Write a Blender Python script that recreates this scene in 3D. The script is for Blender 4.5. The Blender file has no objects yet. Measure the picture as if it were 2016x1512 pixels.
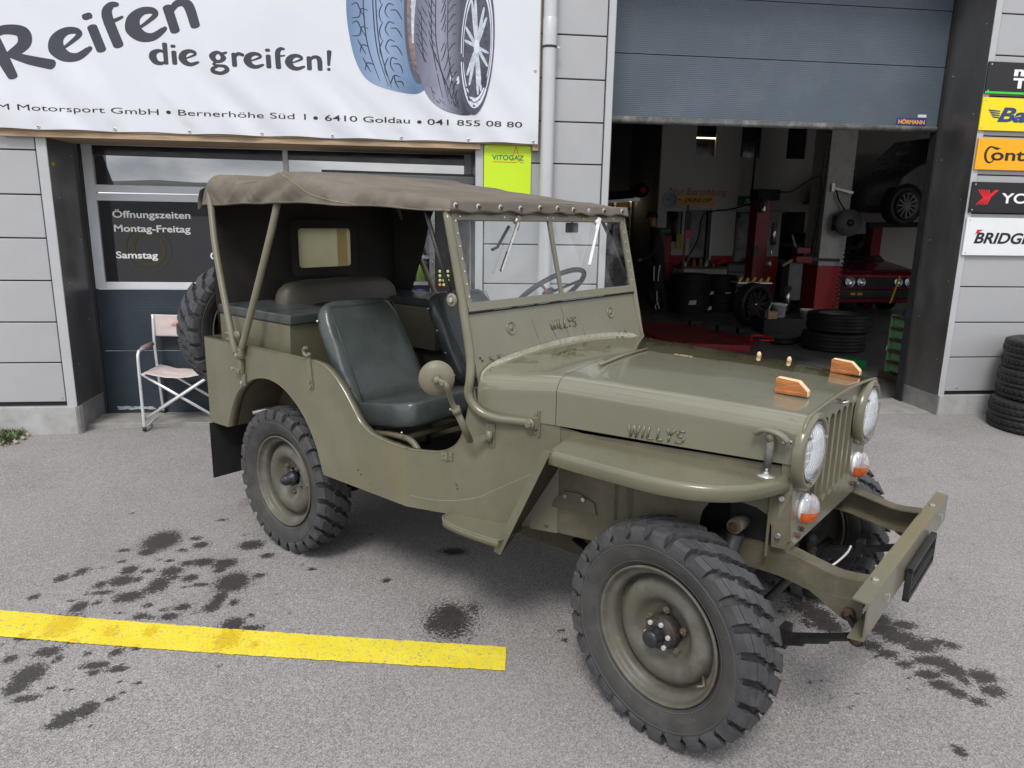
import bpy, bmesh, math, random
from mathutils import Vector, Matrix, noise
from mathutils.geometry import tessellate_polygon
PI = math.pi; R = math.radians
S = bpy.context.scene; COL = S.collection
random.seed(7)

# ---------------------------------------------------------------- camera
cam = bpy.data.cameras.new('camera'); cam_o = bpy.data.objects.new('camera', cam); COL.objects.link(cam_o)
cam.sensor_width = 36; cam.lens = 25.68; cam.clip_start = .05; cam.clip_end = 3000
fw = Vector((0.11901331, 0.96783024, -0.22167648)).normalized(); rt = Vector((0.99284345, -0.11822618, 0.01686561)).normalized()
up = rt.cross(fw).normalized(); rt = fw.cross(up)
m = Matrix((rt, up, -fw)).transposed().to_4x4(); m.translation = (0.1987, -5.593, 1.6136)
cam_o.matrix_world = m; S.camera = cam_o
# ---------------------------------------------------------------- light
SUN_EL, SUN_AZ = R(52), R(200)      # azimuth measured from +Y clockwise: the sun stands behind the camera
w = bpy.data.worlds.new('World'); S.world = w; w.use_nodes = True
wn = w.node_tree.nodes; wl = w.node_tree.links
for n in list(wn): wn.remove(n)
sky = wn.new('ShaderNodeTexSky'); sky.sky_type = 'NISHITA'; sky.sun_disc = False
sky.sun_elevation = SUN_EL; sky.sun_rotation = SUN_AZ; sky.air_density = 1.0; sky.dust_density = .6
tc = wn.new('ShaderNodeTexCoord'); mp = wn.new('ShaderNodeMapping'); mp.inputs['Scale'].default_value = (1, 1, 2.6)
nz = wn.new('ShaderNodeTexNoise'); nz.inputs['Scale'].default_value = 2.6; nz.inputs['Detail'].default_value = 9; nz.inputs['Roughness'].default_value = .58
sxyz = wn.new('ShaderNodeSeparateXYZ'); wl.new(tc.outputs['Generated'], sxyz.inputs[0])
hz = wn.new('ShaderNodeMapRange'); wl.new(sxyz.outputs[2], hz.inputs[0]); hz.inputs[1].default_value = 0; hz.inputs[2].default_value = .3; hz.inputs[3].default_value = .16; hz.inputs[4].default_value = 0
had = wn.new('ShaderNodeMath'); wl.new(hz.outputs[0], had.inputs[0]); wl.new(nz.outputs[0], had.inputs[1])
cr = wn.new('ShaderNodeValToRGB'); cr.color_ramp.elements[0].position = .32; cr.color_ramp.elements[1].position = .5
nz2 = wn.new('ShaderNodeTexNoise'); nz2.inputs['Scale'].default_value = 5; nz2.inputs['Detail'].default_value = 8
cr2 = wn.new('ShaderNodeValToRGB'); cr2.color_ramp.elements[0].color = (4.6, 4.9, 5.4, 1); cr2.color_ramp.elements[1].color = (10.5, 10.5, 10.6, 1)
cr2.color_ramp.elements[0].position = .36; cr2.color_ramp.elements[1].position = .6
mx = wn.new('ShaderNodeMix'); mx.data_type = 'RGBA'; bg = wn.new('ShaderNodeBackground'); bg.inputs[1].default_value = .1
wo = wn.new('ShaderNodeOutputWorld')
wl.new(tc.outputs['Generated'], mp.inputs[0]); wl.new(mp.outputs[0], nz.inputs[0]); wl.new(mp.outputs[0], nz2.inputs[0])
wl.new(had.outputs[0], cr.inputs[0]); wl.new(nz2.outputs[0], cr2.inputs[0]); wl.new(cr.outputs[0], mx.inputs[0])
wl.new(sky.outputs[0], mx.inputs[6]); wl.new(cr2.outputs[0], mx.inputs[7]); wl.new(mx.outputs[2], bg.inputs[0]); wl.new(bg.outputs[0], wo.inputs[0])
sl = bpy.data.lights.new('sun', 'SUN'); sl.energy = 1.5; sl.angle = R(16); sl.color = (1, .965, .91)
so = bpy.data.objects.new('sun', sl); COL.objects.link(so)
sd = Vector((math.sin(SUN_AZ) * math.cos(SUN_EL), math.cos(SUN_AZ) * math.cos(SUN_EL), math.sin(SUN_EL)))
so.rotation_euler = sd.to_track_quat('Z', 'Y').to_euler()
S.view_settings.view_transform = 'Standard'; S.view_settings.look = 'None'; S.view_settings.exposure = 0.64; S.view_settings.gamma = 1
S.view_settings.use_curve_mapping = False
S.cycles.use_denoising = True; S.cycles.max_bounces = 7; S.cycles.diffuse_bounces = 3; S.cycles.glossy_bounces = 4
S.cycles.transparent_max_bounces = 12; S.cycles.sample_clamp_indirect = 6; S.cycles.caustics_reflective = False; S.cycles.caustics_refractive = False

# ---------------------------------------------------------------- materials
def mat(name, col, rough=.5, metal=0, var=.12, vs=6, bump=0, bs=120, coat=0, spec=.5, rv=.08, detail=6, dirt=None, stretch=None, emit=None, alpha=None, trans=0, ior=1.45, stretch_b=None):
    m = bpy.data.materials.new(name); m.use_nodes = True; nt = m.node_tree; N = nt.nodes; L = nt.links
    b = N['Principled BSDF']; b.inputs['Metallic'].default_value = metal; b.inputs['Coat Weight'].default_value = coat
    b.inputs['Coat Roughness'].default_value = .12; b.inputs['Specular IOR Level'].default_value = spec
    b.inputs['Transmission Weight'].default_value = trans; b.inputs['IOR'].default_value = ior
    if alpha is not None: b.inputs['Alpha'].default_value = alpha
    tc = N.new('ShaderNodeTexCoord'); src = tc.outputs['Object']
    if stretch:
        mp = N.new('ShaderNodeMapping'); mp.inputs['Scale'].default_value = stretch; L.new(src, mp.inputs[0]); src = mp.outputs[0]
    n1 = N.new('ShaderNodeTexNoise'); n1.inputs['Scale'].default_value = vs; n1.inputs['Detail'].default_value = detail; n1.inputs['Roughness'].default_value = .62
    L.new(src, n1.inputs[0])
    r = N.new('ShaderNodeValToRGB'); L.new(n1.outputs[0], r.inputs[0]); c = Vector(col[:3])
    r.color_ramp.elements[0].position = .3; r.color_ramp.elements[1].position = .7
    r.color_ramp.elements[0].color = (*(c * (1 - var)), 1); r.color_ramp.elements[1].color = (*[min(1, q) for q in (c * (1 + var))], 1)
    out = r.outputs[0]
    if dirt:                                   # (colour, amount, scale): patches of dust or dirt with a shape of their own
        n2 = N.new('ShaderNodeTexNoise'); n2.inputs['Scale'].default_value = dirt[2]; n2.inputs['Detail'].default_value = 10; n2.inputs['Roughness'].default_value = .7
        L.new(src, n2.inputs[0]); r2 = N.new('ShaderNodeValToRGB'); L.new(n2.outputs[0], r2.inputs[0])
        r2.color_ramp.elements[0].position = .48; r2.color_ramp.elements[1].position = .72
        r2.color_ramp.elements[0].color = (0, 0, 0, 1); r2.color_ramp.elements[1].color = (dirt[1],) * 3 + (1,)
        mx = N.new('ShaderNodeMix'); mx.data_type = 'RGBA'; L.new(r2.outputs[0], mx.inputs[0]); L.new(out, mx.inputs[6]); mx.inputs[7].default_value = (*dirt[0], 1); out = mx.outputs[2]
    L.new(out, b.inputs['Base Color'])
    mr = N.new('ShaderNodeMapRange'); L.new(n1.outputs[0], mr.inputs[0]); mr.inputs[1].default_value = .3; mr.inputs[2].default_value = .7
    mr.inputs[3].default_value = max(.02, rough - rv); mr.inputs[4].default_value = min(1, rough + rv); L.new(mr.outputs[0], b.inputs['Roughness'])
    if bump:
        s2 = tc.outputs['Object']
        if stretch_b:
            mp2 = N.new('ShaderNodeMapping'); mp2.inputs['Scale'].default_value = stretch_b; L.new(s2, mp2.inputs[0]); s2 = mp2.outputs[0]
        n3 = N.new('ShaderNodeTexNoise'); n3.inputs['Scale'].default_value = bs; n3.inputs['Detail'].default_value = 4; L.new(s2, n3.inputs[0])
        bp = N.new('ShaderNodeBump'); bp.inputs['Strength'].default_value = bump; bp.inputs['Distance'].default_value = .01; L.new(n3.outputs[0], bp.inputs['Height']); L.new(bp.outputs[0], b.inputs['Normal'])
    if emit:
        b.inputs['Emission Color'].default_value = (*emit[0], 1); b.inputs['Emission Strength'].default_value = emit[1]
    m['src'] = 0
    return m
def nodes(m): return m.node_tree.nodes, m.node_tree.links, m.node_tree.nodes['Principled BSDF']

M = {}
OL = (.138, .130, .087)
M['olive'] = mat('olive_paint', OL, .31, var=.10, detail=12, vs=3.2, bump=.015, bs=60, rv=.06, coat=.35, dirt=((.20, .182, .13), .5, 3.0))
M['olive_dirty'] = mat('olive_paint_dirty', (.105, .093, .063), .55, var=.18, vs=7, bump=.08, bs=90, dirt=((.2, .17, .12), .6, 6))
M['olive_cap'] = mat('olive_small_parts', (.16, .147, .104), .42, var=.08, vs=20)
M['rubber'] = mat('tyre_rubber', (.036, .037, .040), .62, var=.22, vs=18, bump=.12, bs=260, rv=.12, dirt=((.12, .115, .11), .35, 9))
M['rubber_dark'] = mat('tyre_rubber_new', (.018, .018, .02), .55, var=.2, vs=18, bump=.1, bs=200)
M['black'] = mat('black_metal', (.02, .02, .021), .5, var=.3, vs=14, bump=.05)
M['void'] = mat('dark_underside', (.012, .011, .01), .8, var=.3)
M['rust'] = mat('rusty_steel', (.09, .05, .035), .7, var=.45, vs=30, bump=.15, bs=150, dirt=((.02, .018, .017), .8, 14))
M['steel'] = mat('bright_steel', (.55, .55, .55), .28, 1, var=.1, vs=20)
M['alu'] = mat('aluminium_tube', (.78, .79, .80), .34, .55, var=.06, vs=20)
M['zinc'] = mat('zinc_bolt', (.6, .59, .56), .38, .9, var=.15, vs=60)
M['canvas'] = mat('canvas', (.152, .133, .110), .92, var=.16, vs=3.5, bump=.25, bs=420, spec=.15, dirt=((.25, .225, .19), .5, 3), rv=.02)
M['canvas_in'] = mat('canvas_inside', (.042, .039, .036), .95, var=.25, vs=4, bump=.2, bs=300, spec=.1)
M['stitch'] = mat('stitching', (.3, .25, .15), .9)
M['vinyl'] = mat('green_vinyl', (.052, .063, .061), .34, var=.16, vs=8, bump=.30, bs=24, rv=.07, coat=.2)
M['vinyl_ol'] = mat('olive_vinyl', (.07, .062, .048), .48, var=.16, vs=8, bump=.1, bs=300)
M['mat'] = mat('rubber_floor_mat', (.014, .014, .016), .7, bump=.3, bs=300)
M['filmwin'] = mat('clouded_film', (.50, .47, .30), .3, var=.25, vs=5, dirt=((.28, .30, .22), .7, 4))
def translucent(m, c, f):
    N = m.node_tree.nodes; L = m.node_tree.links; t = N.new('ShaderNodeBsdfTranslucent'); t.inputs[0].default_value = (*c, 1); x = N.new('ShaderNodeMixShader'); x.inputs[0].default_value = f
    L.new(N['Principled BSDF'].outputs[0], x.inputs[1]); L.new(t.outputs[0], x.inputs[2]); L.new(x.outputs[0], N['Material Output'].inputs[0])
translucent(M['filmwin'], (.75, .70, .42), .6)
M['tape'] = mat('brown_tape', (.60, .47, .26), .5, var=.1); translucent(M['tape'], (.85, .64, .34), .5)
M['wood'] = mat('stained_wood', (.42, .15, .045), .62, var=.55, vs=16, stretch=(1, 8, 9), bump=.1, bs=60, dirt=((.06, .025, .012), .9, 7))
M['wood_pale'] = mat('cut_wood', (.72, .5, .31), .7, var=.14, vs=14, stretch=(2, 9, 9))
M['timber'] = mat('weathered_timber', (.43, .31, .2), .8, var=.3, vs=9, stretch=(.6, 10, 10), bump=.15, bs=60, stretch_b=(1, 12, 12), dirt=((.17, .15, .13), .8, 3))
M['seal'] = mat('cracked_painted_seal', (.33, .31, .24), .6, var=.25, vs=45, bump=.4, bs=110)
M['panel'] = mat('grey_metal_panel', (.40, .405, .42), .38, .12, var=.05, vs=1.3, rv=.06, bump=.01, bs=6, dirt=((.34, .335, .33), .3, 2.2))
M['trim'] = mat('grey_trim', (.45, .46, .475), .4, .12, var=.05, vs=3)
M['joint'] = mat('dark_joint', (.03, .03, .032), .8)
M['steelsheet'] = mat('brushed_steel_sheet', (.21, .205, .2), .36, .75, var=.22, vs=2.4, stretch=(1, 1, .5), rv=.1, bump=.02, bs=40, dirt=((.1, .095, .09), .55, 3))
M['steelbase'] = mat('scuffed_steel_sheet', (.36, .355, .35), .42, .6, var=.2, vs=6, dirt=((.16, .15, .14), .5, 8))
M['plinth'] = mat('grey_plinth', (.42, .42, .42), .6, .1, var=.14, vs=5, bump=.05, bs=40, dirt=((.2, .19, .17), .5, 4))
M['galv'] = mat('galvanised_edge', (.6, .66, .7), .35, .6, var=.15, vs=15)
M['gate'] = mat('slate_gate', (.084, .108, .134), .42, .1, var=.1, vs=2, rv=.06, dirt=((.15, .17, .19), .35, 2.6))
M['gatedark'] = mat('slate_door_panel', (.038, .053, .07), .38, .2, var=.1, vs=3, dirt=((.07, .08, .09), .4, 3))
M['gaterub'] = mat('worn_grey_rubber', (.11, .11, .11), .7, var=.4, vs=12, dirt=((.34, .33, .32), .8, 7))
M['vinylwhite'] = mat('banner_fabric', (.66, .68, .73), .42, var=.02, vs=4, bump=.02, bs=150, spec=.4)
M['ink'] = mat('banner_ink', (.042, .045, .06), .4, var=.1)
M['ink2'] = mat('banner_ink_dark', (.02, .021, .026), .45)
M['white'] = mat('white_print', (.82, .83, .84), .45, var=.02)
M['pipe'] = mat('grey_downpipe', (.52, .53, .55), .38, .3, var=.06, vs=4)
M['concrete'] = mat('concrete', (.3, .29, .27), .85, var=.18, vs=7, bump=.15, bs=80, dirt=((.2, .19, .17), .6, 4))
M['hall_floor'] = mat('workshop_floor', (.17, .162, .158), .42, var=.25, vs=2, rv=.12, dirt=((.02, .02, .02), .8, 2.5))
M['wallwhite'] = mat('workshop_wall_paint', (.72, .70, .66), .85, var=.06, vs=2, dirt=((.5, .48, .44), .4, 2))
M['walldark'] = mat('workshop_dark_wall', (.2, .2, .215), .85, var=.1)
M['pillarwhite'] = mat('pillar_white_paint', (.66, .65, .62), .7, var=.05, vs=5, dirt=((.35, .33, .3), .5, 7))
M['pillarred'] = mat('pillar_red_paint', (.50, .035, .04), .55, var=.1, vs=5)
M['redpaint'] = mat('red_machine_paint', (.24, .014, .018), .45, var=.2, vs=6, dirt=((.04, .01, .01), .5, 4))
M['carred'] = mat('red_car_paint', (.15, .008, .018), .25, var=.06, coat=.5)
M['cargrey'] = mat('grey_car_paint', (.10, .10, .11), .3, .4, var=.06, coat=.5)
M['green'] = mat('green_crate_paint', (.15, .33, .16), .6, var=.2, vs=8, dirt=((.05, .08, .05), .5, 9))
M['bottle_r'] = mat('orange_plastic', (.7, .14, .03), .4)
M['bottle_g'] = mat('green_plastic', (.2, .3, .06), .4)
M['blue'] = mat('blue_plastic', (.02, .06, .25), .4)
M['purple'] = mat('violet_card', (.09, .06, .28), .6)
M['yellow'] = mat('yellow_plastic', (.7, .45, .03), .5)
M['card'] = mat('cardboard', (.5, .36, .2), .85, var=.1)
M['skin'] = mat('skin', (.38, .2, .14), .55)
M['cloth'] = mat('dark_workwear', (.022, .022, .026), .9)
M['cap'] = mat('black_cap', (.014, .014, .016), .8)
M['reflect'] = mat('reflective_piping', (.75, .76, .78), .4)
M['bucket'] = mat('white_plastic', (.86, .86, .84), .5, var=.08, dirt=((.3, .3, .3), .5, 12))
M['paper'] = mat('paper_label', (.62, .63, .66), .7)
M['fabric_pink'] = mat('faded_chair_cloth', (.62, .53, .51), .85, var=.1, vs=12, bump=.15, bs=250, dirt=((.45, .36, .33), .4, 8))
M['fabric_red'] = mat('faded_red_print', (.66, .3, .28), .85, var=.15, vs=30)
M['grip'] = mat('brown_grip', (.22, .17, .16), .6)
M['glass_dark'] = mat('dark_pane_and_reflection', (.014, .014, .018), .1)
M['gas'] = mat('lime_sign', (.56, .78, .02), .42, var=.02)
M['gas_green'] = mat('green_print', (.01, .2, .12), .45)
M['orange'] = mat('orange_print', (.8, .16, .02), .45)
M['s_black'] = mat('black_sign', (.012, .012, .014), .35)
M['s_yellow'] = mat('yellow_sign', (.85, .68, .01), .4, var=.02)
M['s_amber'] = mat('amber_sign', (.9, .4, .004), .4, var=.02)
M['s_white'] = mat('white_sign', (.72, .75, .77), .4, var=.02)
M['s_navy'] = mat('navy_print', (.02, .05, .16), .4)
M['s_red'] = mat('red_print', (.68, .01, .02), .4)
M['s_green'] = mat('green_edge_print', (.06, .55, .05), .4)
M['lampcase'] = mat('lamp_reflector', (.85, .86, .88), .12, 1, var=.02)
M['screen'] = mat('clock_face', (.4, .43, .5), .4)
M['blueprint'] = mat('blue_label', (.025, .05, .25), .45)

def glassmat(name, tint=(1, 1, 1), refl=.08, rough=.02, dark=None, spots=False, frost=0):
    """thin sheet of glass: a clear (or dark) body seen through a glossy reflection"""
    m = bpy.data.materials.new(name); m.use_nodes = True; nt = m.node_tree; N = nt.nodes; L = nt.links
    N.remove(N['Principled BSDF']); o = N['Material Output']
    t = N.new('ShaderNodeBsdfTransparent') if dark is None else N.new('ShaderNodeBsdfDiffuse')
    t.inputs[0].default_value = (*(tint if dark is None else dark), 1)
    g = N.new('ShaderNodeBsdfGlossy'); g.inputs['Roughness'].default_value = rough
    fr = N.new('ShaderNodeLayerWeight'); fr.inputs[0].default_value = .5      # same from both sides of the pane
    pw = N.new('ShaderNodeMath'); pw.operation = 'POWER'; pw.inputs[1].default_value = 4.5; L.new(fr.outputs['Facing'], pw.inputs[0])
    ma = N.new('ShaderNodeMath'); ma.operation = 'MULTIPLY_ADD'; ma.inputs[1].default_value = 1 - refl; ma.inputs[2].default_value = refl; L.new(pw.outputs[0], ma.inputs[0])
    mx = N.new('ShaderNodeMixShader'); L.new(ma.outputs[0], mx.inputs[0]); L.new(t.outputs[0], mx.inputs[1]); L.new(g.outputs[0], mx.inputs[2]); res = mx.outputs[0]
    if frost:
        d0 = N.new('ShaderNodeBsdfDiffuse'); d0.inputs[0].default_value = (.93, .95, .97, 1); x0 = N.new('ShaderNodeMixShader'); x0.inputs[0].default_value = frost; L.new(res, x0.inputs[1]); L.new(d0.outputs[0], x0.inputs[2]); res = x0.outputs[0]
    if spots:     # dried water marks
        tc = N.new('ShaderNodeTexCoord'); d = N.new('ShaderNodeBsdfDiffuse'); d.inputs[0].default_value = (.75, .77, .78, 1)
        v = N.new('ShaderNodeTexVoronoi'); v.inputs['Scale'].default_value = 75; L.new(tc.outputs['Object'], v.inputs[0])
        n = N.new('ShaderNodeTexNoise'); n.inputs['Scale'].default_value = 6; n.inputs['Detail'].default_value = 6; L.new(tc.outputs['Object'], n.inputs[0])
        r = N.new('ShaderNodeMapRange'); r.inputs[1].default_value = .16; r.inputs[2].default_value = .08; r.inputs[3].default_value = 0; r.inputs[4].default_value = .75; L.new(v.outputs['Distance'], r.inputs[0])
        r2 = N.new('ShaderNodeMapRange'); r2.inputs[1].default_value = .5; r2.inputs[2].default_value = .7; r2.inputs[3].default_value = 0; r2.inputs[4].default_value = 1; L.new(n.outputs[0], r2.inputs[0])
        mu = N.new('ShaderNodeMath'); mu.operation = 'MULTIPLY'; L.new(r.outputs[0], mu.inputs[0]); L.new(r2.outputs[0], mu.inputs[1])
        r3 = N.new('ShaderNodeMath'); r3.operation = 'MULTIPLY_ADD'; L.new(r2.outputs[0], r3.inputs[0]); r3.inputs[1].default_value = .1; L.new(mu.outputs[0], r3.inputs[2])
        m2 = N.new('ShaderNodeMixShader'); L.new(r3.outputs[0], m2.inputs[0]); L.new(res, m2.inputs[1]); L.new(d.outputs[0], m2.inputs[2]); res = m2.outputs[0]
    L.new(res, o.inputs[0]); return m
M['glass'] = glassmat('windscreen_glass', (.93, .96, .95), .07, .01, spots=True)
M['doorglass'] = glassmat('coated_door_glass', refl=.10, rough=.015, dark=(.008, .009, .014))
M['skyglass'] = glassmat('coated_upper_glass', refl=.46, rough=.01, dark=(.012, .012, .016))
M['doorframe'] = mat('pale_door_frame', (.62, .65, .69), .4, var=.05)
M['vend_lamp'] = mat('lit_vending_lamp', (1, 1, 1), .5, emit=((1, .95, .85), 7))
M['doorclear'] = glassmat('vending_glass', (.9, .92, .95), .1, .02)
M['lens'] = glassmat('headlamp_glass', (.95, .97, 1), .16, .03, frost=.17)
M['lens_clear'] = glassmat('clear_lens', (.95, .96, .98), .10, .05, frost=.22)

# ---------------------------------------------------------------- helpers
def each(items, name, mats, parent, **kw):
    return [f(MB()).build(name, mats, parent, **kw) for f in items]
class MB:
    """collects shapes and links them as one mesh object"""
    def __init__(s): s.v = []; s.f = []; s.sm = []; s.mi = []; s.cm = 0
    def add(s, vs, fs, smooth=False):
        o = len(s.v); s.v += [tuple(v) for v in vs]
        for f in fs: s.f.append([i + o for i in f]); s.sm.append(smooth); s.mi.append(s.cm)
        return s
    def box(s, x0, x1, y0, y1, z0, z1, mtx=None):
        vs = [Vector((x, y, z)) for x in (x0, x1) for y in (y0, y1) for z in (z0, z1)]
        if mtx: vs = [mtx @ v for v in vs]
        return s.add(vs, [(0, 1, 3, 2), (4, 6, 7, 5), (0, 4, 5, 1), (2, 3, 7, 6), (0, 2, 6, 4), (1, 5, 7, 3)])
    def bar(s, a, b, w, h, upv=(0, 0, 1)):
        a = Vector(a); b = Vector(b); d = (b - a).normalized(); u = Vector(upv); sd = d.cross(u).normalized(); u = sd.cross(d)
        vs = [p + sd * (w / 2 * i) + u * (h / 2 * j) for p in (a, b) for i, j in ((-1, -1), (1, -1), (1, 1), (-1, 1))]
        return s.add(vs, [(0, 1, 2, 3)[::-1], (4, 5, 6, 7), (0, 1, 5, 4), (1, 2, 6, 5), (2, 3, 7, 6), (3, 0, 4, 7)])
    def tube(s, pts, r, n=10, cap=True, closed=False, flat=1.0, upv=None):
        pts = [Vector(p) for p in pts]; k = len(pts); rs = r if isinstance(r, (list, tuple)) else [r] * k
        vs = []; fs = []; u = None
        for i, p in enumerate(pts):
            if closed: d = pts[(i + 1) % k] - pts[i - 1]
            else: d = pts[min(i + 1, k - 1)] - pts[max(i - 1, 0)]
            d.normalize()
            if u is None: u = Vector(upv) if upv else (Vector((0, 0, 1)) if abs(d.z) < .9 else Vector((1, 0, 0)))
            u = (u - d * u.dot(d)).normalized(); v = d.cross(u)
            for j in range(n):
                a = 2 * PI * j / n; vs.append(p + (u * math.cos(a) + v * math.sin(a) * flat) * rs[i])
        for i in range(k if closed else k - 1):
            for j in range(n):
                a = i * n + j; b = i * n + (j + 1) % n; c = ((i + 1) % k) * n
                fs.append((a, b, c + (j + 1) % n, c + j))
        s.add(vs, fs, True)
        if cap and not closed: s.add(vs[:n], [tuple(range(n))[::-1]]); s.add(vs[-n:], [tuple(range(n))])
        return s
    def lathe(s, prof, o=(0, 0, 0), ax=(0, 0, 1), n=32, smooth=True, arc=None, ang=35, ell=1.0):
        """prof: (radius, height along axis). sharp corners get split rings"""
        o = Vector(o); ax = Vector(ax).normalized(); u = Vector((0, 0, 1)) if abs(ax.z) < .9 else Vector((1, 0, 0))
        u = (u - ax * u.dot(ax)).normalized(); v = ax.cross(u)
        for q in range(len(prof) - 1):
            pass
        vs = []; rows = []
        P2 = []
        for i, p in enumerate(prof):
            P2.append(p)
            if 0 < i < len(prof) - 1:
                a = Vector((p[0] - prof[i - 1][0], p[1] - prof[i - 1][1])); b = Vector((prof[i + 1][0] - p[0], prof[i + 1][1] - p[1]))
                if a.length > 1e-9 and b.length > 1e-9 and a.angle(b) > R(ang): P2.append(None); P2.append(p)
        seg = [[]]
        for p in P2:
            if p is None: seg.append([])
            else: seg[-1].append(p)
        for sg in seg:
            if len(sg) < 2: continue
            vs = [o + ax * h + (u * math.cos(2 * PI * j / n) + v * math.sin(2 * PI * j / n) * ell) * r for r, h in sg for j in range(n)]
            fs = [(i * n + j, i * n + (j + 1) % n, (i + 1) * n + (j + 1) % n, (i + 1) * n + j) for i in range(len(sg) - 1) for j in range(n)]
            s.add(vs, fs, smooth)
        return s
    def ball(s, c, r, n=12, sc=(1, 1, 1)):
        c = Vector(c); vs = []; m2 = n // 2
        for i in range(m2 + 1):
            a = PI * i / m2
            for j in range(n): b = 2 * PI * j / n; vs.append(c + Vector((math.sin(a) * math.cos(b) * sc[0], math.sin(a) * math.sin(b) * sc[1], math.cos(a) * sc[2])) * r)
        return s.add(vs, [(i * n + j, (i + 1) * n + j, (i + 1) * n + (j + 1) % n, i * n + (j + 1) % n) for i in range(m2) for j in range(n)], True)
    def poly(s, pts, thick=None, holes=()):
        """flat polygon (3D points, maybe concave, with holes); thick: Vector to extrude along"""
        loops = [[Vector(p) for p in pts]] + [[Vector(p) for p in h] for h in holes]
        allp = [p for l in loops for p in l]; tris = tessellate_polygon(loops)
        if thick is None: return s.add(allp, tris)
        t = Vector(thick); k = len(allp)
        s.add(allp, tris); s.add([p + t for p in allp], [tuple(reversed(f)) for f in tris])
        for l in loops:
            q = len(l); s.add(l + [p + t for p in l], [(i, (i + 1) % q, q + (i + 1) % q, q + i) for i in range(q)])
        return s
    def grid(s, fn, nu, nv, smooth=True, flip=False):
        vs = [fn(i / nu, j / nv) for i in range(nu + 1) for j in range(nv + 1)]
        fs = [(i * (nv + 1) + j, (i + 1) * (nv + 1) + j, (i + 1) * (nv + 1) + j + 1, i * (nv + 1) + j + 1) for i in range(nu) for j in range(nv)]
        if flip: fs = [f[::-1] for f in fs]
        return s.add(vs, fs, smooth)
    def hexb(s, c, ax, r, h):
        return s.lathe([(0, 0), (r, 0), (r, h * .85), (r * .9, h), (0, h)], c, ax, n=6, smooth=False)
    def mesh(s, name, mats):
        me = bpy.data.meshes.new(name); me.from_pydata(s.v, [], s.f); 
        for k in (mats if isinstance(mats, (list, tuple)) else [mats]): me.materials.append(M[k] if isinstance(k, str) else k)
        me.polygons.foreach_set('use_smooth', s.sm); me.polygons.foreach_set('material_index', s.mi); me.update()
        return me
    def islands(s):
        key = {}; par = []
        def f(i):
            while par[i] != i: par[i] = par[par[i]]; i = par[i]
            return i
        idx = []
        for v in s.v:
            k = (round(v[0], 5), round(v[1], 5), round(v[2], 5))
            if k not in key: key[k] = len(par); par.append(len(par))
            idx.append(key[k])
        for fc in s.f:
            for q in fc[1:]: par[f(idx[q])] = f(idx[fc[0]])
        out = {}
        for fi, fc in enumerate(s.f): out.setdefault(f(idx[fc[0]]), []).append(fi)
        res = []
        for fl in out.values():
            m_ = MB(); vm_ = {}
            for fi in fl:
                for q in s.f[fi]:
                    if q not in vm_: vm_[q] = len(m_.v); m_.v.append(s.v[q])
                m_.f.append([vm_[q] for q in s.f[fi]]); m_.sm.append(s.sm[fi]); m_.mi.append(0)
            res.append(m_)
        return res
    def build(s, name, mats, parent=None, bevel=0, solid=0, fix=True, seg=2, loc=None, **tags):
        if name in ('bolt', 'screw', 'rivet', 'stud', 'eyelet', 'bolt_hole', 'clip', 'hour_mark', 'shelf') and not tags:
            isl = s.islands()
            if len(isl) > 1: return [q.build(name, mats, parent, bevel, solid, fix, seg, loc) for q in isl][-1]
        me = s.mesh(name, mats)
        if fix:
            b = bmesh.new(); b.from_mesh(me); bmesh.ops.remove_doubles(b, verts=b.verts, dist=1e-5)
            bmesh.ops.recalc_face_normals(b, faces=b.faces); b.to_mesh(me); b.free()
        o = bpy.data.objects.new(name, me); COL.objects.link(o)
        if parent: o.parent = parent
        if loc: o.location = loc
        if solid:
            q = o.modifiers.new('s', 'SOLIDIFY'); q.thickness = solid; q.offset = 0
        if bevel:
            q = o.modifiers.new('b', 'BEVEL'); q.width = bevel; q.segments = seg; q.limit_method = 'ANGLE'; q.angle_limit = R(40); q.harden_normals = False
            for p in me.polygons: p.use_smooth = True
            q2 = o.modifiers.new('w', 'WEIGHTED_NORMAL')
        for k, v in tags.items(): o[k] = v
        return o
def thing(name, label, cat, loc=(0, 0, 0), rz=0, group=None, kind=None):
    o = bpy.data.objects.new(name, None); COL.objects.link(o); o.location = loc; o.rotation_euler = (0, 0, rz); o.empty_display_size = .1
    o['label'] = label; o['category'] = cat
    if group: o['group'] = group
    if kind: o['kind'] = kind
    return o
def tag(o, label, cat, group=None):
    o['label'] = label; o['category'] = cat
    if group: o['group'] = group
    return o
def struct(o): o['kind'] = 'structure'; return o
def part(name, parent):
    o = bpy.data.objects.new(name, None); COL.objects.link(o); o.parent = parent; o.empty_display_size = .05; return o
def copy_tree(o, parent=None):
    c = o.copy(); COL.objects.link(c); c.parent = parent
    for ch in list(o.children): copy_tree(ch, c)
    return c
def cr_spline(pts, n=8, closed=False):
    P = [Vector(p) for p in pts]; k = len(P); out = []
    for i in range(k if closed else k - 1):
        p0 = P[(i - 1) % k] if closed or i > 0 else P[0]; p1 = P[i]; p2 = P[(i + 1) % k]; p3 = P[(i + 2) % k] if closed or i + 2 < k else P[-1]
        for j in range(n):
            t = j / n; out.append(.5 * ((2 * p1) + (p2 - p0) * t + (2 * p0 - 5 * p1 + 4 * p2 - p3) * t * t + (3 * p1 - p0 - 3 * p2 + p3) * t ** 3))
    if not closed: out.append(P[-1])
    return out
def lerp(a, b, t): return a + (b - a) * t
def interp(x, xs, ys):
    if x <= xs[0]: return ys[0]
    for i in range(len(xs) - 1):
        if x <= xs[i + 1]: return lerp(ys[i], ys[i + 1], (x - xs[i]) / (xs[i + 1] - xs[i]))
    return ys[-1]
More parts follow.
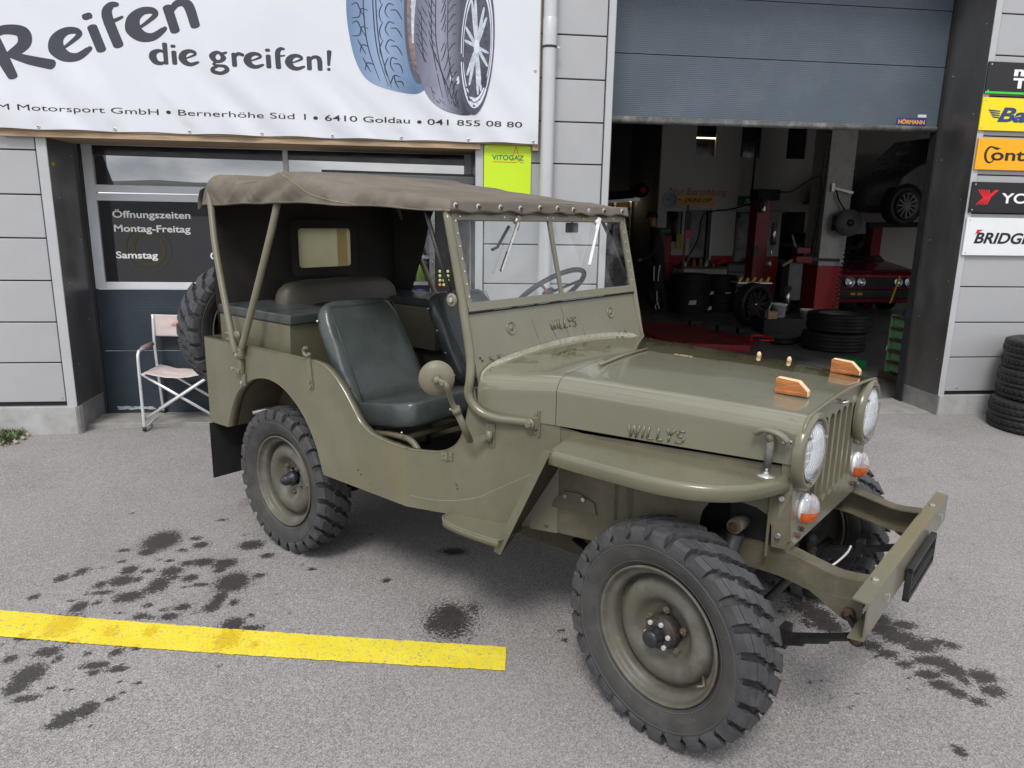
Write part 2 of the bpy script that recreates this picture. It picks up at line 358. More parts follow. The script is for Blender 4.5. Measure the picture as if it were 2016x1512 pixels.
def text_into(mb, s, mtx, height=None, width=None, bold=0, shear=0, extrude=0, bevel=0, align='LEFT', spacing=1):
    """flat or raised lettering; mtx maps text x right, y up, z out; height is the cap height, width fits the whole line"""
    c = bpy.data.curves.new('t', 'FONT'); c.body = s; c.size = 1; c.offset = bold; c.shear = shear; c.extrude = extrude; c.bevel_depth = bevel; c.resolution_u = 4; c.space_character = spacing; c.fill_mode = 'FRONT' if not extrude else 'BOTH'
    o = bpy.data.objects.new('t', c); COL.objects.link(o); dg = bpy.context.evaluated_depsgraph_get(); me = bpy.data.meshes.new_from_object(o.evaluated_get(dg))
    xs = [v.co.x for v in me.vertices]; x0, x1 = min(xs), max(xs); CAP = .69
    sy = (height / CAP) if height else 1; sx = (width / (x1 - x0)) if width else sy
    if not height: sy = sx
    ox = {'LEFT': -x0, 'CENTER': -(x0 + x1) / 2, 'RIGHT': -x1}[align]
    vs = [mtx @ Vector(((v.co.x + ox) * sx, v.co.y * sy, v.co.z)) for v in me.vertices]
    mb.add(vs, [tuple(p.vertices) for p in me.polygons]); bpy.data.objects.remove(o); bpy.data.curves.remove(c); bpy.data.meshes.remove(me)
    return mb
def XZ(x, y, z, rot=0):     # frame on the facade: text right = +X, up = +Z, out = -Y
    return Matrix.Translation((x, y, z)) @ Matrix.Rotation(-rot, 4, 'Y') @ Matrix.Rotation(PI / 2, 4, 'X')
# bonnet paint with a film of rainwater that ends in a ragged edge towards the windscreen
def hoodpaint():
    m = bpy.data.materials.new('wet_bonnet_paint'); m.use_nodes = True; nt = m.node_tree; N = nt.nodes; L = nt.links; b = N['Principled BSDF']; tc = N.new('ShaderNodeTexCoord'); P = tc.outputs['Object']
    def noise_(sc, det=6, st=(1, 1, 1), ro=.6):
        mp = N.new('ShaderNodeMapping'); mp.inputs['Scale'].default_value = st; L.new(P, mp.inputs[0]); n = N.new('ShaderNodeTexNoise'); n.inputs['Scale'].default_value = sc; n.inputs['Detail'].default_value = det; n.inputs['Roughness'].default_value = ro; L.new(mp.outputs[0], n.inputs[0]); return n.outputs[0]
    def mth(op, a, b2, c=None):
        q = N.new('ShaderNodeMath'); q.operation = op
        for i, v in enumerate((a, b2, c)):
            if v is None: continue
            if isinstance(v, (int, float)): q.inputs[i].default_value = v
            else: L.new(v, q.inputs[i])
        return q.outputs[0]
    sp = N.new('ShaderNodeSeparateXYZ'); L.new(P, sp.inputs[0]); X, Y, Z = sp.outputs
    # wet zone: a band along the windscreen that widens on the far side
    lim = mth('MULTIPLY_ADD', Y, .55, 1.47); lim = mth('MULTIPLY_ADD', mth('MAXIMUM', mth('SUBTRACT', Y, .03), 0.0), 5.0, lim); d = mth('SUBTRACT', lim, X); wob = mth('MULTIPLY_ADD', noise_(5.5, 5), .75, -.40); e = mth('ADD', d, wob); wet = N.new('ShaderNodeMapRange'); L.new(e, wet.inputs[0]); wet.inputs[1].default_value = -.006; wet.inputs[2].default_value = .006
    gate = N.new('ShaderNodeMapRange'); L.new(Z, gate.inputs[0]); gate.inputs[1].default_value = 1.035; gate.inputs[2].default_value = 1.05; wetm = mth('MULTIPLY', wet.outputs[0], gate.outputs[0])
    dr = N.new('ShaderNodeMapRange'); L.new(noise_(15, 3, (.8, 2.6, 1)), dr.inputs[0]); dr.inputs[1].default_value = .685; dr.inputs[2].default_value = .70; drm = mth('MULTIPLY', dr.outputs[0], gate.outputs[0]); wetm = mth('MAXIMUM', wetm, drm)
    r = N.new('ShaderNodeValToRGB'); L.new(noise_(2.5, 8), r.inputs[0]); r.color_ramp.elements[0].position = .3; r.color_ramp.elements[1].position = .72
    r.color_ramp.elements[0].color = (OL[0] * 1.10, OL[1] * 1.12, OL[2] * 1.18, 1); r.color_ramp.elements[1].color = (OL[0] * 1.28, OL[1] * 1.32, OL[2] * 1.42, 1)
    mx = N.new('ShaderNodeMix'); mx.data_type = 'RGBA'; L.new(wetm, mx.inputs[0]); L.new(r.outputs[0], mx.inputs[6]); mx.inputs[7].default_value = (.092, .084, .046, 1); L.new(mx.outputs[2], b.inputs['Base Color'])
    r2 = N.new('ShaderNodeMapRange'); L.new(noise_(3, 8, ro=.7), r2.inputs[0]); r2.inputs[1].default_value = .3; r2.inputs[2].default_value = .7; r2.inputs[3].default_value = .12; r2.inputs[4].default_value = .24; mm = N.new('ShaderNodeMix'); L.new(wetm, mm.inputs[0]); L.new(r2.outputs[0], mm.inputs[2]); mm.inputs[3].default_value = .05; L.new(mm.outputs[0], b.inputs['Roughness'])
    b.inputs['Coat Weight'].default_value = .7; b.inputs['Coat Roughness'].default_value = .05
    bp = N.new('ShaderNodeBump'); bp.inputs['Strength'].default_value = .05; bp.inputs['Distance'].default_value = .01; L.new(noise_(9, 2), bp.inputs['Height']); L.new(bp.outputs[0], b.inputs['Normal'])
    return m
M['hoodpaint'] = hoodpaint()
M['amber'] = mat('amber_lens_plastic', (.52, .095, .012), .15, var=.1, coat=.6)
M['headrefl'] = mat('silvered_reflector', (.95, .97, 1), .5, .55, var=.02)
M['latchrub'] = mat('grey_latch_rubber', (.12, .115, .105), .7, var=.2, vs=40)
M['springsteel'] = mat('greasy_spring_steel', (.022, .021, .021), .5, .3, var=.4, vs=25, bump=.15, bs=90)
M['framepaint'] = mat('chassis_paint', (.11, .098, .066), .5, var=.22, vs=9, bump=.12, bs=70, dirt=((.05, .042, .035), .6, 8))
M['rimpaint'] = mat('dusty_rim_paint', (.092, .085, .066), .5, var=.12, vs=14, bump=.03, bs=140, dirt=((.19, .183, .168), .65, 9))
M['rustolive'] = mat('olive_rusty_nut', (.10, .08, .055), .6, var=.4, vs=60)
M['hubrust'] = mat('hub_rusty_black', (.045, .03, .025), .6, var=.5, vs=60, bump=.1)
M['hubblack'] = mat('scuffed_hub_cap', (.035, .037, .042), .38, .4, var=.4, vs=50)
M['rubber_letter'] = mat('raised_rubber_letters', (.06, .06, .064), .55, var=.1)
M['boltpaint'] = mat('pale_bolt_head', (.5, .49, .45), .5, .2, var=.2, vs=60)
M['rubber_letter'] = mat('raised_rubber_edges', (.075, .074, .073), .55, var=.1)
M['rubber_dusty'] = mat('dusty_sidewall_rubber', (.046, .045, .043), .72, var=.2, vs=16, bump=.08, bs=240, dirt=((.10, .095, .09), .4, 8))
M['rubber'] = mat('tyre_tread_rubber', (.047, .048, .052), .6, var=.2, vs=22, bump=.12, bs=300, rv=.12, dirt=((.13, .125, .12), .35, 11))
M['wet_olive'] = mat('wet_olive_paint', (.098, .09, .052), .15, var=.05, coat=.6)
M['scratch'] = mat('pale_scratch', (.34, .33, .27), .5)
M['mud_shade_brown'] = mat('mud_and_shade_paint', (.048, .039, .028), .75, var=.35, vs=18, bump=.2, bs=70)  # mud on the aprons, painted shade on the plates beside the frame
M['hubrust'] = mat('hub_dark_iron', (.036, .029, .026), .6, var=.5, vs=60, bump=.1)
# ================================================================ ground
def vcol_ground():
    blobs = []                                     # (x, y, rx, ry, weight) damp and oily marks read off the asphalt
    G = STAINS
    return G
def gz(x, y): # the yard falls a few centimetres across the front of the building, level where the car stands
    t = max(0, min(1, (y + 1.1) / 1.0)); return t * lerp(-.012, .03, max(0, min(1, (x + 2.4) / 7)))
STAINS = [(-1.122,-2.005,0.084,0.114,1),(-1.145,-2.123,0.044,0.046,0.9),(-1.264,-2.099,0.038,0.022,0.7),(-0.962,-1.987,0.033,0.027,0.8),(-0.667,-2.089,0.058,0.053,0.95),(-0.727,-1.965,0.033,0.016,0.5),(-0.565,-2.215,0.038,0.029,0.8),(-0.891,-1.759,0.035,0.026,0.6),(-0.913,-2.068,0.038,0.041,0.85),(-0.985,-2.122,0.032,0.022,0.7),(-1.229,-2.223,0.024,0.018,0.8),(-1.16,-2.314,0.036,0.043,0.95),(-1.074,-2.329,0.03,0.023,0.8),(-1.369,-2.309,0.03,0.043,0.8),(-1.431,-2.367,0.029,0.039,0.9),(-1.381,-2.346,0.017,0.021,0.7),(-1.302,-2.276,0.018,0.014,0.6),(-1.156,-2.416,0.052,0.048,0.95),(-1.091,-2.409,0.023,0.027,0.8),(-1.234,-2.445,0.029,0.04,0.8),(-1.193,-2.519,0.05,0.02,0.8),(-1.255,-2.525,0.022,0.013,0.7),(-0.964,-2.344,0.048,0.049,0.9),(-0.981,-2.467,0.046,0.077,0.9),(-1.01,-2.512,0.034,0.025,0.8),(-1.068,-2.565,0.061,0.044,0.95),(-1.108,-2.599,0.016,0.019,0.8),(-0.861,-2.416,0.035,0.034,0.9),(-0.934,-2.403,0.029,0.019,0.8),(-0.847,-2.261,0.055,0.042,0.95),(-0.745,-2.283,0.055,0.05,0.95),(-0.918,-2.263,0.036,0.029,0.85),(-1.011,-2.233,0.024,0.018,0.8),(-1.062,-2.223,0.018,0.012,0.6),(-0.752,-2.349,0.03,0.033,0.85),(-0.664,-2.471,0.07,0.088,1),(-0.797,-2.483,0.041,0.019,0.8),(-0.858,-2.502,0.022,0.012,0.7),(-0.685,-2.61,0.028,0.069,0.95),(-0.697,-2.685,0.033,0.041,0.95),(-0.614,-2.654,0.019,0.03,0.9),(-0.817,-2.675,0.038,0.029,0.85),(-0.886,-2.69,0.027,0.016,0.7),(-0.964,-2.647,0.022,0.023,0.8),(-1.18,-2.606,0.017,0.024,0.8),(-1.24,-2.637,0.033,0.048,0.9),(-1.297,-2.578,0.022,0.012,0.7),(-1.467,-2.534,0.022,0.028,0.85),(-1.059,-2.699,0.021,0.014,0.7),(-0.964,-2.735,0.032,0.027,0.85),(-0.847,-2.745,0.042,0.028,0.85),(-0.918,-2.749,0.021,0.016,0.7),(-0.577,-2.83,0.042,0.05,0.95),(-0.497,-2.866,0.047,0.023,0.9),(-0.519,-2.765,0.016,0.016,0.8),(-0.75,-2.723,0.016,0.011,0.7),(-1.238,-2.78,0.056,0.086,0.9),(-1.033,-2.846,0.03,0.042,0.8),(-0.88,-2.86,0.031,0.041,0.8),(-0.569,-2.944,0.046,0.066,1),(-0.455,-2.991,0.02,0.024,0.8),(-1.104,-2.84,0.015,0.016,0.6),(-1.302,-2.704,0.021,0.016,0.7),(-0.56,-2.417,0.03,0.026,0.8),(-0.33,-2.377,0.021,0.016,0.9),(-0.386,-2.327,0.013,0.011,0.7),(0.018,-2.515,0.018,0.018,1),(-0.226,-2.653,0.008,0.009,0.8),(-0.449,-2.603,0.011,0.01,0.6),(0.334,-2.247,0.059,0.038,0.95),(0.315,-2.231,0.079,0.043,0.55),(-0.088,-2.011,0.021,0.023,0.5),(0.292,-2.879,0.103,0.144,0.78),(0.293,-2.848,0.06,0.1,0.95),(0.227,-2.903,0.048,0.077,0.7),(0.396,-2.794,0.044,0.073,0.55),(-1.349,-2.854,0.035,0.025,0.85),(-1.263,-2.853,0.035,0.017,0.8),(-1.146,-2.9,0.03,0.021,0.7),(-1.211,-2.965,0.048,0.038,0.85),(-1.153,-3.012,0.019,0.029,0.8),(-1.327,-2.999,0.022,0.029,0.85),(-0.959,-2.988,0.024,0.029,0.9),(-1.062,-2.987,0.019,0.017,0.8),(-0.896,-2.968,0.02,0.017,0.8),(-1.208,-3.104,0.05,0.061,1),(-1.215,-3.178,0.041,0.034,0.95),(-1.222,-3.214,0.017,0.015,0.8),(-1.001,-3.068,0.052,0.023,0.9),(-0.99,-3.116,0.028,0.016,0.85),(-0.913,-3.097,0.038,0.022,0.9),(-0.961,-3.055,0.019,0.013,0.7),(-0.556,-3.116,0.013,0.01,0.9),(-0.722,-3.137,0.009,0.008,0.5),(-0.873,-3.176,0.009,0.009,0.8),(-0.811,-3.19,0.018,0.012,0.8),(-1.094,-3.19,0.018,0.011,0.8),(-1.029,-3.211,0.014,0.008,0.8),(-0.867,-3.272,0.018,0.015,0.9),(-1.157,-3.244,0.04,0.021,0.9),(-1.113,-3.231,0.027,0.009,0.7),(-0.923,-3.318,0.03,0.038,1),(-0.971,-3.36,0.038,0.044,1),(-0.995,-3.396,0.029,0.014,0.9),(-0.841,-3.239,0.013,0.009,0.7),(-0.873,-3.402,0.009,0.008,0.7),(-1.401,-2.9,0.01,0.01,0.7),(-1.399,-1.628,0.014,0.016,0.7),(-0.367,-2.757,0.011,0.011,0.6),(1.81,-2.904,0.081,0.073,0.75),(1.837,-2.974,0.071,0.071,0.9),(1.837,-3.054,0.061,0.06,0.95),(1.809,-2.851,0.055,0.038,0.7),(1.69,-2.936,0.018,0.013,0.8),(1.76,-3.032,0.025,0.05,0.7),(2.082,-3.029,0.053,0.054,0.9),(2.051,-3.105,0.068,0.043,0.95),(2.156,-3.083,0.061,0.036,0.8),(2.08,-3.168,0.072,0.05,0.95),(2.125,-3.231,0.066,0.048,0.95),(1.928,-3.212,0.049,0.04,0.8),(1.959,-3.271,0.044,0.031,0.85),(1.98,-3.34,0.036,0.022,0.85),(2.211,-3.21,0.042,0.025,0.8),(2.249,-3.242,0.037,0.025,0.8),(2.085,-3.324,0.063,0.03,0.85),(2.131,-3.341,0.048,0.039,0.95),(2.142,-3.394,0.046,0.045,0.95),(2.031,-3.409,0.054,0.029,0.9),(2.035,-3.471,0.045,0.028,0.95),(2.061,-3.52,0.034,0.027,0.95),(2.135,-3.456,0.023,0.029,0.8),(2.222,-3.44,0.054,0.043,0.9),(2.196,-3.522,0.045,0.034,0.9),(2.101,-3.57,0.03,0.026,0.8),(1.942,-3.419,0.019,0.009,0.6),(1.899,-3.482,0.015,0.009,0.7),(1.9,-3.434,0.008,0.008,0.5),(1.898,-3.286,0.012,0.01,0.8),(1.57,-3.412,0.015,0.012,0.7),(1.619,-3.407,0.01,0.008,0.7),(1.583,-3.449,0.009,0.008,0.6),(1.702,-3.488,0.01,0.009,0.7),(1.599,-3.499,0.019,0.008,0.6),(1.633,-3.56,0.015,0.01,0.7),(1.739,-3.546,0.011,0.009,0.7),(1.777,-3.62,0.008,0.008,0.6),(1.861,-3.79,0.02,0.026,0.9),(0.735,-2.997,0.012,0.014,0.9),(0.737,-3.065,0.014,0.015,0.9),(0.8,-3.08,0.012,0.029,0.8),(0.803,-2.945,0.009,0.009,0.7),(2.632,-2.724,0.02,0.012,0.5)]
def stain_at(x, y):
    f = 0
    for a, b, rx, ry, wt in STAINS:
        dx = (x - a) / rx; dy = (y - b) / ry; d = dx * dx + dy * dy
        if d < 6: f = max(f, wt * math.exp(-d * .72))
    return f
def asphalt(name, line=False):
    m = bpy.data.materials.new(name); m.use_nodes = True; nt = m.node_tree; N = nt.nodes; L = nt.links; b = N['Principled BSDF']
    tc = N.new('ShaderNodeTexCoord'); P = tc.outputs['Object']
    def noise(sc, det=4, ro=.6):
        n = N.new('ShaderNodeTexNoise'); n.inputs['Scale'].default_value = sc; n.inputs['Detail'].default_value = det; n.inputs['Roughness'].default_value = ro; L.new(P, n.inputs[0]); return n.outputs[0]
    def ramp(src, a, b2, c0, c1):
        r = N.new('ShaderNodeValToRGB'); r.color_ramp.elements[0].position = a; r.color_ramp.elements[1].position = b2
        r.color_ramp.elements[0].color = (*c0, 1); r.color_ramp.elements[1].color = (*c1, 1); L.new(src, r.inputs[0]); return r.outputs[0]
    def mixc(f, a, b2, mode='MIX'):
        x = N.new('ShaderNodeMix'); x.data_type = 'RGBA'; x.blend_type = mode
        if hasattr(f, 'is_linked') : L.new(f, x.inputs[0])
        else: x.inputs[0].default_value = f
        for i, q in ((6, a), (7, b2)):
            if isinstance(q, tuple): x.inputs[i].default_value = (*q, 1)
            else: L.new(q, x.inputs[i])
        return x.outputs[2]
    v = N.new('ShaderNodeTexVoronoi'); v.inputs['Scale'].default_value = 215; L.new(P, v.inputs[0])
    v2 = N.new('ShaderNodeTexVoronoi'); v2.inputs['Scale'].default_value = 75; L.new(P, v2.inputs[0])
    base = ramp(noise(1.1, 8, .65), .3, .72, (.248, .232, .228), (.338, .318, .312))
    stone = ramp(v.outputs['Color'], .12, .93, (.55, .55, .55), (1.42, 1.41, 1.4))
    c = mixc(1.0, base, stone, 'MULTIPLY')
    chips = ramp(v2.outputs['Color'], .85, .89, (0, 0, 0), (1, 1, 1))           # pale stones showing in the surface
    dd = ramp(v2.outputs['Distance'], .17, .26, (1, 1, 1), (0, 0, 0))
    c = mixc(mixc(1.0, chips, dd, 'MULTIPLY'), c, (.55, .54, .53))
    c = mixc(ramp(noise(46, 7, .75), .57, .68, (0, 0, 0), (.5,) * 3), c, (.12, .113, .11))
    c = mixc(ramp(noise(.55, 6), .42, .72, (0, 0, 0), (.45,) * 3), c, (.225, .21, .205))
    c = mixc(ramp(noise(2.6, 9, .75), .56, .70, (0, 0, 0), (.35,) * 3), c, (.17, .155, .148))
    rough = .9
    if line:
        wear = ramp(noise(70, 8, .75), .565, .61, (0, 0, 0), (.85,) * 3); w2 = ramp(v.outputs['Color'], .1, .3, (.18,) * 3, (0, 0, 0))
        wear = mixc(1.0, wear, w2, 'ADD')
        paint = ramp(noise(6, 8), .3, .7, (.70, .56, .012), (.80, .67, .05))
        wet_paint = (.66, .47, .0)
    at = N.new('ShaderNodeAttribute'); at.attribute_name = 'wet'
    n1 = noise(70, 9, .8); ma = N.new('ShaderNodeMath'); ma.operation = 'MULTIPLY_ADD'; L.new(n1, ma.inputs[0]); ma.inputs[1].default_value = 2.7; L.new(at.outputs['Fac'], ma.inputs[2])
    wet = ramp(ma.outputs[0], .0, 1, (0, 0, 0), (1, 1, 1)); mr = N.new('ShaderNodeMapRange'); L.new(ma.outputs[0], mr.inputs[0]); mr.inputs[1].default_value = 1.68; mr.inputs[2].default_value = 1.86; wet = mr.outputs[0]
    v3 = N.new('ShaderNodeTexVoronoi'); v3.inputs['Scale'].default_value = 62; L.new(P, v3.inputs[0])     # single droplets round the edge of each splash
    drop = mixc(1.0, ramp(v3.outputs['Distance'], .20, .32, (1, 1, 1), (0, 0, 0)), ramp(v3.outputs['Color'], .58, .64, (0, 0, 0), (1, 1, 1)), 'MULTIPLY')
    drop = mixc(1.0, drop, ramp(at.outputs['Fac'], .06, .22, (0, 0, 0), (1, 1, 1)), 'MULTIPLY')
    wet = mixc(1.0, wet, drop, 'LIGHTEN')
    if line:
        paint = mixc(wet, paint, wet_paint); c = mixc(wear, paint, c)
    else: c = mixc(wet, c, mixc(1.0, c, (.16, .147, .142), 'MULTIPLY'))
    L.new(c, b.inputs['Base Color'])
    mr2 = N.new('ShaderNodeMapRange'); L.new(wet, mr2.inputs[0]); mr2.inputs[3].default_value = rough; mr2.inputs[4].default_value = .55; L.new(mr2.outputs[0], b.inputs['Roughness'])
    bp = N.new('ShaderNodeBump'); bp.inputs['Strength'].default_value = .35 if line else .6; bp.inputs['Distance'].default_value = .004
    L.new(v.outputs['Distance'], bp.inputs['Height']); L.new(bp.outputs[0], b.inputs['Normal'])
    return m
M['asphalt'] = asphalt('asphalt'); M['linepaint'] = asphalt('yellow_road_paint', True)
def wet_attr(o):
    me = o.data; a = me.attributes.new('wet', 'FLOAT', 'POINT')
    import numpy as np
    co = np.empty(len(me.vertices) * 3); me.vertices.foreach_get('co', co); X, Y = co[0::3], co[1::3]; f = np.zeros(len(X))
    for a_, b_, rx, ry, wt in STAINS: f = np.maximum(f, wt * np.exp(-.72 * (((X - a_) / (rx * .98)) ** 2 + ((Y - b_) / (ry * .98)) ** 2)))
    a.data.foreach_set('value', f)
xs = [-900, -300, -100, -40, -20, -12, -8, -6, -4.5, -3.6, -3, -2.6, -2.2, -1.9] + [-1.7 + .0165 * i for i in range(285)] + [3.1, 3.6, 4, 4.5, 5.2, 6, 8, 12, 20, 40, 100, 300, 900]
ys = [-900, -300, -100, -40, -20, -12, -8, -6, -5, -4.4] + [-3.95 + .0165 * i for i in range(145)] + [-1.5 + .12 * i for i in range(14)] + [.3, .47]
g = MB(); ny = len(ys)
g.add([(x, y, gz(x, y) if abs(x) < 20 else 0) for x in xs for y in ys], [(i * ny + j, (i + 1) * ny + j, (i + 1) * ny + j + 1, i * ny + j + 1) for i in range(len(xs) - 1) for j in range(ny - 1)], True)
o = struct(g.build('asphalt_yard', 'asphalt', fix=False)); wet_attr(o)
# yellow bay line
g = MB(); A0, A1, B0, B1 = Vector((-2.4, -2.415, 0)), Vector((-2.35, -2.615, 0)), Vector((.502, -3.094, 0)), Vector((.48, -3.244, 0))
def ln(u, v):
    p = A0.lerp(B0, u).lerp(A1.lerp(B1, u), v); bow = -.030 * math.sin(u * PI); e = (noise.noise(Vector((u * 60, v * 3, 0))) + noise.noise(Vector((u * 190, v * 5, 0)))) * .0045 * (abs(v - .5) * 2)
    return Vector((p.x, p.y + bow + e, .004))
g.grid(ln, 500, 10); o = struct(g.build('yellow_line', 'linepaint', fix=False)); wet_attr(o)
# concrete thresholds in front of the doors
g = MB(); g.box(-2.36, .66, .12, .47, -.1, .024)
struct(g.build('threshold', 'concrete', bevel=.004))
g = MB(); g.box(1.59, 4.55, .06, .56, -.1, .034); struct(g.build('threshold', 'concrete', bevel=.004))
# far side: wooded hills and low houses behind the photographer (only their reflection shows)
M['hill'] = mat('wooded_hill', (.085, .11, .10), .95, var=.5, vs=.02, dirt=((.16, .17, .15), .6, .012))
g = MB()
def hill(u, v):
    a = lerp(-PI * 1.05, PI * .05, u); d = 320 + v * 420
    h = .6 * (22 + 46 * max(0, noise.noise(Vector((u * 9, 0, 3.1))) + .25) + 14 * noise.noise(Vector((u * 34, 1.2, 0)))) * math.sin(min(1, v * 1.6) * PI / 2)
    return Vector((math.cos(a) * d, math.sin(a) * d, h - 3 if v > 0 else -3))
g.grid(hill, 160, 10); struct(g.build('hills', 'hill'))

# ================================================================ building shell
Z0, H = .2286, .29736
bld = thing('garage_building', 'grey metal clad garage building with a big roller gate and glazed door', 'building', (0, 0, 0))
def panels(x0, x1, z_lo, z_hi, k0, k1, gap=.0045):
    p = MB().box(x0, x1, .0, .03, gap, H - gap); me = None
    for k in range(k0, k1):
        z = Z0 + k * H
        if me is None:
            o = p.build('wall_panel', 'panel', bld, bevel=.004); me = o.data
        else:
            o = o.copy(); COL.objects.link(o)
        o.location = (0, 0, z)
panels(-5.6, -2.437, 0, 5, 0, 15); panels(.655, 1.535, 0, 5, 0, 15); panels(4.612, 6.8, 0, 5, 0, 15); panels(6.8, 11.0, 0, 5, 12, 15)  # last bay left open beyond the view, added to bring daylight inside
for x0, x1 in ((-5.6, -2.40), (.62, 1.56), (4.58, 6.8)): MB().box(x0, x1, .024, .05, .19, 4.9).build('panel_joint', 'joint', bld)
each([lambda g: g.box(-2.357, .6, .0, .4, 2.135, 4.9), lambda g: g.box(1.56, 4.6, .0, .4, 3.75, 4.9)], 'upper_wall', 'panel', bld)
each([lambda g: g.box(-9, -5.6, 0, .3, 0, 4.9), lambda g: g.box(11.0, 13, 0, .3, 0, 4.9)], 'side_bay', 'panel', bld)
g = MB(); g.box(-9, 13, -.15, 11, 4.9, 5.1); g.build('roof', 'trim', bld)
# trims at each opening
for x0, x1 in ((-2.425, -2.357), (.588, .645), (1.543, 1.594), (4.549, 4.603)):
    MB().box(x0, x1, -.012, .04, .185, 4.9).build('corner_trim', 'trim', bld, bevel=.003)
# steel reveals
def reveal(x, sgn, y1, zt):
    x2 = x - sgn * .012
    MB().box(min(x, x2), max(x, x2), -.010, y1, .20, zt).build('door_reveal', 'steelsheet', bld)
    MB().box(min(x + sgn * .003, x2), max(x + sgn * .003, x2), -.025, y1 + .02, -.03, .197).build('reveal_kick_plate', 'steelbase', bld)
reveal(-2.354, 1, .45, 4.9); reveal(.585, -1, .45, 2.2); reveal(1.597, 1, .45, 4.9); reveal(4.546, -1, .45, 4.9)
for x in (-2.349, 4.541): MB().bar((x, .43, .02), (x, .43, 4.9), .014, .02).build('edge_strip', 'galv', bld)
# paint-chip of yellow on the left reveal, screws
g = MB()
for i in range(9): g.hexb((4.545, .06 + .3 * (i % 2), .5 + i * .33), (-1, 0, 0), .006, .003)
for i in range(6): g.hexb((-2.353, .08 + .25 * (i % 2), .5 + i * .3), (1, 0, 0), .006, .003)
g.build('screw', 'zinc', bld)
g = MB(); g.poly([(-2.3515, .045 + .022 * math.cos(a) * (1 + .3 * math.sin(3 * a)), 1.925 + .014 * math.sin(a)) for a in [i * PI / 7 for i in range(14)]]); g.build('sticker', 'yellow', bld)
# plinth
for x0, x1 in ((-9, -2.345), (.6, 1.6), (4.552, 6.8)):
    MB().box(x0, x1, -.018 if x0 < 0 or x0 > 4 else -.005, .05, -.08, .197).build('plinth', 'plinth', bld, bevel=.004)
g = MB()
for i in range(4): g.hexb((-2.46 if i < 2 else 4.72 + .6 * (i - 2), -.001, .262), (0, -1, 0), .008, .004)
g.build('screw', 'zinc', bld)

# ---------------------------------------------------------------- glazed sectional door on the left
dr = thing('glazed_door', 'slate blue sectional door with opening hours written on its glass', 'door', (-2.34, .45, 0))
def D(x): return x + 2.34
def dbox(name, mt, x0, x1, y0, y1, z0, z1, bevel=.003, par=None): return MB().box(D(x0), D(x1), y0, y1, z0, z1).build(name, mt, par or dr, bevel=bevel)
for x0, x1, z0, z1 in ((-2.33, -2.258, 1.02, 2.2), (.53, .59, 0, 2.2), (-2.258, .53, 2.093, 2.13), (-2.258, .53, 1.752, 1.807), (-2.258, .53, 1.69, 1.745), (-2.258, -.62, 1.02, 1.075), (-.87, -.832, 1.807, 2.093), (-.87, -.832, 1.075, 1.69)):
    dbox('door_frame', 'doorframe', x0, x1, -.0, .05, z0, z1)
for x0, x1, z0, z1 in ((-2.258, -.87, 1.807, 2.093), (-.832, .53, 1.807, 2.093), (-2.258, -.87, 1.075, 1.69), (-.832, -.60, 1.075, 1.69)):
    dbox('pane', 'doorglass' if z0 < 1.5 else 'skyglass', x0, x1, .022, .03, z0, z1, 0)
def ribbed(name, x0, x1, z0, z1, y, mt, par, rib=.012, dep=.0022, ox=0):
    b = MB(); n = int((z1 - z0) / rib); pr = []
    for i in range(n):
        z = z0 + (z1 - z0) * i / n; h = (z1 - z0) / n; pr += [(z, y), (z + h * .5, y), (z + h * .62, y + dep), (z + h * .9, y + dep)]
    pr.append((z1, y)); k = len(pr)
    b.add([(x - ox, p[1], p[0]) for x in (x0, x1) for p in pr], [(i, i + 1, k + i + 1, k + i) for i in range(k - 1)])
    b.box(x0 - ox, x1 - ox, y + .006, y + .04, z0, z1); return b.build(name, mt, par, fix=False)
ribbed('door_panel', -2.33, .53, .535, 1.016, -.005, 'gatedark', dr, ox=-2.34); ribbed('door_panel', -2.33, .53, .03, .529, -.005, 'gatedark', dr, ox=-2.34)
dbox('rubber_seal', 'joint', -2.33, .53, -.01, .04, .0, .03); dbox('side_track', 'joint', -2.345, -2.331, -.03, .06, 0, 2.2); 
g = MB()
for s, x, z, h_, w_ in (('Öffnungszeiten', -2.161, 1.566, .05, .572), ('Montag-Freitag', -2.158, 1.461, .05, .562), ('Samstag', -2.163, 1.258, .05, .308), ('08.00', -1.462, 1.258, .05, .2)):
    text_into(g, s, XZ(D(x), .018, z), height=h_, width=w_, bold=.02)
g.build('lettering', 'white', dr)
for x0, x1 in ((-2.258, -.87), (-.832, .53)): MB().add([(D(x0), .0185, 2.093), (D(x1), .0185, 2.093), (D(x1), .0185, 2.012), (D(x0), .0185, 2.022)], [(0, 1, 2, 3)]).build('painted_reflection', 'glass_dark', dr)  # dark reflection of the banner's back edge, painted as a band on the glass
for pts in ([(-2.25, 1.805), (-2.13, 1.805), (-2.19, 2.02), (-2.25, 2.02)],): MB().add([(D(x), .0187, z) for x, z in pts], [(0, 1, 2, 3)]).build('painted_reflection', 'glass_dark', dr)  # dark wedge painted on the pane as part of the reflection
g = MB()    # faint yellow emblem and figures further back on the glass
g.lathe([(.10, 0), (.13, 0)], (D(-1.92), .019, 1.33), (0, -1, 0), n=40, smooth=False); g.lathe([(.16, 0), (.17, 0)], (D(-1.92), .019, 1.33), (0, -1, 0), n=40, smooth=False)
M['faded_yellow'] = mat('faded_yellow_print', (.045, .038, .014), .5); g.build('emblem', 'faded_yellow', dr)
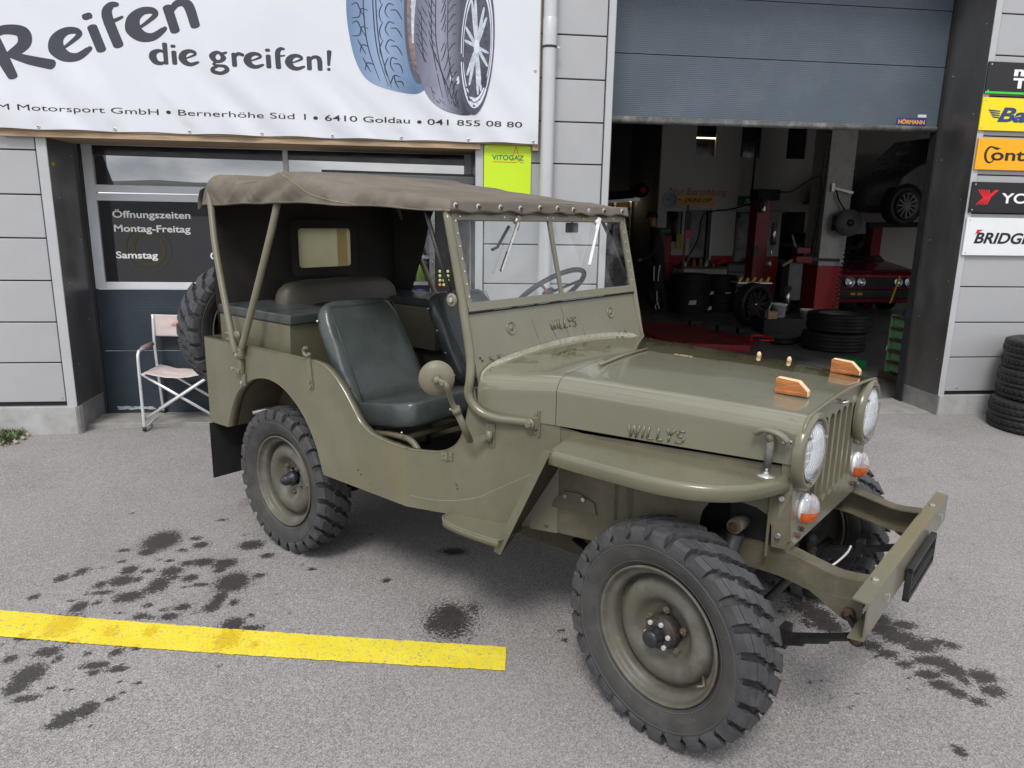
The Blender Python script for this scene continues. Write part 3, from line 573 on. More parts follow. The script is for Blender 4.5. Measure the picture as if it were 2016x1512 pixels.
# paint chipped off along the foot of the door
g = MB()
for i in range(16):
    x = D(-2.26 + random.random() * .32); z = .055 + random.random() * .022; r_ = .008 + random.random() * .02
    g.poly([(x + r_ * math.cos(a) * (1.6 + .5 * math.sin(a * 3 + i)), -.008 - i * .00005, z + r_ * .5 * math.sin(a)) for a in [k * PI / 5 for k in range(10)]])
g.build('bare_patch', 'galv', dr)

# ---------------------------------------------------------------- snack machine set in the doorway, with its steel lid
vm = thing('vending_machine', 'steel snack vending machine with lit keypad behind the car', 'vending machine', (-.02, .40, .06))
MB().box(-.58, .56, .16, .5, 0, 1.80).build('cabinet', 'steelbase', vm, bevel=.006)
MB().box(.315, .58, -.015, .06, 0, 1.80).build('control_column', 'black', vm, bevel=.004)
MB().box(.27, .315, -.03, .06, 0, 1.80).build('door_edge', 'steel', vm, bevel=.004)
MB().box(-.58, .27, -.005, .0, .5, 1.75).build('window', 'doorclear', vm)
g = MB()
for i in range(4): g.box(-.57, .265, .01, .15, .80 + i * .21, .825 + i * .21)
g.build('shelf', 'trim', vm)
cols = ['purple', 'blue', 'gas_green', 'paper', 'bottle_g', 'card', 'purple', 'void']; sn = {}
for i in range(4):
    for j in range(10):
        c = random.choice(cols); x = -.54 + j * .078; z = .826 + i * .21
        b = MB(); b.grid(lambda u, v: Vector((x + .066 * u, .035 - .022 * math.sin(u * PI) * math.sin(v * PI) ** .5, z + .15 * v)), 5, 5); b.build('snack_bag', c, vm)
M['key_lit'] = mat('lit_keypad', (.42, .46, .2), .4, emit=((.75, .85, .3), .12)); M['key_red'] = mat('lit_red_key', (.5, .15, .12), .4, emit=((.9, .2, .15), .15))
for i in range(4):
    for j in range(3):
        MB().lathe([(0, 0), (.013, 0), (.011, .006), (0, .006)], (.352 + j * .032, -.016, 1.015 + i * .036), (0, -1, 0), n=12).build('key', 'key_red' if i == 0 and j == 0 else 'key_lit', vm)
MB().box(-.55, .25, .012, .03, 1.70, 1.73).build('inner_lamp', 'vend_lamp', vm)
g = MB()
for i in range(8): g.hexb((.292, -.03, .6 + i * .15), (0, -1, 0), .006, .004)
g.build('rivet', 'zinc', vm)
lid = MB(); lid.add([(-.58, .44, 1.955), (.63, .44, 1.945), (.605, .12, 1.908), (-.54, .12, 1.918), (-.56, .44, 1.89), (.60, .44, 1.87), (.575, .15, 1.838), (-.52, .15, 1.885)], [(0, 1, 2, 3), (4, 7, 6, 5), (0, 4, 5, 1), (1, 5, 6, 2), (2, 6, 7, 3), (3, 7, 4, 0)])
M['lidsteel'] = mat('dull_dark_steel', (.36, .37, .37), .5, .3)
tag(lid.build('metal_canopy', 'lidsteel', bevel=.004), 'dull grey sheet metal rain lid above the snack machine', 'canopy')

# ---------------------------------------------------------------- timber frame and tyre banner
tf = thing('timber_frame', 'weathered timber battens carrying the banner', 'wooden frame', (0, 0, 0))
g = MB()
b = MB().box(-2.62, .62, -.055, .44, 2.095, 2.132); b.build('batten', 'timber', tf, bevel=.003)
MB().box(-5.4, 1.0, -.062, -.004, 2.133, 2.175).build('batten', 'timber', tf, bevel=.003)
MB().box(1.0, 1.045, -.062, -.004, 2.095, 4.2).build('batten', 'timber', tf, bevel=.003)
bn = thing('tyre_banner', 'large white fabric banner advertising tyres with eyelets along its hem', 'banner', (0, -.068, 0))
def cloth(u, v):
    x = lerp(-5.3, 1.035, u); z = lerp(2.140, 4.1, v)
    e = min(1, (z - 2.14) / .16); pull = sum(math.exp(-((x - ex) / .05) ** 2) for ex in (-2.36, -1.878, -1.39, -.909, -.428, .053, .531, 1.0)) * math.exp(-((z - 2.15) / .05) ** 2)
    y = -.006 - .020 * noise.noise(Vector((x * 1.4, z * 1.1, 0))) - .010 * noise.noise(Vector((x * 5 + z * 4, z * 1.5, 2))) * math.exp(-((z - 2.3) / .3) ** 2) * 2 + .006 * pull
    sag = .006 * math.sin((x + 2.36) / .4805 * PI) ** 2 * math.exp(-((z - 2.14) / .02) ** 2)
    return Vector((x, min(y, -.001), z + sag))
g = MB(); g.grid(cloth, 500, 90); bo = g.build('fabric', 'vinylwhite', bn, fix=False)
def by(x, z): return cloth((x + 5.3) / 6.335, (z - 2.14) / 1.96).y
def drape(mb, off=.0012, cell=.03):
    """pull flat printing onto the waves of the fabric"""
    mb.v = [(x, by(x, z) - off - (y if abs(y) < .02 else 0), z) for x, y, z in mb.v]; return mb
def fine(mb, ln=.05):
    me = mb.mesh('t', 'ink'); b = bmesh.new(); b.from_mesh(me); bmesh.ops.triangulate(b, faces=b.faces)
    for _ in range(3):
        es = [e for e in b.edges if e.calc_length() > ln]
        if not es: break
        bmesh.ops.subdivide_edges(b, edges=es, cuts=1)
        bmesh.ops.triangulate(b, faces=[f for f in b.faces if len(f.verts) > 3])
    r = MB(); b.verts.index_update(); r.add([v.co.copy() for v in b.verts], [[v.index for v in f.verts] for f in b.faces]); b.free(); bpy.data.meshes.remove(me); return r
# brush-like letters: strokes as (points, widths) on an x-height of 1
ST = {
 'R': (1.42, [([(.22, 0), (.2, .7), (.22, 1.38)], [.13, .17, .14]), ([(.10, 1.38), (.5, 1.52), (.92, 1.3), (.86, .92), (.45, .70), (.40, .66)], [.1, .15, .18, .18, .14, .1]), ([(.42, .70), (.8, .36), (1.28, .02)], [.1, .15, .17])]),
 'e': (1.12, [([(.30, .47), (.62, .62), (.90, .80), (.84, .98), (.55, 1.04), (.25, .86), (.14, .5), (.30, .16), (.62, .04), (1.0, .20), (1.06, .27)], [.05, .07, .09, .12, .15, .2, .24, .2, .15, .1, .05])]),
 'i': (.46, [([(.2, .06), (.19, .94)], [.15, .15]), ([(.10, 1.36), (.24, 1.37)], [.12, .12])]),
 'f': (.66, [([(.24, .06), (.23, 1.2), (.42, 1.52), (.62, 1.50)], [.16, .16, .13, .08]), ([(.1, .93), (.42, .97), (.64, 1.02)], [.07, .07, .05])]),
 'n': (1.08, [([(.18, .05), (.17, .95)], [.15, .15]), ([(.2, .74), (.48, 1.0), (.78, .86), (.82, .05)], [.08, .13, .16, .15])]),
 'd': (1.1, [([(.86, 1.52), (.87, .04)], [.15, .13]), ([(.84, .86), (.55, 1.0), (.2, .82), (.12, .48), (.28, .12), (.6, .04), (.84, .2)], [.08, .12, .2, .23, .19, .13, .07])]),
 'g': (1.16, [([(.98, 1.04), (.72, .94), (.42, 1.02), (.16, .74), (.3, .38), (.62, .36), (.8, .62), (.66, .9)], [.08, .1, .13, .2, .14, .12, .17, .1]), ([(.42, .34), (.2, .12), (.42, .02), (.86, -.04), (.96, -.32), (.62, -.56), (.18, -.46), (.14, -.22), (.42, -.06)], [.08, .08, .1, .13, .15, .13, .15, .13, .08])]),
 'r': (.76, [([(.2, .06), (.19, .95)], [.15, .15]), ([(.22, .7), (.44, .98), (.72, .9)], [.07, .13, .12])]),
 '!': (.42, [([(.26, 1.48), (.2, .42)], [.15, .08]), ([(.17, .1), (.22, .1)], [.12, .12])]),
 ' ': (.5, [])}
def brush(mb, word, org, s, ang=0, track=.03, sx=1.0, arc=0, grow={}):
    px = 0; lay = 0
    for ch in word:
        adv, strokes = ST[ch]; k = grow.get(ch, 1)
        for pts, ws in strokes:
            P = cr_spline([(a, b, 0) for a, b in pts], 7); W = []
            for i in range(len(pts) - 1):
                for j in range(7): W.append(lerp(ws[i], ws[i + 1], j / 7))
            W.append(ws[-1]); L_ = []; R_ = []
            for i, p in enumerate(P):
                d = (P[min(i + 1, len(P) - 1)] - P[max(i - 1, 0)]).normalized(); nn = Vector((-d.y, d.x, 0)); L_.append(p + nn * W[i]); R_.append(p - nn * W[i])
            def cap(c, d, w_):
                nn = Vector((-d.y, d.x, 0)); return [c + (nn * math.cos(a) + d * math.sin(a) * .7) * w_ for a in [PI * q / 6 for q in range(7)]]
            polys = []
            d1 = (P[-1] - P[-2]).normalized(); d0 = (P[0] - P[1]).normalized()
            lay = (lay + 1) % 6; yo = -.00012 * lay
            def T(p):
                x = (px + p.x * k) * sx * s; y = p.y * k * s; a = ang + arc * (x / 1.2 - .5); 
                return (org[0] + x * math.cos(ang) - (y) * math.sin(a), yo, org[1] + x * math.sin(ang) + y * math.cos(a) + arc * -.35 * (x / 1.2) * (1 - x / 1.2))
            n_ = len(P); bend = lambda v, i: (v[0], v[1] - i * .000004, v[2]); mb.add([bend(T(p), i) for i, p in enumerate(L_)] + [bend(T(p), i) for i, p in enumerate(R_)], [(i, i + 1, n_ + i + 1, n_ + i) for i in range(n_ - 1)])
            for c, d, w_ in ((P[-1], d1, W[-1]), (P[0], d0, W[0])):
                cp = cap(c, d, w_); mb.add([T(p) for p in cp], [tuple(range(len(cp)))])
        px += adv * k + track
    return mb
g = MB(); brush(g, 'Reifen', (-2.53, 2.450), .163, R(17), .03, 1.335, grow={'R': 1.12}, arc=-.12); drape(g).build('lettering', 'ink', bn, fix=False)
g = MB(); brush(g, 'die greifen!', (-1.605, 2.586), .083, 0, .07, 1.34); drape(g, .0013).build('lettering', 'ink', bn, fix=False)
g = MB()
text_into(g, 'M Motorsport GmbH', Matrix.Translation((-2.595, 0, 2.2585)) @ Matrix.Rotation(PI / 2, 4, 'X'), height=.038, width=1.01)
text_into(g, 'Bernerhöhe Süd 1', Matrix.Translation((-1.455, 0, 2.2585)) @ Matrix.Rotation(PI / 2, 4, 'X'), height=.038, width=.85)
text_into(g, '6410 Goldau', Matrix.Translation((-.475, 0, 2.2555)) @ Matrix.Rotation(PI / 2, 4, 'X'), height=.038, width=.59, bold=.006)
text_into(g, '041 855 08 80', Matrix.Translation((.238, 0, 2.2515)) @ Matrix.Rotation(PI / 2, 4, 'X'), height=.038, width=.68, bold=.006)
for x, z in ((-1.52, 2.278), (-.539, 2.272), (.181, 2.268)): g.poly([(x + .016 * math.cos(a), 0, z + .012 * math.sin(a)) for a in [i * PI / 8 for i in range(16)]])
drape(g, .0012).build('lettering', 'ink2', bn, fix=False)
for ex in (-2.36, -1.878, -1.391, -.909, -.428, .053, .531, 1.004):
    MB().lathe([(.005, .0), (.005, .003), (.009, .004), (.0115, .001)], (ex, by(ex, 2.157) - .001, 2.157), (0, -1, 0), n=14).build('eyelet', 'zinc', bn)
    MB().hexb((ex, by(ex, 2.157), 2.157), (0, -1, 0), .004, .003).build('screw_head', 'rust', bn)
for z in (2.64, 3.13): MB().lathe([(.005, .0), (.005, .003), (.009, .004), (.0115, .001)], (1.006, by(1.006, z) - .001, z), (0, -1, 0), n=14).build('eyelet', 'zinc', bn)
# printed tyres
def printmat(name, c0, c1, sc, ax='X', c2=None, pos=(.0, .5, 1)):
    m = bpy.data.materials.new(name); m.use_nodes = True; N = m.node_tree.nodes; L = m.node_tree.links; b = N['Principled BSDF']; b.inputs['Roughness'].default_value = .42
    tc = N.new('ShaderNodeTexCoord'); sp = N.new('ShaderNodeSeparateXYZ'); L.new(tc.outputs['Object'], sp.inputs[0]); mr = N.new('ShaderNodeMapRange'); L.new(sp.outputs[ax], mr.inputs[0]); mr.inputs[1].default_value = sc[0]; mr.inputs[2].default_value = sc[1]
    r = N.new('ShaderNodeValToRGB'); L.new(mr.outputs[0], r.inputs[0]); r.color_ramp.elements[0].color = (*c0, 1); r.color_ramp.elements[0].position = pos[0]; r.color_ramp.elements[1].color = (*c1, 1); r.color_ramp.elements[1].position = pos[2]
    if c2: e = r.color_ramp.elements.new(pos[1]); e.color = (*c2, 1)
    L.new(r.outputs[0], b.inputs[0]); return m
M['p_blue'] = printmat('printed_blue_tyre', (.12, .2, .34), (.10, .17, .30), (-.3, .15), c2=(.26, .36, .52))
M['p_grey'] = printmat('printed_grey_tyre', (.12, .13, .19), (.035, .037, .06), (.17, .50), c2=(.27, .28, .36))
M['p_groove'] = mat('printed_groove', (.025, .035, .06), .42); M['p_wall'] = mat('printed_sidewall', (.075, .08, .11), .42, var=.1)
M['p_lip'] = mat('printed_pale_lip', (.62, .66, .76), .42); M['p_rim'] = mat('printed_rim_shade', (.07, .075, .1), .42, var=.5, vs=40); M['p_spoke'] = mat('printed_chrome', (.50, .54, .62), .42, var=.3, vs=30); M['p_brown'] = mat('printed_bronze_rim', (.2, .15, .16), .42, var=.5, vs=35)
def el(cx, cz, a, b, t0=0, t1=2 * PI, n=44, tilt=0): 
    return [(cx + a * math.cos(t) * math.cos(tilt) - b * math.sin(t) * math.sin(tilt), 0, cz + a * math.cos(t) * math.sin(tilt) + b * math.sin(t) * math.cos(tilt)) for t in [t0 + (t1 - t0) * i / (n - 1) for i in range(n)]]
def pr(pts, mt, lay, name='tyre_print'):
    b = MB(); b.poly(pts); b = fine(b, .07); drape(b, .0010 + lay * .0005); return b.build(name, mt, bn, fix=False)
def inpoly(x, z, P):
    r_ = False
    for i in range(len(P)):
        a, b = P[i], P[i - 1]
        if (a[2] > z) != (b[2] > z) and x < (b[0] - a[0]) * (z - a[2]) / (b[2] - a[2]) + a[0]: r_ = not r_
    return r_
def strk(lines, mt, lay, w_=.004, name='tread_print', clip=None):
    b = MB(); 
    if clip: lines = [l2 for l2 in ([p for p in l if inpoly(p[0], p[1], clip) and inpoly(p[0] * 1.0 - .012, p[1] - .012, clip)] for l in lines) if len(l2) > 1]
    for q, pts in enumerate(lines):
        P = cr_spline([(x, 0, z) for x, z in pts], 5); L_ = []; n_ = len(P)
        for i, p in enumerate(P):
            d = (P[min(i + 1, n_ - 1)] - P[max(i - 1, 0)]).normalized(); nn = Vector((-d.z, 0, d.x)); ww = w_ * (.35 + .65 * math.sin(PI * min(1, (i + .6) / n_)))
            L_.append((p + nn * ww, p - nn * ww))
        b.add([v for a in L_ for v in a], [(2 * i, 2 * i + 1, 2 * i + 3, 2 * i + 2) for i in range(n_ - 1)])
    drape(b, .0010 + lay * .0005); return b.build(name, mt, bn, fix=False)
c1 = (.165, 3.02)      # rear (blue) tyre
left = [(-.24 + .0, 3.55), (-.285, 3.3), (-.305, 3.02), (-.295, 2.85), (-.26, 2.68), (-.20, 2.56), (-.11, 2.50), (.05, 2.462), (.17, 2.455), (.24, 2.50)]
body = [(x, 0, z) for x, z in [(v.x, v.z) for v in cr_spline([(x, 0, z) for x, z in left], 5)]] + [(.40, 0, 2.7), (.42, 0, 3.55)]
pr(body, 'p_blue', 0); pr(el(.20, 3.02, .115, .50, tilt=-.03), 'p_wall', 1); pr(el(.205, 3.02, .10, .44, tilt=-.03), 'p_brown', 2)
ls = []
for i in range(9):
    z = 3.42 - i * .115; s_ = max(.3, 1 - max(0, 2.75 - z) * 1.6); o_ = max(0, 2.72 - z) * .3
    ls += [[(-.27 + o_, z + .05), (-.235 + o_, z + .065), (-.21 + o_, z + .02), (-.18 + o_, z - .03)], [(-.16 + o_, z + .02), (-.205 + o_, z + .03), (-.22 + o_, z - .02), (-.27 + o_, z - .03)], [(.02 + o_ * .5, z + .06), (-.02 + o_ * .5, z + .07), (-.045 + o_, z + .02), (-.02 + o_, z - .02)],
           [(-.01 + o_ * .5, z + .03), (.03 + o_ * .5, z + .03), (.055 + o_ * .3, z), (.07, z - .03)], [(-.06 + o_, z + .07), (-.085 + o_, z + .01), (-.07 + o_, z - .05)]]
ls += [[(-.125, 3.5), (-.125, 3.0), (-.10, 2.72), (-.03, 2.50)], [(-.105, 3.5), (-.105, 3.0), (-.078, 2.72), (-.008, 2.49)], [(-.185, 3.5), (-.19, 3.0), (-.165, 2.75), (-.09, 2.53)]]
strk(ls, 'p_groove', 1, .0042, clip=body)
strk([[(.15 + .05 * math.cos(a) * .2, 3.02), (.2 + .07 * math.cos(a), 3.02 + .40 * math.sin(a))] for a in [i * PI / 5 for i in range(10)]], 'p_spoke', 3, .01)
left = [(.30, 3.55), (.20, 3.25), (.155, 2.95), (.155, 2.75), (.19, 2.56), (.25, 2.43), (.35, 2.355), (.47, 2.325), (.54, 2.325)]
body = [(v.x, 0, v.z) for v in cr_spline([(x, 0, z) for x, z in left], 5)] + [(.60, 0, 2.36), (.66, 0, 2.5), (.66, 0, 3.55)]
pr(body, 'p_grey', 4); pr(el(.583, 2.80, .127, .475, tilt=-.045), 'p_wall', 5); pr(el(.588, 2.79, .112, .42, tilt=-.045), 'p_lip', 6); pr(el(.588, 2.785, .094, .345, tilt=-.045), 'p_rim', 8)
strk([[(v[0], v[2]) for v in el(.588, 2.79, .102, .38, tilt=-.045)]], 'p_wall', 7, .004)
ls = []
for i in range(20):
    z = 3.45 - i * .062; b_ = max(0, 2.72 - z); o_ = b_ * .42 + max(0, z - 3.0) * .2
    ls += [[(.30 + o_ * .8, z), (.27 + o_, z + .05), (.25 + o_, z + .11)], [(.24 + o_, z - .06), (.20 + o_, z + .01), (.175 + o_, z + .06)], [(.335 + o_ * .7, z - .03), (.36 + o_ * .6, z + .03), (.372 + o_ * .5, z + .09)],
           [(.385 + o_ * .35, z - .03), (.42 + o_ * .25, z + .02), (.445 + o_ * .1, z + .03)], [(.19 + o_, z), (.165 + o_, z + .02)]]
ls += [[(.33, 3.5), (.30, 3.0), (.315, 2.72), (.40, 2.38)], [(.30, 3.5), (.27, 3.0), (.285, 2.72), (.36, 2.38)], [(.40, 3.5), (.385, 3.0), (.39, 2.7), (.45, 2.36)], [(.23, 3.4), (.20, 3.0), (.215, 2.7), (.29, 2.42)]]
strk(ls, 'p_groove', 5, .0034, clip=body)
ls = []
for i in range(12):
    a = i * PI / 6 + (.12 if i % 2 else -.12); ls.append([(.585, 2.78), (.585 + .085 * math.cos(a), 2.78 + .32 * math.sin(a))])
strk(ls, 'p_spoke', 9, .011); pr(el(.585, 2.78, .02, .045), 'p_lip', 12)

# ---------------------------------------------------------------- gas sign and downpipe
gs = thing('gas_sign', 'lime green gas dealer sign with a small flame beside the downpipe', 'sign', (.648, -.02, 1.70))
MB().box(0, .35, -.004, .012, 0, .434).build('plate', 'gas', gs, bevel=.002)
g = MB(); text_into(g, 'ViTOGAZ', XZ(.058, -.0055, .328), height=.034, width=.236, bold=.02); g.build('lettering', 'gas_green', gs)
g = MB()
for a, b in (((.068, .456), (.236, .453)), ((.268, .453), (.294, .453)), ((.236, .453), (.255, .47)), ((.236, .565), (.215, .50)), ((.215, .50), (.20, .462)), ((.236, .565), (.268, .453)), ):
    g.bar((a[0], -.0052, a[1] - .14), (b[0], -.0052, b[1] - .14), .0006, .004, (0, 1, 0) if False else (1, .3, 1))
g.build('flame_outline', 's_red', gs)
g = MB()
for x in (.018, .332): g.hexb((x, -.004, .416), (0, -1, 0), .006, .003)
g.build('screw', 'zinc', gs)
dp = thing('downpipe', 'round grey downpipe at the right edge of the banner', 'drainpipe', (1.105, -.075, 0))
MB().lathe([(.049, 0.0), (.049, 4.8)], (0, 0, 0), n=28).build('pipe', 'pipe', dp); MB().lathe([(.0515, 2.808), (.0515, 2.98), (.049, 2.99)], n=28).build('socket', 'pipe', dp)
for z in (2.80, 1.62, .6):
    MB().lathe([(.052, z - .007), (.053, z - .007), (.053, z + .007), (.052, z + .007)], n=28).build('pipe_clip', 'black' if z > 2 else 'galv', dp)
    MB().bar((.05, 0, z), (.075, 0, z), .012, .012).build('clip_bolt', 'zinc', dp)

# ---------------------------------------------------------------- roller gate
gt = thing('roller_gate', 'slate grey ribbed roller gate pulled halfway up', 'gate', (1.6, .45, 2.38))
def gate_sec(z0, z1): ribbed('gate_section', 1.62, 4.53, z0 - 2.38, z1 - 2.38, 0, 'gate', gt, rib=.0145, dep=.0009, ox=1.6).location = (0, 0, 0)
gate_sec(2.42, 2.892); gate_sec(2.898, 3.322); gate_sec(3.328, 3.76)
g = MB(); g.tube([(.02, .01, .012), (2.93, .01, .025)], .024, 12); g.box(.02, 2.93, -.012, .045, .02, .045); g.build('bottom_seal', 'gaterub', gt)
g = MB(); g.box(2.555, 2.82, -.005, 0, .054, .107); g.build('maker_badge', 'blueprint', gt); g = MB(); text_into(g, 'HÖRMANN', XZ(2.568, -.0065, .062), height=.030, width=.238, bold=.03); g.build('lettering', 's_amber', gt)
g = MB(); g.box(2.74, 2.815, -.005, 0, .115, .138); g.build('sticker', 'paper', gt)
each([lambda g: g.box(0, .02, -.02, .07, -2.36, 1.38), lambda g: g.box(2.925, 2.945, -.02, .07, -2.36, 1.38)], 'guide_rail', 'black', gt)

# ---------------------------------------------------------------- brand signs on the right
def sign(name, lab, x, z0, z1, mt, w_=1.35):
    t = thing(name, lab, 'sign', (x, -.03, z0), group='tyre brand signs on the panel wall'); MB().box(0, w_, 0, .012, 0, z1 - z0).build('plate', mt, t, bevel=.0015)
    g = MB()
    for q in (.025, .68, w_ - .025):
        for zz in (.02, z1 - z0 - .02): g.hexb((q, 0, zz), (0, -1, 0), .006, .003)
    g.build('screw', 'zinc', t); return t
def let(t, s, x, z, h_, w_, mt, bold=0, shear=0, rel=None):
    g = MB(); text_into(g, s, XZ(x, -.0015, z), height=h_, width=w_, bold=bold, shear=shear); return g.build('lettering', mt, t)
t = sign('tyre_sign', 'black sign with white letters and green lower edge, topmost of the five', 4.545, 2.621, 2.853, 's_black')
let(t, 'nokian', .222, .137, .062, .52, 'white', .045); let(t, 'TYRES', .225, .048, .068, .5, 'white', .045); MB().box(0, 1.35, -.002, .0, 0, .016).build('green_edge', 's_green', t)
t = sign('battery_sign', 'bright yellow sign with navy winged lettering', 4.54, 2.349, 2.593, 's_yellow')
let(t, 'Banner', .145, .07, .10, .72, 's_navy', .035, .28); g = MB()
for i in range(4): g.poly([(.055 + .012 * i, -.0016, .155 - i * .016), (.16, -.0016, .148 - i * .016), (.16, -.0016, .140 - i * .016), (.07 + .014 * i, -.0016, .142 - i * .016)])
g.build('wing_mark', 's_navy', t)
t = sign('tyre_sign', 'orange sign with black serif-style lettering below the yellow one', 4.556, 2.052, 2.291, 's_amber')
g = MB(); pts = [(.115 + .052 * math.cos(a), -.0015, .115 + .066 * math.sin(a)) for a in [R(50) + i * R(280) / 20 for i in range(21)]]; pin = [(.12 + .036 * math.cos(a), -.0015, .115 + .054 * math.sin(a)) for a in [R(50) + i * R(280) / 20 for i in range(21)]][::-1]
g.poly(pts + pin); g.poly([(.12, -.0017, .18), (.20, -.0017, .165), (.165, -.0017, .15)]); g.build('emblem', 's_black', t)
let(t, 'ontinental', .125, .075, .085, .85, 's_black', .02)
t = sign('tyre_sign', 'black sign with red chevron mark and white lettering', 4.562, 1.72, 1.958, 's_black')
g = MB()
for i in range(5):
    a = i * .022
    g.poly([(.05 + a, -.0015, .178), (.062 + a, -.0015, .178), (.118 + a * .62, -.0015, .115), (.06 + a, -.0015, .062), (.048 + a, -.0015, .062), (.104 + a * .62, -.0015, .115)])
g.poly([(.13, -.0017, .115), (.20, -.0017, .178), (.236, -.0017, .178), (.15, -.0017, .10)])
g.build('chevron_mark', 's_red', t); let(t, 'YOKOHAMA', .265, .078, .075, .95, 'white', .02)
t = sign('tyre_sign', 'white sign with black slanted lettering, lowest of the five', 4.56, 1.38, 1.68, 's_white')
let(t, 'BRIDGESTONE', .085, .098, .082, .98, 's_black', .03, .22); g = MB(); g.poly([(.085, -.0018, .165), (.10, -.0018, .205), (.155, -.0018, .205)]); g.build('red_mark', 's_red', t)

# small weeds and pebbles at the foot of the left wall
g = MB()
for i in range(380):
    x = -3.05 + random.random() ** .7 * .33; y = -.05 - random.random() ** 1.5 * .26; a = random.random() * 6.3; h_ = .012 + random.random() * .05; w_ = .004 + random.random() * .004
    d = Vector((math.cos(a), math.sin(a), 0)); b0 = Vector((x, y, 0)); t_ = b0 + d * h_ * .7 + Vector((0, 0, h_)); q = Vector((-d.y, d.x, 0)) * w_
    g.add([b0 - q, b0 + q, (b0 + t_) / 2 + q * 1.5, t_, (b0 + t_) / 2 - q * 1.5], [(0, 1, 2, 3, 4)])
M['weed'] = mat('weed_leaf', (.09, .12, .05), .7, var=.5, vs=40); g.build('weeds', 'weed', kind='stuff')
g = MB()
for i in range(160): g.ball((-3.05 + random.random() * .38, -.04 - random.random() ** 1.4 * .3, .004), .005 + random.random() ** 3 * .02, 6, (1, .8, .6))
M['gravel'] = mat('pebble', (.4, .34, .26), .8, var=.4, vs=30); g.build('gravel', 'gravel', kind='stuff')
# ================================================================ folding chair
ch = thing('folding_chair', 'folding director chair with faded pink cloth and bare aluminium frame', 'chair', (-1.90, -.01, 0)); ch.scale = (1, .82, 1)
W_ = .52
def tb(name, pts, r=.0115, mt='alu', par=ch, n=10, sp=5): return MB().tube(cr_spline(pts, sp) if sp else pts, r, n).build(name, mt, par)
for x in (0, W_):
    tb('arm_frame', [(x, .0, .01), (x, .0, .30), (x, .005, .54), (x, .03, .595), (x, .09, .607), (x, .40, .607)])
    tb('back_post', [(x, .52, .03), (x, .47, .35), (x, .44, .60), (x, .46, .83)], .0115)
    tb('foot_rail', [(x, .0, .03), (x, .03, .012), (x, .26, .03), (x, .49, .012), (x, .52, .05)], .011)
    MB().tube([(x, .13, .612), (x, .37, .612)], .019, 14).build('armrest', 'grip', ch)
    MB().lathe([(.013, 0), (.0145, 0), (.0145, .03), (0, .03)], (x, 0, .03), (0, 0, -1), n=12).build('foot_cap', 'black', ch)
    MB().lathe([(.013, 0), (.0145, 0), (.0145, .03), (0, .03)], (x, .52, .05), (0, 0, -1), n=12).build('foot_cap', 'black', ch)
for y in (.02, .42):
    tb('cross_leg', [(.0, y, .085), (W_, y, .43)], .0115, sp=0); tb('cross_leg', [(W_, y + .025, .085), (.0, y + .025, .43)], .0115, sp=0)
for x in (.03, W_ - .03): tb('seat_rail', [(x, .0, .435), (x, .46, .43)], .011, sp=0)
def cl(a, b, c, d, sag, nm, th=.0025):
    def f(u, v):
        p = Vector(a).lerp(Vector(b), u).lerp(Vector(d).lerp(Vector(c), u), v); k = math.sin(u * PI); p += Vector(sag) * k * (1 + .25 * noise.noise(Vector((u * 6, v * 5, 1)))); return p
    return MB().grid(f, 22, 14).build(nm, 'fabric_pink', ch, solid=th)
cl((.03, -.01, .447), (W_ - .03, -.01, .447), (W_ - .03, .45, .44), (.03, .45, .44), (0, 0, -.04), 'seat'); cl((-.012, .452, .665), (W_ + .012, .452, .665), (W_ + .012, .462, .835), (-.012, .462, .835), (0, .022, -.008), 'backrest')
MB().poly([(.12, .462, .755), (.20, .468, .79), (.30, .472, .80), (.40, .466, .79), (.40, .466, .72), (.26, .470, .735), (.23, .469, .71), (.20, .467, .745)]).build('red_print', 'fabric_red', ch).location = (0, -.006, 0)

# ================================================================ road tyres (built lying: axis = z, base at z = 0)
def road_tyre(name, ro, w_, ri, parent=None, blocks=48, mt='rubber_dark', chunky=False):
    g = MB(); h = w_ / 2; k = .94
    prof = [(ri, h * .62), (ri + .012, h * .80), (lerp(ri, ro, .42), h * .985), (lerp(ri, ro, .7), h), (ro * .965, h * .90), (ro * .988, h * .80)]
    gr = [(.56, .64), (.12, .2)]; d = ro - .008
    tp = [(ro * .988, h * .80), (ro * .996, h * .64), (d, h * .635), (d, h * .56), (ro, h * .555), (ro, h * .2), (d, h * .195), (d, h * .12), (ro, h * .115)]
    full = prof + tp[1:]; full = full + [(r_, -y) for r_, y in reversed(full)]
    g.lathe([(r_, y + h) for r_, y in full], n=72, ang=30)
    for i in range(blocks):
        a = 2 * PI * i / blocks
        for s in (-1, 1):
            for y0, y1, r0, o_ in ((.62, .9, ro * .990, 0), (.23, .53, ro + .0006, .4)):
                aa = a + o_ * 2 * PI / blocks; hw = .009 / ro
                rr = r0 + .0015; z0, z1 = h + s * h * y0, h + s * h * y1; sk = .03 * s
                v = [Vector((rr * math.cos(q) * (.985 if (y0 > .6 and zz == z1) else 1), rr * math.sin(q) * (.985 if (y0 > .6 and zz == z1) else 1), zz)) for q, zz in ((aa - hw, z0), (aa + hw, z0), (aa + hw + sk, z1), (aa - hw + sk, z1))]
                vi = [p * 1 for p in v]; vi = [Vector((p.x * .975, p.y * .975, p.z)) for p in v]; e = 1.006 if chunky else 1.0008
                v = [Vector((p.x * e, p.y * e, p.z)) for p in v]
                wdt = 2.6 if chunky else 2.2
                g.add(v + vi, [(0, 1, 2, 3), (0, 4, 5, 1), (1, 5, 6, 2), (2, 6, 7, 3), (3, 7, 4, 0)])
    g.lathe([(ri, h * 1.62), (ri - .004, h * 1.3), (ri - .004, h * .7), (ri, h * .38)], n=40)
    return g.build(name, mt, parent)
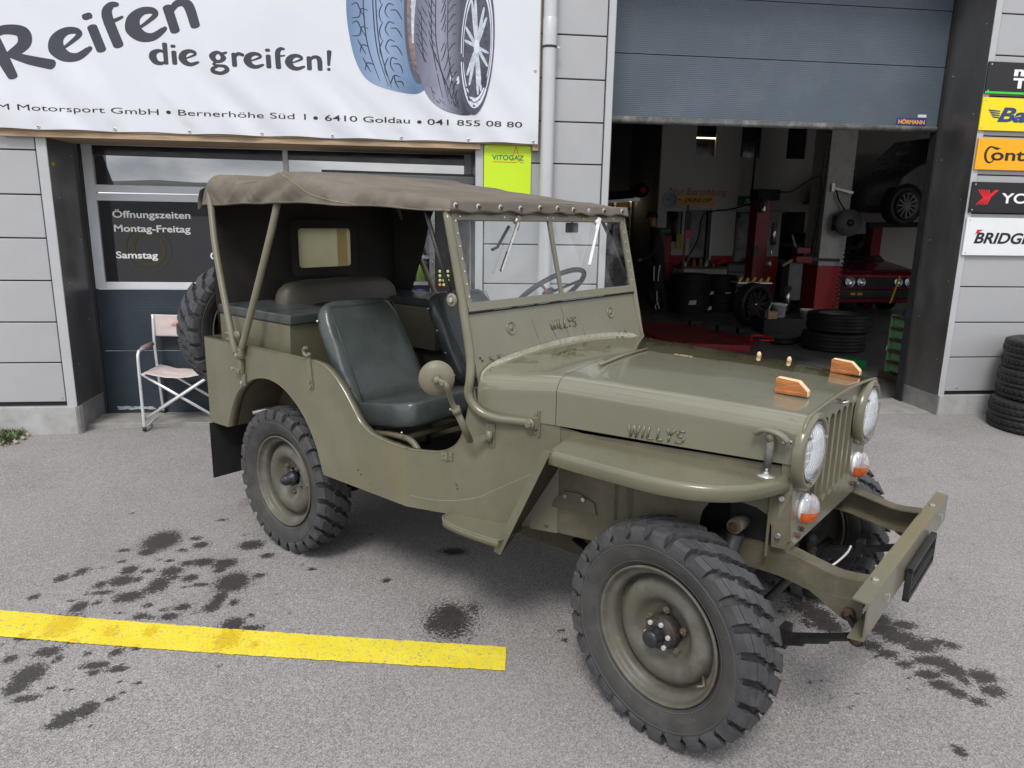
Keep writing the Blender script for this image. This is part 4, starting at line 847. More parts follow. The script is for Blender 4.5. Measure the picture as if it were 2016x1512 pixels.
def tyre_thing(label, loc, ro, w_, ri, group=None, tilt=None, chunky=False, cat='tyre'):
    o = road_tyre('tyre', ro, w_, ri, chunky=chunky); tag(o, label, cat, group); o.location = loc; return o
tl = [('lowest tyre of the outdoor stack, with a white paper label', 0), ('middle tyre of the outdoor stack of new tyres', 1), ('topmost tyre of the outdoor stack of new tyres', 2)]
cx, cy = 5.13, -.42
base = road_tyre('tyre', .340, .245, .205, chunky=True, blocks=44); tag(base, tl[0][0], 'tyre', 'new tyres stacked by the wall'); base.location = (cx - .02, cy - .02, .018); base.rotation_euler = (0, 0, .3)
t2 = base.copy(); COL.objects.link(t2); t2['label'] = tl[1][0]; t2.location = (cx + .05, cy + .02, .256); t2.rotation_euler = (0, 0, 1.1)
t3 = base.copy(); COL.objects.link(t3); t3['label'] = tl[2][0]; t3.location = (cx + .075, cy + .03, .490); t3.rotation_euler = (0, 0, 2.2)
g = MB()
def wrap(mb, r_, a0, a1, z0, z1, n=10): 
    mb.add([(r_ * math.cos(lerp(a0, a1, i / n)), r_ * math.sin(lerp(a0, a1, i / n)), z) for i in range(n + 1) for z in (z0, z1)], [(2 * i, 2 * i + 2, 2 * i + 3, 2 * i + 1) for i in range(n)])
ta = math.atan2(-5.59 - cy, .2 - cx) - .3
wrap(g, .3495, ta - .10, ta + .62, .07, .165); g.build('paper_label', 'paper', base)
for c_, a0, a1, z0, z1 in (('s_red', -.07, -.03, .13, .155), ('s_amber', -.03, .01, .13, .155), ('s_green', .01, .04, .13, .155), ('blueprint', .10, .18, .12, .155), ('blueprint', -.06, .04, .085, .10)):
    g = MB(); wrap(g, .3503, ta + .25 + a0, ta + .25 + a1, z0, z1, 3); g.build('label_print', c_, base)
g = MB()
for i in range(14): a = i * 2 * PI / 14; g.add([(r_ * math.cos(a + d), r_ * math.sin(a + d), z) for r_, d, z in ((.29, -.05, .2455), (.29, .05, .2455), (.25, .05, .247), (.25, -.05, .247))], [(0, 1, 2, 3)])

each([lambda g: g.box(6.8, 6.95, -.01, .5, 0, 4.9), lambda g: g.box(10.85, 11.0, -.01, .5, 0, 4.9)], 'added_gate_post', 'trim', bld)  # posts of an added, unseen side opening that lets daylight into the hall
# ================================================================ workshop interior
def st(name, x0, x1, y0, y1, z0, z1, mt): return struct(MB().box(x0, x1, y0, y1, z0, z1).build(name, mt))
st('workshop_floor', 1.0, 13, .55, 12, -.1, .008, 'hall_floor'); st('workshop_ceiling', .95, 13, .5, 12, 4.3, 4.4, 'walldark')
st('workshop_side_wall', .9, 1.0, .5, 12, 0, 4.4, 'walldark'); st('workshop_side_wall', 12.9, 13, .5, 12, 0, 4.4, 'wallwhite'); st('workshop_dark_wall', 1.0, 4.88, 11.2, 11.3, 0, 4.4, 'walldark')
struct(MB().box(4.88, 5.0, 9.1, 11.3, 0, 4.4).build('workshop_side_wall', 'walldark'))
bw = MB(); zs = [(5.40, 5.57)]; hole = []
for x0, x1 in ((5.57, 5.955), (6.52, 6.90), (7.50, 8.02)): hole.append([(x0, 9, .0), (x1, 9, .0), (x1, 9, 1.83), (x0, 9, 1.83)])
for x0, x1 in ((5.58, 5.98), (6.51, 6.91), (7.47, 7.87)): hole.append([(x0, 9, 2.87), (x1, 9, 2.87), (x1, 9, 3.7), (x0, 9, 3.7)])
hole.append([(5.065, 9, 1.2), (5.40, 9, 1.2), (5.40, 9, 1.80), (5.065, 9, 1.80)])
for h_ in hole: h_[0] = (h_[0][0], 9, max(.01, h_[0][2])); h_[1] = (h_[1][0], 9, max(.01, h_[1][2]))
bw.poly([(4.88, 9, 0), (12.9, 9, 0), (12.9, 9, 4.3), (4.88, 9, 4.3)], (0, .1, 0), holes=hole); bwall = struct(bw.build('workshop_back_wall', 'wallwhite'))
st('workshop_red_dado', 5.0, 12.9, 8.985, 8.996, .01, .92, 'pillarred') if False else None
g = MB(); 
for x0, x1 in ((4.9, 5.56), (5.965, 6.51), (6.91, 7.49), (8.03, 8.2)): g.box(x0, x1, 8.985, 8.996, .01, .93)
g.build('red_dado', 'pillarred', bwall)
for i, (x0, x1, z0, z1) in enumerate(((5.57, 5.955, .01, 1.83), (6.52, 6.90, .01, 1.83), (7.5, 8.02, .01, 1.83), (5.065, 5.40, 1.2, 1.8))): MB().box(x0, x1, 9.05, 9.08, z0, z1).build('door_leaf', 'glass_dark', bwall)
for x0, x1 in ((5.58, 5.98), (6.51, 6.91), (7.47, 7.87)): MB().box(x0, x1, 9.05, 9.07, 2.87, 3.7).build('pane', 'glass_dark', bwall)
MB().bar((6.10, 8.97, 1.84), (7.55, 8.97, 1.84), .06, .05).build('sliding_rail', 'trim', bwall); MB().box(6.02, 6.5, 8.95, 8.98, .93, 1.82).build('sliding_door_leaf', 'wallwhite', bwall, bevel=.01); MB().box(6.93, 7.46, 8.95, 8.98, .93, 1.82).build('sliding_door_leaf', 'wallwhite', bwall, bevel=.01)
MB().box(5.97, 6.01, 8.9, 9.0, .2, 1.85).build('door_jamb', 'trim', bwall)
g = MB(); text_into(g, 'Nur Barzahlung', XZ(5.10, 8.99, 2.125), height=.135, width=1.17, bold=-.004); g.build('lettering', 'pillarred', bwall)
MB().tube([(6.63, 8.6, 2.0), (6.66, 8.6, 4.3)], .02, 8).build('conduit', 'black', bwall)
M['lamp'] = mat('lit_tube', (1, .9, .7), .5, emit=((1, .78, .42), 3.2)); M['lamp_dim'] = mat('warm_reflection', (.8, .5, .2), .5, emit=((1, .55, .18), .9))
def lamp(x0, x1, y, z, lab, h_=.02, mt='lamp'):
    t = thing('tube_lamp', lab, 'lamp', (x0, y, z)); MB().box(0, x1 - x0, 0, .03, 0, h_).build('tube', mt, t); MB().box(-.02, x1 - x0 + .02, .0, .05, h_, h_ + .04).build('housing', 'black', t); return t
lamp(5.575, 5.975, 9.03, 3.21, 'thin lit tube seen through the upper window over the cash sign', .022)
lamp(4.36, 4.47, 10.6, 2.02, 'short lit tube at the far left of the hall', .03); lamp(4.72, 4.84, 10.6, 2.02, 'middle lit tube in the glazed office', .03); lamp(4.92 - .05, 5.08 - .05, 10.5, 2.0, 'wide glowing lamp beside the office wall', .05) if False else None
lamp(4.54, 4.68, 10.3, 2.0, 'wide warm lamp strip beside the back wall corner', .05)
# glazed office on the left with shelves
of = thing('glass_cabinet', 'tall glazed cabinet with brown boxes left of the mechanic', 'cabinet', (3.2, 10.7, 0))
M['warmwood'] = mat('warm_board', (.2, .12, .05), .6, var=.5, vs=9)
MB().box(0, 1.6, .1, .14, 0, 2.1).build('back_panel', 'warmwood', of)
for x in (0, .42, .84, 1.22, 1.58): MB().box(x, x + .04, 0, .06, 0, 2.2).build('post', 'galv', of)
for z in (.5, .95, 1.4, 1.85): MB().box(0, 1.6, 0, .1, z, z + .03).build('shelf', 'black', of)
for i in range(12): MB().box(.08 + (i % 6) * .25, .22 + (i % 6) * .25, .01, .09, .53 + (i // 6) * .9, .53 + (i // 6) * .9 + .2 + .1 * ((i * 7) % 3)).build('box', random.choice(['card', 'warmwood', 's_red', 'blue']), of)
# long exhaust tube on the dark wall
ex = thing('exhaust_hose_reel', 'dark exhaust hose rail with a red round end on the side wall', 'hose rail', (3.2, 9.2, 1.9))
MB().bar((0, 0, 0), (1.35, 0, .13), .05, .07).build('rail', 'galv', ex); MB().tube([(0, -.02, .1), (1.2, -.02, .22)], .08, 12).build('hose', 'void', ex)
MB().lathe([(0, 0), (.15, 0), (.15, .12), (0, .12)], (1.35, .02, .3), (0, -1, 0), n=26).build('drum', 'void', ex); MB().lathe([(0, 0), (.06, 0), (.05, .02), (0, .02)], (1.37, -.11, .3), (0, -1, 0), n=20).build('hub', 's_red', ex)
# clock and signs on the back wall
ck = thing('wall_clock', 'round grey wall clock left of the yellow sign', 'clock', (5.11, 8.98, 2.02)); MB().lathe([(0, .01), (.135, .01), (.14, .03), (.15, .03), (.15, 0)], (0, 0, 0), (0, -1, 0), n=36).build('case', 'screen', ck)
MB().lathe([(.14, .031), (.152, .031), (.152, 0)], (0, 0, 0), (0, -1, 0), n=36).build('rim', 'galv', ck)
g = MB(); g.bar((0, -.034, 0), (-.05, -.034, .03), .006, .008, (0, 1, 0)); g.bar((0, -.034, 0), (-.085, -.034, .01), .004, .006, (0, 1, 0)); g.build('hand', 'black', ck)
g = MB()
for i in range(12): a = i * PI / 6; g.bar((.11 * math.cos(a), -.033, .11 * math.sin(a)), (.128 * math.cos(a), -.033, .128 * math.sin(a)), .004, .006, (0, 1, 0))
g.build('hour_mark', 'black', ck)
ys_ = thing('tyre_sign', 'yellow sign with black slanted lettering under the cash notice', 'sign', (5.225, 8.98, 1.93)); MB().box(0, .81, 0, .01, 0, .19).build('plate', 's_amber', ys_)
g = MB(); text_into(g, 'DUNLOP', XZ(.17, -.002, .058), height=.075, width=.58, bold=.05, shear=.35); g.poly([(.05, -.002, .095), (.07, -.002, .12), (.10, -.002, .11), (.145, -.002, .095), (.10, -.002, .08), (.07, -.002, .07)]); g.build('lettering', 's_black', ys_)
gs2 = thing('tyre_sign', 'green sign with white slanted letters partly behind the red lift column', 'sign', (6.52, 8.98, 1.93)); M['sgreen2'] = mat('green_sign', (.01, .16, .05), .4); MB().box(0, .7, 0, .01, 0, .19).build('plate', 'sgreen2', gs2)
g = MB(); text_into(g, 'Sava', XZ(.15, -.002, .045), height=.1, width=.42, bold=.05, shear=.2); g.build('lettering', 's_white', gs2)
# pillar
pl = thing('pillar', 'square concrete pillar painted white above and red below', 'pillar', (6.97, 6.45, 0), -.08)
MB().box(0, .44, 0, .62, .90, 4.3).build('white_part', 'pillarwhite', pl); MB().box(-.001, .441, -.001, .621, 0, .899).build('red_part', 'pillarred', pl)
br = thing('wall_bracket', 'steel swing arm bracket fixed to the pillar', 'bracket', (7.03, 6.4, 2.17)); MB().bar((.02, 0, .03), (.34, -.1, -.05), .03, .04).build('arm', 'galv', br); MB().box(0, .05, -.02, .02, -.03, .1).build('plate', 'zinc', br); MB().tube([(.08, -.02, 0), (.12, -.04, -.15), (.22, -.06, -.30), (.27, -.08, -.38)], .014, 8).build('hose', 'black', br)
rl = thing('hose_reel', 'round dark hose reel hanging beside the pillar', 'hose reel', (7.30, 6.3, 1.63))
MB().lathe([(0, .02), (.07, .02), (.08, .0), (.16, -.02), (.20, -.01), (.22, .03), (.22, .14), (0, .14)], (0, 0, 0), (-.15, -1, 0), n=34).build('drum', 'hall_floor', rl); MB().lathe([(0, .04), (.06, .04), (.06, -.02)], (0, -.12, 0), (-.15, -1, 0), n=20).build('hub', 'black', rl)
MB().box(-.22, -.05, -.1, .05, -.13, .12).build('mount', 'black', rl)
ac = thing('coiled_air_line', 'black spiral air line hanging down the right edge of the red pillar', 'hose', (7.40, 6.3, 0))
pts = [(.045 * math.cos(i * .7) - (.14 * (i / 150)), -.02 + .045 * math.sin(i * .7), 1.42 - i * .0082) for i in range(165)]
ac2 = MB().tube(pts, .0085, 6).build('spiral', 'black', ac)
wc = thing('cable_ladder', 'thin wire cable ladder running up the wall left of the pillar', 'cable ladder', (6.78, 6.4, .9))
g = MB(); g.tube([(0, 0, 0), (.10, 0, 2.9)], .006, 6); g.tube([(.07, 0, 0), (.17, 0, 2.9)], .006, 6)
for i in range(15): g.tube([(-.01 + i * .0066, 0, .1 + i * .19), (.09 + i * .0066, 0, .1 + i * .19)], .005, 6)
g.build('rungs', 'black', wc)
# two-post lift column and tyre machine
lc = thing('lift_column', 'dark red lift column with black head beside the pillar', 'car lift', (5.85, 6.6, 0))
MB().box(.0, .24, 0, .3, 0, 1.98).build('column', 'redpaint', lc, bevel=.01); MB().box(-.03, .38, -.03, .3, 1.98, 2.16).build('head', 'void', lc, bevel=.02)
MB().lathe([(0, 0), (.05, 0), (.055, .02), (.055, .22), (0, .22)], (.07, -.08, 1.78), n=18).build('motor', 'steel', lc); MB().box(-.05, .02, -.12, .0, 1.05, 1.22).build('control_box', 'black', lc)
tm = thing('tyre_machine', 'tyre changing machine with red heads and steel cylinders', 'machine', (6.2, 6.0, 0))
MB().box(.02, .26, 0, .25, .35, .98).build('column', 'hall_floor', tm, bevel=.01); MB().box(.08, .32, -.08, .1, 1.12, 1.22).build('head', 'redpaint', tm, bevel=.01); MB().box(.06, .34, -.12, .05, .97, 1.08).build('control_box', 'redpaint', tm, bevel=.01)
MB().bar((.3, 0, 1.03), (.85, -.05, 1.02), .05, .05).build('arm', 'black', tm); MB().lathe([(0, 0), (.055, 0), (.055, .42), (0, .42)], (-.02, -.1, .18), n=18).build('cylinder', 'steel', tm)
MB().lathe([(0, 0), (.045, 0), (.045, .36), (0, .36)], (-.36, -.1, 1.25), n=18).build('cylinder', 'steel', tm); MB().tube([(-.36, -.1, 1.26), (-.38, -.1, 1.0)], .012, 8).build('rod', 'steel', tm); MB().lathe([(.012, 0), (.06, -.07), (.0, -.08)], (-.38, -.1, 1.0), (.3, 0, 1), n=12).build('foot', 'galv', tm)
MB().box(-.15, .5, -.15, .3, 0, .14).build('base', 'void', tm); MB().bar((.1, 0, 1.2), (-.02, -.05, 1.42), .02, .03).build('lever', 'steel', tm); MB().bar((.0, -.1, 1.02), (-.18, -.15, .93), .03, .03).build('handle', 'card', tm)
for i, (pts, lab) in enumerate((([(5.0, 8.2, .5), (5.42, 8.2, 1.2), (5.45, 8.1, 1.65), (5.5, 7.9, 1.78), (5.8, 7.4, 1.85), (6.0, 6.8, 2.0), (6.2, 6.5, 2.12)], 'long black air hose sagging from the lift column to the bench'), ([(6.2, 6.5, 2.12), (6.4, 6.5, 2.14), (6.8, 6.5, 2.38), (6.88, 6.45, 2.2), (6.84, 6.45, 1.2), (6.75, 6.4, 1.0)], 'black cable looping from the lift head up to the pillar'))):
    tag(MB().tube(cr_spline(pts, 8), .013, 7).build('air_hose', 'black'), lab, 'hose')
# workbench
wb = thing('workbench', 'white steel workbench crowded with bottles', 'workbench', (5.0, 7.75, 0))
MB().box(0, .92, 0, .5, .74, .78).build('top', 'warmwood', wb); MB().box(0, .9, .02, .48, .62, .735).build('drawer', 'pillarwhite', wb, bevel=.005); MB().box(0, .8, .03, .4, .5, .54).build('shelf', 'galv', wb); MB().box(.0, .04, .02, .06, 0, .62).build('leg', 'pillarwhite', wb); MB().box(.82, .86, .02, .06, 0, .62).build('leg', 'pillarwhite', wb)
bl = [(.10, .09, 'paper', 'small grey bottle at the left end of the workbench'), (.27, .15, 'bottle_r', 'orange spray bottle on the workbench'), (.40, .19, 'bottle_g', 'tall green bottle on the workbench'), (.51, .14, 'paper', 'clear bottle with blue cap on the workbench'), (.20, .07, 'black', 'low black jar between grey and orange bottles')]
for x, h_, mt_, lab in bl:
    tag(MB().lathe([(0, 0), (.032, 0), (.034, .01), (.034, h_ * .6), (.014, h_ * .75), (.014, h_), (0, h_)], (0, 0, 0), n=16).build('bottle', mt_), lab, 'bottle', 'bottles on the workbench').location = (5.0 + x, 7.85, .78)
tag(MB().ball((0, 0, 0), .03, 12).build('ball', 'yellow'), 'small yellow ball on the workbench', 'ball').location = (5.66, 7.85, .81)
tag(MB().tube([(0, 0, 0), (.12, 0, .05), (.22, 0, .07)], [.03, .045, .02], 10).build('grinder', 's_red'), 'red hand tool lying at the right of the workbench', 'power tool').location = (5.72, 7.85, .82)
g = MB()
for i in range(26): x = random.random() * .8; a = random.random() * 3; g.bar((x, random.random() * .3 + .1, .01), (x + .1 * math.cos(a), .2, .02 + random.random() * .12), .015, .015)
tag(g.build('tools', 'black', kind='stuff'), 'loose dark tools lying on the workbench', 'tools').location = (5.05, 7.85, .78)
tc_ = thing('tool_cabinet', 'black tool cabinet with drawers right of the workbench', 'cabinet', (6.0, 8.0, 0)); MB().box(0, .62, .02, .5, 0, .84).build('case', 'black', tc_, bevel=.01)
for i in range(5): MB().box(.03, .59, 0, .02, .08 + i * .15, .20 + i * .15).build('drawer', 'walldark', tc_, bevel=.004)
gj = thing('fire_extinguisher_cabinet', 'red upright compressor cabinet behind the mechanic', 'cabinet', (4.62, 8.1, .2)); MB().box(0, .28, 0, .3, .6, 1.15).build('case', 'redpaint', gj, bevel=.02); MB().box(.02, .12, .02, .2, 0, .6).build('leg', 'redpaint', gj); MB().box(.18, .26, .02, .2, 0, .6).build('leg', 'redpaint', gj); MB().box(.02, .26, -.02, .25, 1.16, 1.28).build('green_cloth', 'sgreen2', gj, bevel=.03)
ps = thing('pole_stand', 'tall thin pole with tags hanging from a hook by the bench', 'stand', (4.97, 7.6, 0)); MB().tube([(0, 0, 0), (0, 0, 1.2), (.02, 0, 1.9)], .02, 8).build('pole', 'warmwood', ps); MB().box(-.02, .09, -.02, 0, 1.45, 1.8).build('tag', 'black', ps); MB().box(.0, .09, -.025, 0, 1.3, 1.45).build('tag', 's_red', ps)
wm = thing('wall_board', 'yellow note board on the back wall', 'notice', (5.28, 8.95, 1.05)); MB().box(0, .12, 0, .02, 0, .3).build('sheet', 'yellow', wm)
# stacks of dark tyres and the leaning wheel
dark = road_tyre('tyre', .35, .21, .22)
def stack(x, y, zs_, labs, grp, sc=1.0):
    for z, lab in zip(zs_, labs):
        o = dark.copy(); COL.objects.link(o); tag(o, lab, 'tyre', grp); o.location = (x + random.uniform(-.015, .015), y, z); o.scale = (sc,) * 3; o.rotation_euler = (0, 0, random.random() * 6)
    return o
tag(dark, 'lower tyre of the pair lying just inside the gate', 'tyre', 'pair of tyres inside the gate'); dark.location = (5.53, 3.32, .008); dark.scale = (1.12, 1.12, 1.12)
o = dark.copy(); COL.objects.link(o); o['label'] = 'upper tyre with silver rim of the pair lying just inside the gate'; o.location = (5.60, 3.36, .248); rm = MB().lathe([(.222, .2), (.215, .205), (.20, .15), (.18, .10), (.16, .09), (.05, .085), (.03, .07), (0, .07)], n=36).build('rim', 'zinc', o)
stack(4.98, 7.2, [.008, .16, .315, .47], ['lowest tyre of the far left stack behind the mechanic, with paper sheet', 'second tyre up of the far left stack behind the mechanic', 'third tyre up of the far left stack behind the mechanic', 'topmost tyre of the far left stack behind the mechanic'], 'tyres stacked by the workbench', .74 * 1.42)
stack(5.62, 7.35, [.008, .17, .34, .49], ['lowest tyre of the stack right of the far left stack', 'second tyre up of the stack in front of the tool cabinet', 'third tyre up of the stack in front of the tool cabinet', 'topmost tyre of the stack in front of the tool cabinet'], 'tyres stacked by the workbench', .8)
for x, z, w_, h_, lab in ((4.82, .17, .14, .09, 'crumpled white paper sheet on the lowest far left tyre'), (5.2, .35, .07, .07, 'small square white label on a far left tyre'), (5.18, .08, .07, .07, 'lower square white label on a far left tyre'), (5.52, .36, .12, .03, 'narrow white label strip on the stack by the cabinet')):
    tag(MB().add([(0, 0, 0), (w_, -.005, .01), (w_ * 1.05, 0, h_), (.02, -.005, h_ * .9)], [(0, 1, 2, 3)]).build('paper_label', 'paper'), lab, 'label').location = (x, 6.79 if x < 5.4 else 6.9, z)
wh = thing('wheel', 'upright tyre with black spoked rim leaning by the tyre machine', 'wheel', (5.38, 5.45, .345), .35)
o = road_tyre('tyre', .335, .22, .24, wh); o.rotation_euler = (PI / 2, 0, 0); o.location = (0, .11, 0)
g = MB()
for i in range(10):
    a = i * PI / 5; g.bar((.03 * math.cos(a), -.06, .03 * math.sin(a)), (.225 * math.cos(a + .12), -.08, .225 * math.sin(a + .12)), .03, .03, (0, 1, 0)); g.bar((.03 * math.cos(a), -.06, .03 * math.sin(a)), (.225 * math.cos(a - .12), -.08, .225 * math.sin(a - .12)), .015, .02, (0, 1, 0))
g.lathe([(.24, 0), (.225, .02), (.22, .16)], (0, -.10, 0), (0, 1, 0), n=32); g.build('rim', 'black', wh); MB().lathe([(0, 0), (.03, 0), (.03, .02)], (0, -.09, 0), (0, 1, 0), n=14).build('hub_cap', 'steel', wh)
wt = thing('parts_tray', 'shelf of yellow clamps above the leaning wheel', 'tray', (5.35, 6.0, .62)); MB().box(0, .6, 0, .3, 0, .02).build('tray', 'galv', wt)
for i in range(5): MB().bar((.06 + i * .12, .1, .02), (.10 + i * .12, .1, .10 - .02 * (i % 2)), .03, .04).build('clamp', 'yellow', wt)
# black block with bucket and cardboard box, white tubs
bb = tag(MB().box(0, .66, 0, .4, 0, .22).build('crate', 'black', bevel=.01), 'low dark block carrying a bucket and a cardboard box', 'crate'); bb.location = (5.18, 4.6, .008)
tag(MB().box(0, .14, 0, .12, 0, .11).build('cardboard_box', 'card', bevel=.003), 'small brown cardboard box on the low dark block', 'box').location = (5.22, 4.56, .23)
tag(MB().bar((0, 0, 0), (.10, .02, .24), .03, .01).build('steel_bar', 'steel'), 'shiny steel bar standing behind the cardboard box', 'tool').location = (5.24, 4.72, .22)
def bucket(lab, loc, r_, h_, band=None):
    t = thing('bucket', lab, 'bucket', loc, group='white plastic tubs'); MB().lathe([(0, 0), (r_ * .85, 0), (r_, h_), (r_ * 1.04, h_), (r_ * 1.04, h_ - .02), (r_ * .96, h_ - .03), (r_ * .8, .01), (0, .01)], n=26).build('tub', 'bucket', t)
    MB().tube([(r_ * math.cos(a), r_ * math.sin(a), h_ * .9 - .06 * math.sin(a * .5) ** 2 * 2 * .5) for a in [PI + i * PI / 10 for i in range(11)]], .003, 6).build('handle', 'galv', t)
    if band: MB().lathe([(r_ * .965 + .001, h_ * .6), (r_ * .985 + .001, h_ * .75)], n=26).build('band', band, t)
    g = MB(); a = R(255)
    for i in range(4): zz = h_ * (.25 + .1 * i); g.add([((r_ * .93) * math.cos(a + d), (r_ * .93) * math.sin(a + d), z) for d, z in ((-.3, zz), (.3 - .1 * (i % 2), zz), (.3 - .1 * (i % 2), zz + .012), (-.3, zz + .012))], [(0, 1, 2, 3)])
    g.build('label_print', 'walldark', t); return t
bucket('white printed bucket on the low dark block', (5.50, 4.8, .23), .105, .20); bucket('grubby white tub with red band behind the pair of tyres', (5.92, 4.75, .008), .13, .20, 's_red'); bucket('upper white tub stacked on the red banded tub', (6.0, 4.8, .21), .15, .13)
# red lift plates on the floor
lp = thing('scissor_lift', 'flat red scissor lift lowered to the floor behind the bonnet', 'car lift', (0, 0, .008))
for q, nm in (([(3.1, 5.1), (3.85, 5.1), (4.35, 3.5), (4.28, 3.05), (3.35, 3.3)], 'platform'), ([(2.7, 4.7), (3.05, 4.9), (3.3, 3.3), (3.0, 3.2)], 'platform'), ([(3.95, 4.9), (4.15, 4.9), (4.62, 3.6), (4.42, 3.4)], 'ramp')):
    MB().poly([(x, y, .0) for x, y in q], (0, 0, .09)).build(nm, 'redpaint', lp, bevel=.008)
for x, y in ((4.12, 4.75), (4.32, 4.2), (4.52, 3.95)): MB().box(x, x + .17, y, y + .12, .09, .17).build('rubber_block', 'black', lp, bevel=.008)
MB().tube(cr_spline([(4.42, 3.35, .12), (4.5, 3.5, .14), (4.66, 3.5, .14), (4.7, 3.3, .12), (4.5, 3.25, .12)], 5), .012, 8).build('handle', 's_red', lp)
# corrugated hose with pliers
pts = cr_spline([(4.88, 3.75, .05), (4.98, 3.6, .05), (5.15, 3.6, .06), (5.35, 3.75, .08), (5.6, 3.9, .08)], 14); P2 = [.036 + .008 * (i % 2) for i in range(len(pts))]
tag(MB().tube(pts, P2, 12).build('corrugated_hose', 'black'), 'black corrugated suction hose on the workshop floor', 'hose')
g = MB(); g.bar((0, 0, 0), (.2, .06, .01), .02, .015); g.bar((0, .07, 0), (.2, .02, .01), .02, .015); g.bar((.2, .04, .01), (.27, .05, .01), .05, .02); tag(g.build('pliers', 'steel'), 'steel pliers at the end of the corrugated hose', 'tool').location = (4.66, 3.85, .02)
# red car
def loft(mb, secs, close=True):
    n = len(secs[0]); o = []
    for s_ in secs: o += s_
    mb.add(o, [(i * n + j, i * n + (j + 1) % n, (i + 1) * n + (j + 1) % n, (i + 1) * n + j) for i in range(len(secs) - 1) for j in range(n)], True)
    mb.add(secs[0], [tuple(range(n))[::-1]]); mb.add(secs[-1], [tuple(range(n))])
rc = thing('red_car', 'dark red hatchback with four round headlamps parked behind the pillar', 'car', (8.42, 6.9, 0), 0)
def hexsec(y, hw, z0, z1, tw): return [Vector((x, y, z)) for x, z in ((-hw, z0), (-hw, (z0 + z1) / 2), (-hw * .98, z1 - .06), (-tw, z1), (tw, z1), (hw * .98, z1 - .06), (hw, (z0 + z1) / 2), (hw, z0))]
g = MB(); loft(g, [hexsec(0, .78, .22, .72, .74), hexsec(.08, .8, .2, .80, .75), hexsec(1.0, .82, .2, .92, .76), hexsec(1.6, .83, .2, .93, .77), hexsec(3.6, .82, .2, .93, .76), hexsec(3.75, .8, .25, .9, .74)]); g.build('body', 'carred', rc, bevel=.01)
g = MB(); loft(g, [hexsec(1.0, .74, .9, .925, .72), hexsec(1.55, .66, .9, 1.38, .60), hexsec(2.8, .66, .9, 1.40, .60), hexsec(3.5, .7, .9, .95, .66)]); g.build('cabin', 'glass_dark', rc); MB().box(-.60, .60, 1.5, 2.9, 1.385, 1.42).build('roof', 'carred', rc, bevel=.015)
MB().bar((.05, .98, .95), (-.16, 1.5, 1.37), .12, .01, (0, -1, 1)).build('windscreen_reflection_strip', 'galv', rc) if False else None
MB().box(-.72, .72, -.012, .01, .50, .68).build('grille', 'black', rc, bevel=.004); MB().box(-.78, .78, -.09, .03, .30, .46).build('bumper', 'black', rc, bevel=.02); MB().box(-.74, .74, -.02, .0, .685, .70).build('grille_trim', 's_red', rc)
for x, r_ in ((-.58, .085), (-.36, .07), (.36, .07), (.58, .085)):
    h = MB().lathe([(0, -.01), (r_ * .5, -.006), (r_ * .9, .01), (r_, .02), (r_ * 1.06, .03), (r_ * 1.06, 0)], (x, -.03, .59), (0, -1, 0), n=26).build('headlight', 'lampcase', rc); MB().lathe([(0, .035), (r_ * .6, .03), (r_, .015)], (x, -.03, .59), (0, -1, 0), n=26).build('glass', 'lens', h)
for x in (-.57, -.44): MB().box(x, x + .09, -.1, -.085, .36, .40).build('indicator', 'yellow', rc)
for x in (-.76, .58):
    w2_ = part('wheel', rc); o = road_tyre('tyre', .29, .18, .17, w2_); o.rotation_euler = (0, PI / 2, 0); o.location = (x, .75, .29)
tag(MB().box(0, .03, 0, .02, 0, .5).build('gauge_rod', 'yellow'), 'yellow rod leaning by the right headlamp of the red car', 'rod').location = (8.42, 6.5, .25); bpy.context.scene.objects['gauge_rod'].rotation_euler = (0, .25, 0)
# raised grey car
lcx = thing('raised_car', 'grey car raised on a lift with its pale alloy wheel in view', 'car', (7.93, 5.6, 1.55), .12)
g = MB(); P = [(.0, .25), (-.28, .30), (-.30, .55), (-.22, .78), (.1, 1.0), (.5, 1.15), (.9, 1.5), (2.2, 1.6), (2.2, .25)]
g.poly([(x, 0, z) for x, z in P], (0, 1.6, 0)); g.build('body', 'cargrey', lcx, bevel=.05); MB().poly([(.45, -.004, 1.12), (.85, -.004, 1.45), (2.0, -.004, 1.52), (2.0, -.004, 1.15)]).build('side_window', 'glass_dark', lcx)
g = MB(); g.lathe([(.0, 0), (.32, 0), (.32, .2), (.3, .2)], (-.08, -.02, .38), (0, 1, 0), n=30); g.build('wheel_arch', 'void', lcx)
w3 = part('wheel', lcx); w3.rotation_euler = (0, 0, .0); o = road_tyre('tyre', .29, .19, .2, w3); o.rotation_euler = (PI / 2, 0, 0); o.location = (-.10, .14, .36)
g = MB()
for i in range(12): a = i * PI / 6; g.bar((-.10 + .04 * math.cos(a), -.055, .36 + .04 * math.sin(a)), (-.10 + .19 * math.cos(a), -.062, .36 + .19 * math.sin(a)), .022, .02, (0, 1, 0))
g.lathe([(.2, 0), (.19, .01), (.18, .05)], (-.10, -.07, .36), (0, 1, 0), n=32); g.lathe([(0, 0), (.05, 0), (.05, .03)], (-.10, -.07, .36), (0, 1, 0), n=18); g.build('rim', 'walldark', w3)
l2 = thing('lift_column', 'dark red lift column under the raised grey car', 'car lift', (8.9, 8.0, 0)); MB().box(0, .2, 0, .25, 0, 1.6).build('column', 'redpaint', l2, bevel=.01); MB().bar((-.2, -.1, 1.6), (.9, -.1, 1.62), .1, .1).build('arm', 'black', l2)
